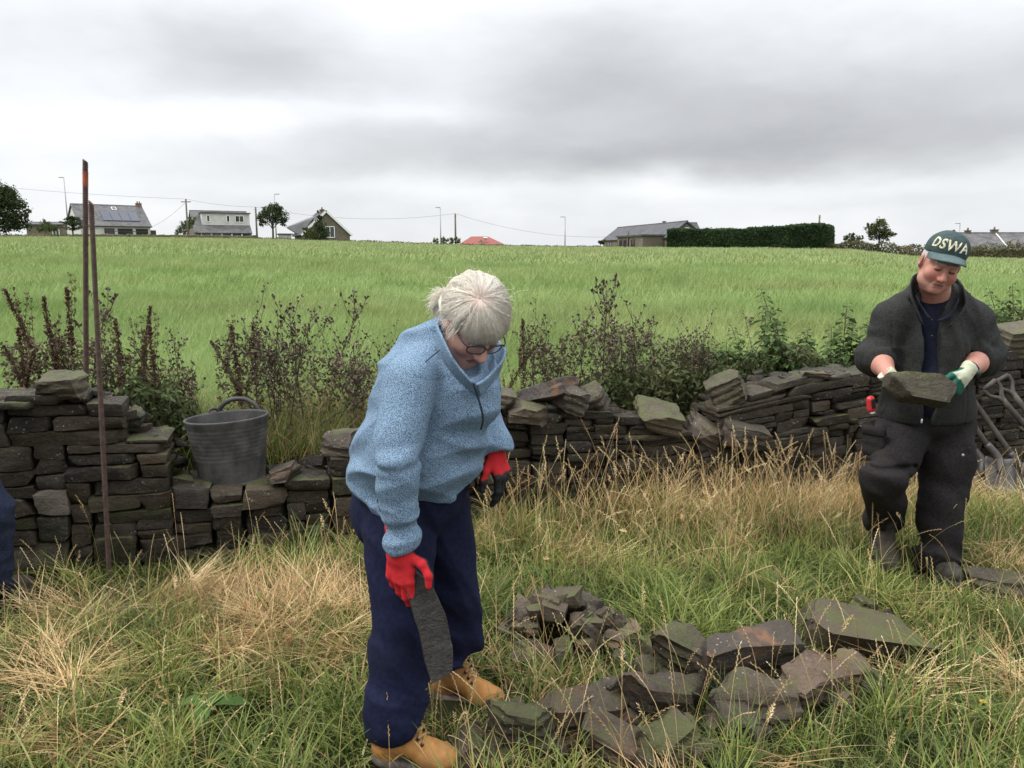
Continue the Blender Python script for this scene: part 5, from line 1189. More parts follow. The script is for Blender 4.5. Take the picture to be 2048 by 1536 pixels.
# ---------------------------------------------------------------- the man in the cap
mn = tag(empty('person', (2.02, 3.92, 0)), 'person in a green cap and charcoal fleece cradling a stone in gloved hands', 'person')
mc = P(1881, 526, 3.73); S = 1.03
yv = R(-13); hm = nrm((math.sin(yv), -math.cos(yv), 0)); pm = R(20); mf = hm * math.cos(pm) - A(0, 0, 1) * math.sin(pm); mu = hm * math.sin(pm) + A(0, 0, 1) * math.cos(pm); ml = np.cross(mu, mf)
rl = R(-15); ml, mu = ml * math.cos(rl) + mu * math.sin(rl), mu * math.cos(rl) - ml * math.sin(rl)
shr, shl = P(1782, 648, 3.90), P(1944, 650, 3.90); elr, ell_ = P(1752, 712, 3.90), P(1965, 714, 3.88); wrr, wrl = P(1782, 756, 3.66), P(1932, 746, 3.62)
nk = P(1868, 600, 3.88); ch = P(1862, 680, 3.90); bl = P(1856, 775, 3.88); hm_ = P(1852, 838, 3.90)
F = Field(P(1690, 900, 3.9) * A(1, 0, 1) + A(0, 3.35, 0), P(2020, 430, 3.9) * A(1, 0, 1) + A(0, 4.12, 0), .0037)
head_prims(F, mc, ml, mf, mu, S, 1.0)
F.cone(mc - mf * .03 - mu * .04, nk, .068, .072, .03); F.cone(nk + A(0, .03, -.05), ch + A(0, .03, 0), .07, .10, .04); F.cone(ch + A(0, .03, 0), bl + A(0, .03, 0), .10, .11, .05)
F.cone(nk + A(0, .03, -.05), shr, .06, .05, .03); F.cone(nk + A(0, .03, -.05), shl, .06, .05, .03)
for a_, b_, c_ in ((shr, elr, wrr), (shl, ell_, wrl)): F.chain([a_, b_, b_ * .6 + c_ * .4, c_], [.055, .047, .047, .032], .03)
hl = (A(-.62, -.28, -.70), A(.62, -.75, .05), A(-.05, -.25, .9)); curl_ = [(28, 34, 20), (32, 36, 22), (36, 38, 24), (40, 40, 26)]; thl = [(.75, -.1, .55), (.9, -.3, .25), (.95, -.3, .1)]
hr2 = (A(.72, -.10, -.62), A(-.45, -.80, -.45), A(.35, -.35, .7)); curr = [(6, 14, 12), (8, 16, 12), (10, 18, 14), (14, 20, 14)]; thr = [(.7, -.2, .6), (.9, -.2, .3), (.95, -.2, .2)]
hand_prims(F, wrl, *hl, curl_, thl, 1.12, -.0035); hand_prims(F, wrr, *hr2, curr, thr, 1.12, -.0035)
V, Q = F.mesh(1); rd, mk, gy = head_marks(V, mc, ml, mf, mu, S, 1)
MB().add(V, Q, red=np.clip(rd * .75 + .42, 0, 1), mark=mk, grey=gy).build('body', M_skinm, mn)
# polo shirt seen in the open front
F = Field((1.45, 3.55, .72), (2.65, 4.2, 1.55), .007); yy = A(0, 1, 0)
F.cone(P(1830, 645, 3.9), P(1900, 645, 3.9), .085, k=.05); F.ell(P(1862, 690, 3.895), (.12, .130, .2), None, .06); F.ell(P(1860, 780, 3.87), (.14, .152, .19), None, .06); F.cone(nk + A(0, 0, -.01), ch, .082, .11, .05)
F.disp(lambda p: wrinkle((.2, .1, 1), 7, 4, .006, 3)(p) + .004 * fbm(p * 10, 2, 3)); V, Q = F.mesh(2); po = MB().add(V, Q).build('polo_shirt', M_polo, mn)
ribbon('collar', [P(1863, 640, 3.735), P(1846, 618, 3.745), P(1838, 600, 3.80), P(1850, 590, 3.92), P(1880, 590, 3.96), P(1905, 598, 3.90), P(1910, 612, 3.80), P(1892, 630, 3.745), P(1872, 642, 3.735)],
       [P(1852, 636, 3.715), P(1838, 604, 3.72), P(1832, 588, 3.79), P(1850, 578, 3.90), P(1880, 578, 3.94), P(1910, 588, 3.88), P(1916, 602, 3.775), P(1902, 634, 3.715), P(1878, 640, 3.715)], M_polo, po, 60, 5)
for z in (640, 672): MB().add(*tube([P(1864, z, 3.748), P(1864, z, 3.738)], .006, 10)).build('button', M_eyelet, po)
# open fleece jacket with pushed up sleeves
F = Field((1.35, 3.45, .70), (2.75, 4.25, 1.58), .006)
F.cone(P(1800, 640, 3.9), P(1928, 642, 3.9), .078, k=.05); F.ell(P(1862, 700, 3.90), (.188, .152, .21), None, .05); F.ell(P(1856, 785, 3.88), (.196, .168, .19), None, .06); F.cone(P(1820, 825, 3.89), P(1886, 828, 3.89), .15, k=.06, fl=(yy, 1.05))
F.cone(nk + A(0, .02, .02), ch, .095, .14, .05); F.cone(P(1846, 594, 3.91), shr + A(0, 0, .02), .066, .080, .04); F.cone(P(1890, 594, 3.91), shl + A(0, 0, .02), .066, .080, .04)
F.chain([shr, elr], [.088, .070], .012); F.chain([shl, ell_], [.088, .068], .012); F.cone(elr, elr * .86 + wrr * .14, .069, .060, .012); F.cone(ell_, ell_ * .86 + wrl * .14, .067, .060, .012)
for e_, w_ in ((elr, wrr), (ell_, wrl)):
    dd = nrm(w_ - e_); c_ = e_ * .86 + w_ * .14; F.cone(c_ - dd * .012, c_ + dd * .006, .064, k=.012); F.cone(c_ + dd * .078, c_ + dd * .12, .070, k=.006, op='s')
def xl(z): return np.interp(z, [.8, 1.05, 1.28, 1.36, 1.45], [P(1850, 800, 3.74)[0], P(1847, 745, 3.74)[0], P(1846, 650, 3.74)[0], P(1832, 610, 3.74)[0], P(1822, 585, 3.74)[0]])
def xr_(z): return np.interp(z, [.8, 1.05, 1.28, 1.36, 1.45], [P(1868, 800, 3.74)[0], P(1884, 745, 3.74)[0], P(1890, 650, 3.74)[0], P(1912, 610, 3.74)[0], P(1924, 585, 3.74)[0]])
sl, (X, Y, Z) = F.win(F.lo, F.lo + F.dim * F.h); zz = Z.ravel(); dcut = np.maximum(np.maximum(xl(zz)[None, None] - X, X - xr_(zz)[None, None]), Y - 3.86) + 0 * Z; F.comb(sl, dcut.astype(np.float32), .008, 's')
F.plane(P(1850, 846, 3.8), A(.05, 0, -1), .012)
def jacket_folds(p):
    d = 0
    for (a_, b_, ax_, sd_) in ((shr, elr, elr - shr, 31), (shl, ell_, ell_ - shl, 32)):
        m, t = arm_mask(p, a_, b_, .10); d = d + wrinkle(nrm(ax_), 17, 6, .024, sd_)(p) * m * (.15 + t ** 1.5)
        d = d + wrinkle(nrm(ax_), 26, 5, .008, sd_ + 9)(p) * m * t ** 3
    for (a_, b_, sd_) in ((elr, wrr, 35), (ell_, wrl, 36)):
        m, t = arm_mask(p, a_, b_, .09); d = d + wrinkle(nrm(b_ - a_), 28, 4, .010, sd_)(p) * m
    q = np.clip((p[:, 2] - .8) / .3, .2, 1); d = d + wrinkle((1, .2, .25), 10, 2.0, .016, 33)(p) * q
    for (px0, px1) in ((1800, 1806), (1940, 1934)):    # vertical panel seams
        x0_ = np.interp(p[:, 2], [.85, 1.4], [P(px0, 800, 3.72)[0], P(px1, 600, 3.72)[0]]); d = d + .006 * np.exp(-((p[:, 0] - x0_) / .005) ** 2) * (p[:, 1] < 3.9)
    return d + .006 * fbm(p * 9, 2, 7) + .001 * fbm(p * 70, 2, 8)
F.disp(jacket_folds, .05); V, Q = F.mesh(1); jk = MB().add(V, Q).build('fleece_jacket', M_char, mn)
ribbon('collar', [P(1846, 648, 3.715), P(1834, 618, 3.735), P(1822, 600, 3.78), P(1826, 590, 3.90), P(1868, 588, 4.00), P(1918, 594, 3.94), P(1930, 612, 3.80), P(1916, 632, 3.735), P(1896, 656, 3.715)],
       [P(1838, 640, 3.70), P(1823, 598, 3.70), P(1822, 562, 3.77), P(1834, 545, 3.89), P(1872, 540, 3.98), P(1914, 556, 3.92), P(1932, 590, 3.765), P(1926, 622, 3.70), P(1903, 650, 3.695)], M_char, jk, 80, 7, thick=.009)
MB().add(*tube([P(1843, 846, 3.70), P(1844, 838, 3.70)], .004, 8)).build('zip_pull', M_frame, jk)
# work trousers
hpr, knr, anr = P(1806, 862, 3.90), P(1770, 952, 3.70), P(1768, 1032, 4.02); hpl, knl, anl = P(1896, 862, 3.92), P(1886, 992, 3.84), P(1874, 1108, 3.80)
F = Field((1.42, 3.35, .04), (2.62, 4.4, .98), .0065)
F.ell(P(1850, 830, 3.91), (.178, .160, .13), None, .05); F.chain([hpr, knr, anr], [.122, .092, .070], .03); F.chain([hpl, knl, anl], [.124, .096, .080], .03)
F.ell(P(1792, 900, 3.84), (.112, .12, .12), None, .05); F.ell(P(1898, 915, 3.87), (.112, .12, .13), None, .05)
F.cone(anl, anl - A(0, 0, .06), .088, .086, .02); F.cone(anr, anr + A(0, .02, -.03), .078, .076, .02)
F.plane(P(1860, 1132, 3.78), A(0, .1, -1), .006)
def work_folds(p):
    mR, tR = arm_mask(p, knr, anr, .1); mL, tL = arm_mask(p, hpl, anl, .12)
    d = wrinkle((.3, .2, 1), 12, 4, .017, 41)(p) * np.maximum(mR, mL * (.2 + tL)) + wrinkle((.8, .2, .6), 9, 3, .013, 42)(p)
    q = p - knr; d = d + .02 * np.exp(-((q[:, 2] - .05) / .014) ** 2) * (np.linalg.norm(q, axis=1) < .16)
    return d + .006 * fbm(p * 9, 2, 5)
F.disp(work_folds, .05); V, Q = F.mesh(2); tz = MB().add(V, Q).build('trousers', M_work, mn)
for (px, py, Y, nx, ny, w_, h_) in ((1748, 885, 3.77, -.75, -.65, .055, .07), (1934, 918, 3.80, .7, -.7, .055, .065)):
    n_ = nrm((nx, ny, 0)); u_ = nrm(np.cross(A(0, 0, 1), n_)); c_ = P(px, py, Y); V, F_ = stone((w_, .018, h_), 5, rnd=.8, warp=.06, cuts=0, rough=.003, cell=.012)
    MB().add(c_ + np.outer(V[:, 0], u_) + np.outer(V[:, 1], n_) + np.outer(V[:, 2], A(0, 0, 1)), F_).build('cargo_pocket', M_work, tz)
    V, F_ = stone((w_ + .004, .012, .022), 6, rnd=.8, warp=.08, cuts=0, rough=.003, cell=.012)
    MB().add(c_ + n_ * .014 + A(0, 0, h_ - .01) + np.outer(V[:, 0], u_) + np.outer(V[:, 1], n_) + np.outer(V[:, 2], A(0, 0, 1)), F_).build('pocket_flap', M_work, tz)
MB().add(*tube([P(1926, 910, 3.722), P(1926, 910, 3.714)], .0065, 12)).build('pocket_badge', M_galv, tz)
gL = G(1872, 1150, .0); boot('boot', (gL[0], gL[1] + .06, 0), (.12, -1), mn, M_bootd, M_soled, lace=False, s=1.08)
boot('boot', anr + A(0, .03, -.16), (-.12, -1), mn, M_bootd, M_soled, lace=False, s=1.08, tilt=R(32))
glove('glove', wrl, *hl, curl_, thl, M_ggrn, mn, 1.12, .030, .038, .052, .3)
glove('glove', wrr, *hr2, curr, thr, M_ggrn, mn, 1.12, .030, .036, .07, .1)
ad = nrm(wrl - ell_); wc_ = wrl - ad * .045
wt_ = MB(); a_ = np.linspace(0, 2 * math.pi, 28); u1 = nrm(np.cross(ad, A(0, 0, 1))); u2 = np.cross(u1, ad)
wt_.add(*tube(np.array([wc_ + .041 * (u1 * math.cos(t) + u2 * math.sin(t)) for t in a_]), .0075, 6)); wo_ = wt_.build('wrist_watch', M_eyelet, mn)
wn_ = nrm(A(.5, -.7, -.15)); MB().add(*tube([wc_ + wn_ * .036, wc_ + wn_ * .052], .017, 16)).build('watch_case', mat('watch case', None, rough=.3, Base_Color=(.05, .05, .055), Metallic=.6), wo_)
# grey hair below the cap
hm2 = MB(); rr = np.random.default_rng(8); ML = lambda x, y, z: mc + S * (ml * x + mf * y + mu * z); ps = []
for k in range(900):
    sg = 1 if rr.random() < .5 else -1; t = rr.uniform(.15, 1.0); y = .035 - .13 * t; x = sg * .077 * math.sqrt(max(0, 1 - ((y + .012) / .102) ** 2)); p0 = ML(x, y, .045); p1 = ML(x * 1.02, y - .002, .015 + rr.normal(0, .006)); ps.append(spline([p0, p1, ML(x * .98, y - .004, -.01 - .05 * t + rr.normal(0, .008))], 6))
strands(hm2, ps, .0011, rr); hm2.build('hair', M_hairg, mn)
# cap
M_cap = cloth((.036, .056, .056), (.050, .074, .074), 70, .25, .002, dirt=(.08, .105, .104), ds=10); M_cap.name = 'washed green cap'
M_capb = cloth((.080, .115, .115), (.10, .14, .138), 80, .2, .002, dirt=(.055, .085, .085), ds=14)
M_letter = mat('cream lettering', two_tone((.62, .60, .42), (.52, .50, .36), scale=60), rough=.8)
cu = nrm(mu * .93 - mf * .20); cf = nrm(mf - cu * (mf @ cu)); cl_ = np.cross(cu, cf); cc = mc + S * (mu * .045 - mf * .008); CL = lambda x, y, z: cc + cl_ * x + cf * y + cu * z; cr_ = A(.0875, .110, .092)
F = Field(cc - .18, cc + .18, .0035); F.ell(CL(0, 0, .012), cr_, (cl_, cf, cu), .01); F.ell(CL(0, .05, .035), (.076, .060, .062), (cl_, cf, cu), .03); F.plane(CL(0, 0, -.004), -cu, .004)
F.ell(CL(0, -.005, -.03), cr_ - .007, (cl_, cf, cu), .004, 's')
F.disp(lambda p: .0022 * np.exp(-((((p - cc) @ cl_) / .0025) ** 2)) + .003 * fbm(p * 18, 2, 4)); V, Q = F.mesh(1); cp = MB().add(V, Q).build('cap', M_cap, mn)
br = []; n1_, n2_ = 29, 10
for i in range(n1_):
    a = (i / (n1_ - 1) - .5) * 2.25; ex, ey = math.sin(a) * .0885, math.cos(a) * .109
    for j in range(n2_):
        t = j / (n2_ - 1); reach = .075 * max(0., math.cos(a * 1.35)) ** .6
        br.append(CL(ex * (1 + .02 * t), ey - .006 + reach * t, .004 - .016 * t - .55 * ex * ex * 3.2 - .012 * t * t))
k = (np.arange(n1_ - 1)[:, None] * n2_ + np.arange(n2_ - 1)[None]).ravel(); bo = MB().add(np.array(br), np.stack([k, k + n2_, k + n2_ + 1, k + 1], -1)).build('peak', M_capb, cp)
s_ = bo.modifiers.new('thickness', 'SOLIDIFY'); s_.thickness = .0045
MB().add(*tube([CL(0, 0, .104), CL(0, 0, .110)], [.008, .004], 10)).build('button', M_cap, cp)
tcu = bpy.data.curves.new('lettering', 'FONT'); tcu.body = 'DSWA'; tcu.size = .050; tcu.extrude = .0; tcu.align_x = 'CENTER'; tcu.resolution_u = 3; tcu.offset = .0012; tcu.space_character = 1.08; tcu.shear = .12
to = bpy.data.objects.new('lettering', tcu); COL.objects.link(to); dg = bpy.context.evaluated_depsgraph_get(); tm = bpy.data.meshes.new_from_object(to.evaluated_get(dg)); bpy.data.objects.remove(to)
import bmesh
bm = bmesh.new(); bm.from_mesh(tm); bmesh.ops.subdivide_edges(bm, edges=[e for e in bm.edges if e.calc_length() > .006], cuts=2); bmesh.ops.triangulate(bm, faces=bm.faces)
tv = np.array([v.co[:] for v in bm.verts]); tf = np.array([[v.index for v in f_.verts] for f_ in bm.faces]); bm.free()
def capsurf(x, z):     # point on the front of the cap at arc position x and height z, found by marching outwards
    out = []
    for xi, zi in zip(x, z):
        a = xi / .095; d = cl_ * math.sin(a) + cf * math.cos(a); r = np.linspace(.05, .17, 90); p = cc + cu * zi + r[:, None] * d
        g = np.clip(((p - F.lo) / F.h).round().astype(int), 0, F.dim - 1); ins = np.nonzero(F.D[tuple(g.T)] < 0)[0]; out.append(p[ins[-1]] + d * .003 if len(ins) else p[40])
    return np.array(out)
MB().add(capsurf(tv[:, 0] * .95 - .027, tv[:, 1] * 1.25 + .024), tf).build('lettering', M_letter, cp, False)
# the stone he holds and the tape on his belt
V, F_ = stone((.128, .085, .050), 91, rnd=.08, warp=.26, cuts=9, ledge=.2, rough=.008, cell=.018, cutmin=.6); cst = P(1838, 778, 3.555)
V = V @ rotm(-6, -28, 10).T; tag(MB().add(V + cst, F_).build('carried_stone', M_rockmoss, loc=cst, sharp=36), 'greenish slab held level in both cream and green gloves', 'stone')
M_tred = mat('red plastic', None, rough=.35, spec=.5, Base_Color=(.55, .03, .035)); tp_ = P(1742, 808, 3.80); tr_ = tag(empty('tape_measure', tp_), 'small red and black tape measure clipped at the hip of the dark trousers', 'tape measure')
V, F_ = stone((.020, .018, .040), 3, rnd=.9, warp=.03, cuts=0, rough=0, cell=.006); Rt = rotm(15, 0, -10); MB().add(V @ Rt.T + tp_, F_).build('case', M_tred, tr_)
V, F_ = stone((.011, .004, .024), 4, rnd=.8, warp=.0, cuts=0, rough=0, cell=.006); MB().add(V @ Rt.T + tp_ + Rt @ A(0, -.017, .004), F_).build('face', M_eyelet, tr_)
MB().add(*box(tp_ + Rt @ A(0, -.006, -.043), (.010, .008, .004), Rt.T)).build('tape_tip', M_frame, tr_)

# ---------------------------------------------------------------- the person at the left edge, mostly outside the picture
e0 = G(-44, 1243, 0); rt = tag(empty('person', (e0[0], e0[1], 0)), 'person in dark navy work clothes standing half out of the picture at the left edge', 'person')
E = lambda x, y, z: A(e0[0] + x, e0[1] + y, z)
F = Field(E(-.45, -.45, .55), E(.35, .45, 1.75), .007); ec = E(.02, -.06, 1.50); ef = nrm((.75, .35, -.45)); eu = nrm(A(0, 0, 1) - ef * ef[2]); el_ = np.cross(eu, ef)
head_prims(F, ec, el_, ef, eu); F.cone(ec - eu * .05 - ef * .03, E(-.10, -.02, 1.33), .055, .06, .03); F.cone(E(-.10, -.02, 1.33), E(-.12, 0, .9), .12, .13, .05)
esR, esL = E(-.10, -.20, 1.28), E(-.06, .18, 1.28); eeR, eeL = E(-.13, -.24, 1.02), E(-.12, .24, 1.03); ewR, ewL = E(-.16, -.20, .80), E(-.14, .20, .82)
for a_, b_, c_ in ((esR, eeR, ewR), (esL, eeL, ewL)): F.chain([E(-.10, 0, 1.30), a_, b_, c_], [.06, .05, .04, .028], .03)
hd = [((.3, .1, -.9), (-.2, -.9, 0), (.9, -.1, .3)), ((.3, 0, -.9), (-.2, .9, 0), (.9, .1, .3))]; cv_ = [(12, 18, 12)] * 4; th_ = [(.7, -.3, .6), (.85, -.3, .35), (.9, -.3, .2)]
for w_, h_ in zip((ewR, ewL), hd): hand_prims(F, w_, *h_, cv_, th_)
V, Q = F.mesh(1); rd, mk, gy = head_marks(V, ec, el_, ef, eu, 1.0); MB().add(V, Q, red=rd, mark=mk, grey=gy).build('body', M_skinm, rt)
F = Field(E(-.5, -.5, .62), E(.4, .5, 1.5), .009); F.cone(E(-.10, -.12, 1.26), E(-.09, .10, 1.26), .10, k=.05); F.ell(E(-.11, 0, 1.12), (.15, .19, .2), None, .06); F.ell(E(-.09, 0, .92), (.17, .19, .18), None, .06); F.cone(E(-.10, -.01, 1.34), E(-.10, 0, 1.2), .085, .12, .04)
for a_, b_, c_ in ((esR, eeR, ewR), (esL, eeL, ewL)): F.chain([a_, b_, c_], [.085, .07, .052], .03)
F.plane(E(0, 0, .74), (0, 0, -1), .01); F.disp(lambda p: wrinkle((.2, .1, 1), 11, 4, .012, 51)(p) + .006 * fbm(p * 9, 2, 4), .05); V, Q = F.mesh(2); MB().add(V, Q).build('work_jacket', M_polo, rt)
F = Field(E(-.45, -.45, .04), E(.4, .45, .95), .008); F.ell(E(-.11, 0, .82), (.16, .18, .13), None, .05)
for sg in (-1, 1): F.chain([E(-.10, sg * .10, .78), E(.0, sg * .12 , .46), E(-.02, sg * .13, .13)], [.12, .10, .088], .04)
F.plane(E(0, 0, .07), (0, 0, -1), .006); F.disp(lambda p: wrinkle((.2, .1, 1), 12, 4, .014, 52)(p) + .006 * fbm(p * 9, 2, 4), .05); V, Q = F.mesh(2); MB().add(V, Q).build('jeans', M_denim, rt)
for sg in (-1, 1): boot('boot', E(-.02, sg * .13, 0), (.25, 1), rt, M_bootd, M_soled, lace=False, s=1.05)
hm3 = MB(); rr = np.random.default_rng(9); ps = []
for k in range(900):
    d_ = nrm(rr.normal(0, 1, 3)); loc = A(d_ @ el_, d_ @ ef, d_ @ eu)
    if loc[2] < -.2 + .7 * max(0, loc[1]): continue
    p0 = ec + eu * .03 - ef * .012 + (el_ * loc[0] * .078 + ef * loc[1] * .098 + eu * loc[2] * .089); ps.append(spline([p0, p0 + d_ * .008 - ef * .008, p0 + d_ * .010 - ef * .02 - eu * .012], 5))
strands(hm3, ps, .002, rr); hm3.build('hair', mat('dark hair', None, rough=.6, Base_Color=(.04, .03, .022)), rt)
# ------------------------------------------------------------------ grass
def blades(n, base, h, wd, az, lean, bend, segs, rr, flat=0.0):
    t = np.linspace(0, 1, segs + 1); th = lean[:, None] + bend[:, None] * t[None]; st = h[:, None] / segs
    dx = np.cumsum(np.concatenate([np.zeros((n, 1)), np.sin((th[:, 1:] + th[:, :-1]) / 2) * st], 1), 1); dz = np.cumsum(np.concatenate([np.zeros((n, 1)), np.cos((th[:, 1:] + th[:, :-1]) / 2) * st], 1), 1)
    tw = rr.uniform(-1.2, 1.2, n); wx, wy = np.cos(az + 1.57 + tw), np.sin(az + 1.57 + tw)
    c = np.stack([base[:, None, 0] + dx * np.cos(az)[:, None], base[:, None, 1] + dx * np.sin(az)[:, None], base[:, None, 2] + dz], -1)
    wv = (wd[:, None] * np.maximum(1 - t[None] ** 1.8, .04))[..., None] * np.stack([wx, wy, 0 * wx + flat], -1)[:, None] * .5
    v = np.stack([c - wv, c + wv], 2).reshape(-1, 3); m = (segs + 1) * 2
    i = np.arange(n)[:, None] * m + np.arange(segs)[None] * 2; f = np.stack([i, i + 1, i + 3, i + 2], -1).reshape(-1, 4)
    return v, f, m
def grass_fn(nt, b):
    a = nd(nt, 'Attribute', attribute_name='rnd').outputs['Fac']; dry = nd(nt, 'Attribute', attribute_name='dry').outputs['Fac']; tip = nd(nt, 'Attribute', attribute_name='tip').outputs['Fac']
    g = ramp_(nt, a, [(0., (.026, .056, .012)), (.4, (.078, .122, .024)), (.75, (.205, .252, .050)), (1., (.36, .36, .125))])
    s = ramp_(nt, a, [(0., (.14, .072, .030)), (.3, (.34, .205, .088)), (.65, (.60, .42, .205)), (1., (.80, .64, .37))])
    c = mix_(nt, dry, g, s); c = mix_(nt, math_(nt, 'MULTIPLY', tip, .25), c, (.36, .30, .15))
    nt.links.new(c, b.inputs['Base Color']); t = nd(nt, 'BsdfTranslucent', {0: c}); mx = nd(nt, 'MixShader', {0: .28, 1: b.outputs[0], 2: t.outputs[0]}); nt.links.new(mx.outputs[0], nt.nodes['Material Output'].inputs[0])
M_grass = mat('verge grass', grass_fn, rough=.55, spec=.25)
def meadow_fn(nt, b):
    a = nd(nt, 'Attribute', attribute_name='rnd').outputs['Fac']; pos = nd(nt, 'NewGeometry').outputs['Position']; sy = nd(nt, 'SeparateXYZ', {0: pos}).outputs[1]
    g = ramp_(nt, a, [(0., (.13, .21, .060)), (.5, (.240, .340, .110)), (.85, (.345, .435, .17)), (1., (.42, .47, .25))])
    st = noise_(nt, .9, 4, .6, vec=pos, map_scale=(.05, .16, 0)); st2 = noise_(nt, 1., 5, .6, vec=pos, map_scale=(.55, .7, 0))
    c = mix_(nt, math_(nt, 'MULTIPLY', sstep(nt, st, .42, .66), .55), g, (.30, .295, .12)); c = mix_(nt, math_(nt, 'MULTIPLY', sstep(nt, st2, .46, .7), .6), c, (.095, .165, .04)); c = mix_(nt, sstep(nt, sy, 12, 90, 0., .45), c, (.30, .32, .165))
    nt.links.new(c, b.inputs['Base Color']); t = nd(nt, 'BsdfTranslucent', {0: c}); mx = nd(nt, 'MixShader', {0: .3, 1: b.outputs[0], 2: t.outputs[0]}); nt.links.new(mx.outputs[0], nt.nodes['Material Output'].inputs[0])
M_meadow = mat('meadow grass', meadow_fn, rough=.55, spec=.2)
rr = np.random.default_rng(101)
fm = MB()
for (ya, yb, dens, h0, h1, w0, segs) in ((4.6, 8.5, 2300, .20, .42, .0055, 3), (8.5, 15, 1150, .22, .42, .0085, 3), (15, 34, 210, .22, .38, .018, 2), (34, 112, 10.5, .22, .36, .075, 2)):
    n = int(dens * 1.12 * (yb ** 2 - ya ** 2)); Y = np.sqrt(rr.uniform(ya ** 2, yb ** 2, n)); x = rr.uniform(-1.12, 1.12, n) * Y
    k = (Y - yw(x)) / math.hypot(1, WS) > .62; Y, x = Y[k], x[k]; n = len(Y); p = np.stack([x, Y, gz(x, Y) - .03], -1)
    clump = vnoise(np.stack([x * .9, Y * .9, 0 * x], -1), 7); h = rr.uniform(h0, h1, n) * (1 + .3 * clump); az = rr.normal(.1, 1.7, n) + .7 * clump
    v, f, m = blades(n, p, h, rr.uniform(.6, 1.3, n) * w0, az, rr.uniform(.05, .5, n), rr.uniform(.2, 1.3, n), segs, rr)
    tone = np.clip(.50 + .17 * vnoise(np.stack([x * .35, Y * .25, 0 * x], -1), 9) + .14 * vnoise(np.stack([x * 1.9, Y * 1.2, 0 * x], -1), 12) + rr.normal(0, .13, n), 0, 1); fm.add(v, f, rnd=np.repeat(tone, m))
tag(fm.build('meadow_grass', M_meadow), 'tall green meadow grass of the field beyond the wall', 'grass', kind='stuff')

def pxg(px, py): g = G(px, py, 0); return g[0], g[1]
def blobs(x, y, L):
    r = np.zeros_like(x)
    for (px, py, sx_, sy_, a) in L:
        cx, cy = pxg(px, py); r = r + a * np.exp(-((x - cx) / sx_) ** 2 - ((y - cy) / sy_) ** 2)
    return r
DRY = [(390, 1205, .30, .17, .9), (600, 1235, .30, .14, 1.0), (120, 1230, .30, .22, .6), (500, 1310, .35, .12, .6), (130, 1380, .25, .12, .35), (1250, 1040, .55, .28, .9), (1560, 1020, .5, .25, .8), (1150, 1130, .2, .15, .55), (1950, 1010, .5, .22, 1.0), (1750, 1030, .3, .2, .6), (2030, 1180, .25, .3, .55),
       (1150, 1500, .35, .14, .5), (60, 1500, .3, .1, .4), (850, 1520, .18, .1, .5), (1420, 1150, .3, .15, .25), (1900, 1350, .3, .2, .25), (720, 1180, .2, .15, .5),
       (640, 1460, .35, .16, -.6), (260, 1165, .3, .1, -.5), (1180, 1190, .25, .1, -.4), (1820, 1470, .5, .15, -.45), (1900, 1110, .25, .12, -.7), (1650, 1160, .3, .1, -.4), (1560, 1130, .2, .1, -.3), (560, 1150, .2, .08, -.6), (300, 1480, .3, .1, -.3), (1380, 1230, .25, .1, -.35)]
TALL = [(1250, 1060, .6, .25, .9), (1560, 1040, .55, .25, .8), (1020, 1090, .2, .25, .8), (1740, 1040, .3, .2, .4), (2040, 1010, .1, .1, .3), (320, 1200, .2, .1, .2), (700, 1110, .15, .1, .35), (1150, 1500, .4, .12, .3)]
def foot(x, y, grow=0.0):
    bad = np.zeros(len(x), bool)
    for (cx, cy, rx, ry) in FOOT: bad |= ((x - cx) / (rx + grow)) ** 2 + ((y - cy) / (ry + grow)) ** 2 < 1
    return bad
vm = MB(); ym = MB()
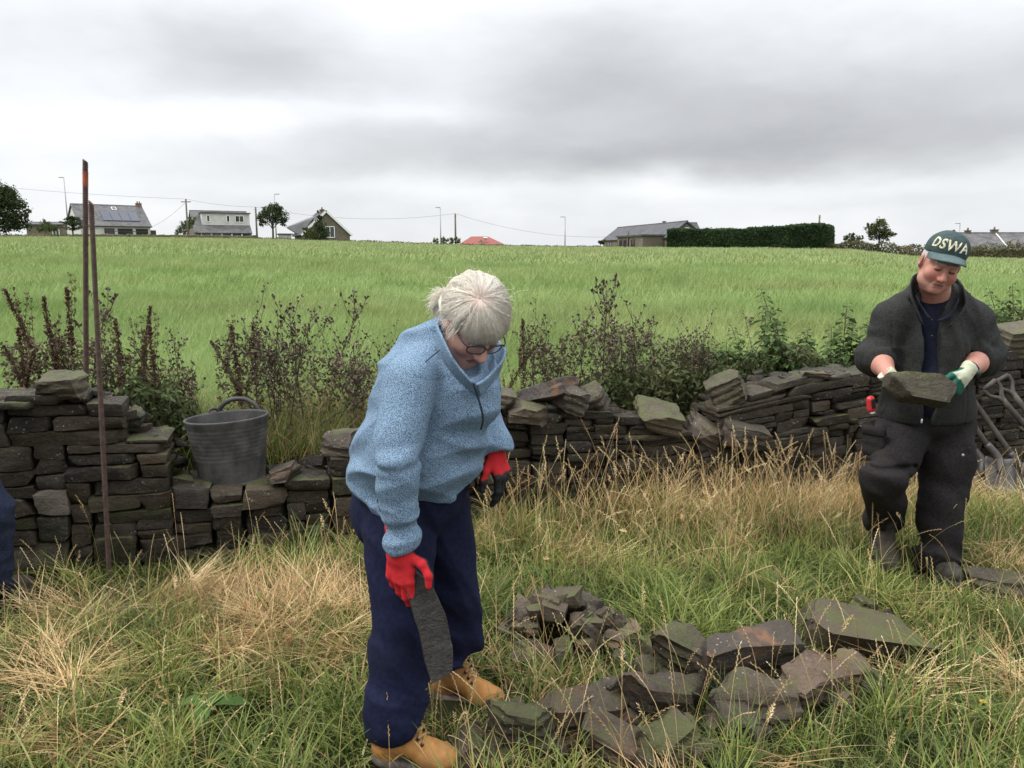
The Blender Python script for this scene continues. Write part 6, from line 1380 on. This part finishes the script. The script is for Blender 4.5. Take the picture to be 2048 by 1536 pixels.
def verge(n, kind):
    Y = np.sqrt(rr.uniform(1.75 ** 2, 5.6 ** 2, n)); x = rr.uniform(-.82, .82, n) * Y; d = yw(x) - Y; k = (d > .005) & ~foot(x, Y, -.01); x, Y = x[k], Y[k]; n = len(x)
    dry = np.clip(.10 + 1.15 * blobs(x, Y, DRY) + .22 * vnoise(np.stack([x * 2.6, Y * 2.6, 0 * x], -1), 21) + .15 * vnoise(np.stack([x * 7, Y * 7, 0 * x], -1), 22), 0, 1); tall = np.clip(blobs(x, Y, TALL), 0, 1); fp = .5 + .5 * vnoise(np.stack([x * 5, Y * 5, 0 * x], -1), 25)
    p = np.stack([x, Y, gz(x, Y) - .01], -1); isd = rr.random(n) < dry; low = np.where(foot(x, Y + .10, .06), .42, 1.0) * np.where((x < -.35) & (yw(x) - Y < .50), .48, 1.0)
    if kind == 'green':
        isd = rr.random(n) < dry * .6; h = rr.uniform(.06, .20, n) * (.75 + .6 * fp) * (1 + 1.0 * tall) * low; lean = rr.uniform(.05, .9, n); bend = rr.uniform(.3, 1.5, n); w_ = rr.uniform(.0036, .0088, n); az = rr.uniform(0, 6.2832, n)
    elif kind == 'mat':
        k = rr.random(n) < np.clip(dry * 1.25 - .15, 0, 1); x, Y, p, dry, tall, isd, fp, low = x[k], Y[k], p[k], dry[k], tall[k], isd[k], fp[k], low[k]; n = len(x); isd = rr.random(n) < .92
        h = rr.uniform(.10, .34, n) * (1 + .5 * tall) * (.4 + .6 * low); lean = rr.uniform(.7, 1.5, n) - .55 * tall * rr.random(n); bend = rr.uniform(-.1, .9, n); w_ = rr.uniform(.0020, .0048, n); az = 3.2 * vnoise(np.stack([x * 1.8, Y * 1.8, 0 * x], -1), 23) + rr.normal(0, .6, n); p[:, 2] += rr.uniform(0, .10, n) * (.3 + dry) * low ** 2
    else:
        k = rr.random(n) < np.clip(tall * 1.1 + .03, 0, 1); x, Y, p, dry, tall, isd, fp, low = x[k], Y[k], p[k], dry[k], tall[k], isd[k], fp[k], low[k]; n = len(x); isd = rr.random(n) < np.clip(dry + .25, 0, .92)
        h = rr.uniform(.14, .38, n) * (1 + .10 * tall) * (.6 + .6 * fp) * low; lean = rr.uniform(.0, .45, n); bend = rr.uniform(.1, 1.2, n); w_ = rr.uniform(.0024, .0056, n); az = rr.uniform(0, 6.2832, n)
    v, f, m = blades(n, p, h, w_, az, lean, bend, 4, rr); tone = np.clip(rr.beta(1.7, 2.2, n) + .22 * vnoise(np.stack([x * 3.3, Y * 3.3, 0 * x], -1), 24), 0, 1)
    for sel, M_ in ((~isd, vm), (isd, ym)):
        vv = v.reshape(n, m, 3)[sel].reshape(-1, 3); c = sel.sum(); i = np.arange(c)[:, None] * m + np.arange(4)[None] * 2
        tp = np.tile(np.repeat(np.linspace(0, 1, 5), 2) ** 2, c); M_.add(vv, np.stack([i, i + 1, i + 3, i + 2], -1).reshape(-1, 4), rnd=np.repeat(tone[sel], m), dry=1.0 if M_ is ym else 0.0, tip=tp)
verge(88000, 'green'); verge(60000, 'mat'); verge(40000, 'tall')
def tufts(nc, dryz):
    for _ in range(nc * 6):
        if nc <= 0: break
        Y = math.sqrt(rr.uniform(1.8 ** 2, 5.2 ** 2)); x = rr.uniform(-.8, .8) * Y
        if yw(x) - Y < .12 or foot(A(x), A(Y), .10)[0]: continue
        d = float(np.clip(.10 + blobs(A(x), A(Y), DRY)[0], 0, 1))
        if rr.random() > (d ** 1.3 if dryz else (1 - d) ** 2): continue
        nc -= 1; k = int(rr.uniform(35, 75)); a0 = rr.uniform(0, 6.28); az = rr.uniform(0, 6.28, k) if not dryz else a0 + rr.normal(0, .75, k); sp = rr.uniform(.02, .06)
        p = np.stack([x + rr.normal(0, sp, k), Y + rr.normal(0, sp, k), np.zeros(k)], -1); p[:, 2] = gz(p[:, 0], p[:, 1]) + (rr.uniform(0, .07, k) if dryz else -.01)
        h = rr.uniform(.14, .36, k) * (.9 if dryz else rr.uniform(.6, 1.1)); v, f, m = blades(k, p, h, rr.uniform(.003, .008, k) * (.75 if dryz else 1), az, rr.uniform(.9, 1.5, k) if dryz else rr.uniform(.1, .7, k), rr.uniform(-.2, .6, k) if dryz else rr.uniform(.5, 1.6, k), 4, rr)
        tone = np.clip(rr.uniform(.35, .9) + rr.normal(0, .13, k), 0, 1); tp = np.tile(np.repeat(np.linspace(0, 1, 5), 2) ** 2, k); (ym if dryz else vm).add(v, f, rnd=np.repeat(tone, m), dry=1.0 if dryz else 0.0, tip=tp * .5)
tufts(230, False); tufts(190, True)
# rough unmown margin between the wall and the field, and tufts growing at the foot of the wall
def margin(n, d0, d1, h0, h1, pd, xa=-4.4, xb=4.8):
    x = rr.uniform(xa, xb, n); d = rr.uniform(d0, d1, n); Y = yw(x) + d * math.hypot(1, WS); p = np.stack([x, Y, gz(x, Y) - .02], -1); nn = vnoise(np.stack([x * 2.2, Y * 2.2, 0 * x], -1), 31); isd = rr.random(n) < np.clip(pd + .3 * nn, 0, 1)
    h = rr.uniform(h0, h1, n) * (1 + .3 * nn); v, f, m = blades(n, p, h, rr.uniform(.0025, .0065, n), rr.uniform(0, 6.2832, n), rr.uniform(0, .6, n), rr.uniform(.2, 1.3, n), 4, rr); tone = rr.beta(1.8, 2.4, n)
    for sel, M_ in ((~isd, vm), (isd, ym)):
        c = sel.sum(); i = np.arange(c)[:, None] * m + np.arange(4)[None] * 2; M_.add(v.reshape(n, m, 3)[sel].reshape(-1, 3), np.stack([i, i + 1, i + 3, i + 2], -1).reshape(-1, 4), rnd=np.repeat(tone[sel], m), dry=1.0 if M_ is ym else 0.0, tip=np.tile(np.repeat(np.linspace(0, 1, 5), 2) ** 2, c))
margin(21000, .52, 1.5, .16, .42, .34); margin(2500, -.14, -.01, .05, .2, .15, -3, 4)
tag(vm.build('verge_grass', M_grass), 'green grass and weeds of the verge on both sides of the wall', 'grass', kind='stuff')
tag(ym.build('dry_grass', M_grass), 'bleached straw and dead grass lying and standing in the verge', 'dry grass', kind='stuff')
# flowering stalks: a bowed culm with a spike (zigzag ryegrass) or a soft plume
sm = MB(); hd_ = MB()
def stalk(x, y, H, az, lean, bend, plume, r0=.0014):
    n = 9; t = np.linspace(0, 1, n); th = lean + bend * t ** 2; ds = H / (n - 1); dx = np.concatenate([[0], np.cumsum(np.sin(th[1:]) * ds)]); dz = np.concatenate([[0], np.cumsum(np.cos(th[1:]) * ds)])
    b = A(x, y, float(gz(x, y)) - .01); p = b + np.outer(dx, A(math.cos(az), math.sin(az), 0)) + np.outer(dz, A(0, 0, 1)); tone = rr.uniform(.35, 1)
    v, f = tube(p, np.linspace(r0, r0 * .55, n), 3, False); sm.add(v, f, rnd=tone, dry=1.0 if rr.random() < .85 else 0.25, tip=.3)
    L = rr.uniform(.07, .15); k = int(L / .0075) if not plume else int(L / .0030); e0 = 1 - L / H; q = np.linspace(max(e0, .3), 1, k); c = np.stack([np.interp(q, t, p[:, j]) for j in range(3)], -1); T = nrm(p[-1] - p[-3]); s1 = nrm(np.cross(T, rr.normal(0, 1, 3)))
    s2 = np.cross(T, s1)
    if plume:
        an = rr.uniform(0, 6.28, k); sp = .011 * np.sin(np.clip((q - q[0]) / (1 - q[0] + 1e-6), 0, 1) * 2.6 + .25); o = np.cos(an)[:, None] * s1 + np.sin(an)[:, None] * s2; a = c; e = c + o * sp[:, None] + T * .008; w_ = .0016
    else:
        sg = np.where(np.arange(k) % 2 == 0, 1, -1)[:, None]; o = s1 * sg; a = c; e = c + o * .0045 + T * .0115; w_ = .0019
    sd = np.cross(T, o); V = np.stack([a, (a + e) / 2 - sd * w_, e, (a + e) / 2 + sd * w_], 1).reshape(-1, 3); hd_.add(V, np.arange(k * 4).reshape(-1, 4), rnd=np.clip(tone + .1, 0, 1), dry=1.0, tip=.2)
def scatter(n, px0, px1, py0, py1, h0, h1, pl, lean=.28):
    for _ in range(n):
        x, y = pxg(rr.uniform(px0, px1), rr.uniform(py0, py1))
        if foot(A(x), A(y), -.02)[0] or y > yw(x) - .03: continue
        stalk(x, y, rr.uniform(h0, h1), rr.uniform(0, 6.28), abs(rr.normal(0, lean)), rr.uniform(0, .9), rr.random() < pl)
scatter(330, 960, 1720, 1010, 1120, .36, .64, .7); scatter(90, 960, 1500, 1120, 1220, .30, .55, .4); scatter(85, 930, 1750, 1420, 1590, .22, .46, .15); scatter(50, 960, 1650, 1250, 1420, .2, .42, .2)
scatter(80, -80, 740, 1330, 1600, .16, .36, .1); scatter(60, -40, 740, 1150, 1330, .18, .42, .25); scatter(40, 780, 920, 1480, 1580, .18, .34, .05); scatter(85, 1700, 2140, 1180, 1580, .20, .42, .15); scatter(130, 1680, 2150, 985, 1180, .3, .55, .4); scatter(30, 600, 760, 1090, 1180, .2, .42, .3); scatter(14, 60, 600, 1120, 1180, .25, .5, .2)
o = tag(sm.build('grass_stalks', M_grass), 'thin bleached flowering grass stalks standing over the verge', 'dry grass', kind='stuff')
tag(hd_.build('grass_seed_heads', M_grass), 'pale seed heads on the flowering grass stalks', 'dry grass', kind='stuff')
# ------------------------------------------------------------------ tall weeds behind the wall
M_dead = leaf_mat('dead thistle', (.048, .038, .022), (.095, .078, .045), (.19, .155, .092), .15)
M_head = leaf_mat('thistle heads', (.045, .028, .024), (.095, .062, .052), (.50, .41, .41), .2)
M_dock = leaf_mat('rusty dock seed', (.046, .023, .016), (.085, .045, .030), (.15, .085, .055), .15)
M_net = leaf_mat('nettle leaves', (.034, .060, .020), (.066, .115, .036), (.13, .19, .06), .3)
M_stem = mat('weed stem', two_tone((.055, .042, .026), (.09, .075, .045), scale=30), rough=.8)
def leafq(c, d, up, L, w_):
    """pointed leaf of two bent halves"""
    d = nrm(d); s = nrm(np.cross(d, up)); n_ = np.cross(s, d); m_ = c + d * L * .45 + n_ * L * .10
    return np.array([c, m_ - s * w_, c + d * L - n_ * L * .22, m_ + s * w_]), np.array([[0, 1, 2, 3]])
def weed(kind, seed, name, label, cat):
    r = np.random.default_rng(seed); root = empty(name); st, lf, hd = MB(), MB(), MB(); Z = A(0, 0, 1)
    lean = r.normal(0, .10, 2); main = spline([A(0, 0, -.05), A(lean[0] * .25, lean[1] * .25, .33), A(lean[0] * .8, lean[1] * .8, .7), A(lean[0] * 1.5, lean[1] * 1.5, 1.0)], 14); st.add(*tube(main, np.linspace(.0075, .0022, 14), 5))
    at = lambda q: A(*[np.interp(q, np.linspace(0, 1, 14), main[:, j]) for j in range(3)])
    def head(p, s):
        k = 7; d = r.normal(0, 1, (k, 3)); d /= np.linalg.norm(d, axis=1)[:, None]; v, f = leafcards(p + d * s * .4, s, r); hd.add(v, f, rnd=np.repeat(np.where(r.random(k) < .14, 1., r.uniform(0, .6, k)), 4))
    if kind == 'thistle':
        for b in range(r.integers(12, 17)):
            q = r.uniform(.30, .98); p0 = at(q); az = r.uniform(0, 6.28); L = r.uniform(.14, .36) * (1.15 - q * .5); d = A(math.cos(az) * .62, math.sin(az) * .62, .78); br = spline([p0, p0 + d * L * .5, p0 + d * L * .8 + Z * L * .25 + r.normal(0, .015, 3)], 7); st.add(*tube(br, np.linspace(.0035, .0012, 7), 4)); head(br[-1], r.uniform(.010, .017))
            for j in range(r.integers(3, 6)):
                p1 = br[r.integers(2, 6)]; az2 = r.uniform(0, 6.28); d2 = A(math.cos(az2) * .7, math.sin(az2) * .7, .7); e = p1 + d2 * r.uniform(.03, .08); st.add(*tube([p1, e], [.0014, .0008], 3)); head(e, r.uniform(.008, .014))
                v, f = leafq(p1, d2 + r.normal(0, .5, 3), Z, r.uniform(.03, .07), .007); lf.add(v, f, rnd=r.random())
        for j in range(46):
            q = r.uniform(.05, .95); az = r.uniform(0, 6.28); v, f = leafq(at(q), A(math.cos(az), math.sin(az), r.uniform(-.9, .4)), Z, r.uniform(.05, .12) * (1.2 - .6 * q), r.uniform(.006, .014)); lf.add(v, f, rnd=r.random())
        lm, hm_m = M_dead, M_head
    elif kind == 'dock':
        for b in range(r.integers(4, 8)):
            q = r.uniform(.35, .75); p0 = at(q); az = r.uniform(0, 6.28); L = r.uniform(.18, .38); br = spline([p0, p0 + A(math.cos(az) * .25, math.sin(az) * .25, .9) * L * .5, p0 + A(math.cos(az) * .22, math.sin(az) * .22, 1) * L], 8); st.add(*tube(br, np.linspace(.003, .001, 8), 4))
            c = br[r.integers(1, 8, 150)] + r.normal(0, .008, (150, 3)); v, f = leafcards(c, r.uniform(.004, .0085, 150), r); hd.add(v, f, rnd=np.repeat(r.random(150), 4))
        q = r.uniform(.42, 1, 640); q = np.round(q * 34) / 34 + r.normal(0, .006, 640); c = np.array([at(min(1, a)) for a in q]) + r.normal(0, 1, (640, 3)) * (.022 * np.sqrt(np.clip(1.08 - q, .02, 1)))[:, None]; v, f = leafcards(c, r.uniform(.007, .013, 640), r); hd.add(v, f, rnd=np.repeat(r.random(640), 4))
        for j in range(7):
            az = r.uniform(0, 6.28); v, f = leafq(at(r.uniform(.1, .4)), A(math.cos(az), math.sin(az), -.2), Z, r.uniform(.1, .18), .02); lf.add(v, f, rnd=r.random())
        lm, hm_m = M_dead, M_dock
    else:
        for j in range(22):
            q = .10 + .9 * j / 21; p0 = at(q); a0 = j * 1.571 + r.normal(0, .2); s_ = (.105 if q < .75 else .105 - .30 * (q - .75)) * r.uniform(.8, 1.2)
            for k in range(2):
                az = a0 + k * math.pi; d = A(math.cos(az), math.sin(az), -.15 - .5 * r.random()); p1 = p0 + A(math.cos(az), math.sin(az), .5) * .018; v, f = leafq(p1, d, Z, s_, s_ * .32); lf.add(v, f, rnd=np.clip(.3 + .5 * q + r.normal(0, .2), 0, 1)); st.add(*tube([p0, p1], [.0012, .001], 3))
                if .35 < q < .95:
                    for _ in range(2): c = p0 + A(math.cos(az + r.normal(0, .5)), math.sin(az + r.normal(0, .5)), -.8) * .045 * r.uniform(.3, 1); vv, ff = leafcards(np.repeat(c[None], 5, 0) + r.normal(0, .007, (5, 3)), .006, r); hd.add(vv, ff, rnd=np.repeat(r.uniform(.4, 1, 5), 4))
            if j % 3 == 0 and q < .8:
                az = r.uniform(0, 6.28); e = p0 + A(math.cos(az) * .6, math.sin(az) * .6, .8) * .14; st.add(*tube([p0, e], [.003, .0012], 4))
                for k in range(6): az2 = r.uniform(0, 6.28); v, f = leafq(p0 + (e - p0) * r.uniform(.4, 1), A(math.cos(az2), math.sin(az2), -.2), Z, s_ * .7, s_ * .22); lf.add(v, f, rnd=r.random())
        lm, hm_m = M_net, M_bank
    st.build('stem', M_stem, root); lf.build('leaves', lm, root); o = hd.build({'nettle': 'flower_tassels', 'dock': 'seed_spike', 'thistle': 'flower_heads'}[kind], hm_m, root); o['kind'] = 'stuff'
    return root
LB = {'thistle': ('dead_thistle', 'brown seeding thistle'), 'dock': ('dock_plant', 'rust brown dock spike'), 'nettle': ('nettle_plant', 'green leafy nettle')}
protos = {k: [weed(k, 500 + 10 * j + len(k), LB[k][0], '', k) for j in range(n)] for k, n in (('thistle', 6), ('dock', 4), ('nettle', 5))}
used = set(); rw2 = np.random.default_rng(71)
def put_weed(kind, px, py, where, d=None, lean=0.0, wide=1.0):
    pr = protos[kind][rw2.integers(len(protos[kind]))]
    x0_ = wall_s(px, py); d = rw2.uniform(.60, 1.05) if d is None else d; Y = yw(x0_) + d * 1.04; dr = ray(px, py); x = dr[0] / dr[1] * Y - lean * .5; z = float(gz(x, Y)); H = max(P(px, py, Y)[2] - z, .18) * (.90 if kind == 'thistle' else 1)
    if pr.name in used: o = copy_tree(pr)
    else: o = pr; used.add(pr.name)
    o.location = (x, Y, z); ws = min(H, .75) * wide; o.scale = (ws, ws, H); o.rotation_euler = (0, math.atan(lean * .5 / H), rw2.uniform(0, 6.28))
    tag(o, f'{LB[kind][1]} {where}', LB[kind][1].split()[-2] if kind == 'dock' else kind, f'{kind} plants {where}')
for px, py, ln_ in [(60, 582, -.12), (97, 592, -.05), (120, 575, -.1), (45, 655, .0), (62, 690, 0), (40, 700, .1), (252, 618, -.08), (290, 648, -.1), (240, 640, 0), (130, 650, 0)]: put_weed('dock', px, py, 'behind the wall around the steel bars', lean=ln_)
for px, py in [(455, 652), (482, 642), (470, 690)]: put_weed('dock', px, py, 'behind the rubber bucket', lean=-.12)
put_weed('dock', 1051, 640, 'standing alone right of the blue fleece', lean=.02)
put_weed('dock', 1000, 690, 'half hidden by the blue collar', lean=.02)
for px, py in [(150, 600), (160, 660), (205, 620), (230, 670), (310, 655), (340, 680), (375, 710), (215, 720)]: put_weed('thistle', px, py, 'behind the wall around the steel bars', lean=rw2.normal(.02, .12))
for px, py in [(492, 604), (530, 605), (588, 602), (630, 600), (648, 596), (705, 632), (735, 670), (765, 660), (790, 668), (540, 680), (660, 680), (700, 700), (580, 680), (745, 700)]: put_weed('thistle', px, py, 'behind the wall between the bucket and the blue fleece', lean=rw2.normal(.03, .15))
for px, py in [(1088, 626), (1128, 622), (1150, 606), (1228, 574), (1258, 568), (1290, 592), (1310, 650), (1338, 655), (1372, 652), (1395, 642), (1120, 660), (1215, 650), (1250, 640), (1280, 660), (1240, 690), (1145, 690), (1330, 690), (1420, 680), (1470, 650), (1495, 640)]: put_weed('thistle', px, py, 'behind the wall under the clipped hedge', lean=rw2.normal(-.02, .16))
for px, py in [(1582, 580), (1534, 612), (1508, 655), (1452, 680), (1478, 700), (1612, 655), (1640, 665), (1690, 608), (1668, 650), (1722, 622), (1705, 650), (1560, 660), (1590, 640), (1545, 690), (1420, 705), (1385, 710), (1350, 720), (1310, 735), (1270, 735), (1240, 725), (1600, 690), (1650, 700), (1500, 715), (1440, 730), (1380, 745), (1330, 755), (1570, 705), (1625, 715), (1680, 700), (1720, 690), (1290, 715), (1210, 735), (1530, 720), (1470, 720), (1405, 730), (1360, 700), (1325, 715), (1430, 700), (1490, 690), (1700, 680), (1660, 690)]: put_weed('nettle', px, py, 'massed behind the wall left of the capped man', wide=1.25)
for px, py in [(1972, 590), (1992, 600), (2015, 612), (2035, 580), (2046, 570), (1965, 640), (2005, 640)]: put_weed('nettle', px, py, 'behind the mossy coping at the right edge', wide=1.15)
for px, py in [(250, 740), (285, 735), (310, 750), (340, 760), (270, 765), (360, 770), (230, 760), (330, 745), (375, 790)]: put_weed('nettle', px, py, 'low behind the stepped wall end', wide=1.2)
for k in ('thistle', 'dock', 'nettle'):
    for p_ in protos[k]:
        if p_.name not in used:
            for c_ in list(p_.children): bpy.data.objects.remove(c_)
            bpy.data.objects.remove(p_)
# dense low growth along the back of the wall
def under(px0, px1, pyt, n, m, name, label, d0=.5, d1=1.15, s=.019):
    px = rr.uniform(px0, px1, n); k = (px - 1024) / FPX / .975; x0_ = k * WC / (1 - k * WS); d = rr.uniform(d0, d1, n); Y = yw(x0_) + d * 1.04; x = k * Y; z = gz(x, Y)
    top = np.interp(px, np.linspace(px0, px1, len(pyt)), pyt); zt_ = EYE + Y * np.array([ratio(q) for q in top]); zt_ = zt_ + .10 * vnoise(np.stack([x * 3, Y * 3, 0 * x], -1), 41); hgt = np.maximum(zt_ - z, .05)
    q = np.stack([x, Y, z + hgt * rr.uniform(.1, 1, n) ** .7], -1); v, f = leafcards(q, rr.uniform(.5, 1.4, n) * s, rr, 1.3)
    tag(MB().add(v, f, rnd=np.repeat(np.clip(.42 + .35 * vnoise(q * 4, 43) + rr.normal(0, .18, n), 0, 1), 4)).build(name, m), label, 'undergrowth', kind='stuff')
M_mix = leaf_mat('mixed weed leaves', (.040, .050, .020), (.075, .095, .035), (.17, .16, .075), .25)
under(1040, 1790, [800, 770, 745, 715, 700, 710, 725], 17000, M_mix, 'weed_undergrowth', 'dense green undergrowth along the back of the wall')
under(205, 400, [790, 765, 780, 830], 3000, M_mix, 'weed_undergrowth', 'green undergrowth behind the stepped wall end')
under(1950, 2140, [640, 620, 620], 2500, M_mix, 'weed_undergrowth', 'green undergrowth behind the mossy coping')
under(20, 400, [690, 700, 700, 760], 3200, M_dead, 'dead_undergrowth', 'brown dead stems and leaves behind the left wall', .6, 1.2, .014)
under(440, 840, [700, 680, 690, 720, 760], 3600, M_dead, 'dead_undergrowth', 'brown dead stems and leaves behind the bucket and the blue fleece', .6, 1.2, .013)
under(1060, 1420, [690, 670, 660, 690, 720], 3600, M_dead, 'dead_undergrowth', 'brown dead stems and leaves below the clipped hedge', .6, 1.2, .013)
# broad dock leaves and a yellow flower in the verge
M_broad = leaf_mat('broad green leaf', (.05, .10, .022), (.07, .13, .03), (.10, .17, .045), .3)
def broad(px, py, n, L, lb, seed):
    r = np.random.default_rng(seed); x, y = pxg(px, py); root = tag(empty('broad_leaved_weed', (x, y, float(gz(x, y)))), lb, 'weed'); 
    for k in range(n):
        az = k * 6.283 / n + r.normal(0, .4); t = np.linspace(0, 1, 8); l = L * r.uniform(.7, 1.1); dx = l * t; dz = .05 + l * .7 * t - l * .75 * t ** 2; wv = l * .24 * np.sin(np.clip(t * 1.02, 0, 1) * math.pi) ** .7 + .002
        c = np.stack([x + dx * math.cos(az), y + dx * math.sin(az), float(gz(x, y)) + dz], -1); s = A(-math.sin(az), math.cos(az), 0); V = np.stack([c - s * wv[:, None] + A(0, 0, .012), c, c + s * wv[:, None] + A(0, 0, .012)], 1).reshape(-1, 3); V += .004 * vnoise(V * 40, 3)[:, None]
        i = (np.arange(7)[:, None] * 3 + np.arange(2)[None]).ravel(); MB().add(V, np.stack([i, i + 3, i + 4, i + 1], -1), rnd=r.random()).build('leaf', M_broad, root)
broad(415, 1445, 4, .13, 'clump of broad green leaves low in the grass at the left', 1); broad(1080, 1165, 5, .10, 'small broad leaved weed left of the rubble heap top', 2); broad(1960, 1330, 4, .09, 'small broad leaved weed in the grass at the right edge', 3)
fx, fy = pxg(1958, 1440); fr = tag(empty('yellow_flower', (fx, fy, float(gz(fx, fy)))), 'tiny yellow flower in the grass at the lower right', 'flower'); fz = float(gz(fx, fy)); MB().add(*tube([(fx, fy, fz), (fx, fy - .01, fz + .09)], .0012, 5)).build('stem', M_net, fr)
pv = MB()
for k in range(12): a = k * .5236; v, f = leafq(A(fx, fy - .01, fz + .09), A(math.cos(a), math.sin(a), .3), A(0, 0, 1), .013, .003); pv.add(v, f)
pv.build('petals', mat('yellow petals', None, rough=.6, Base_Color=(.75, .45, .03)), fr)
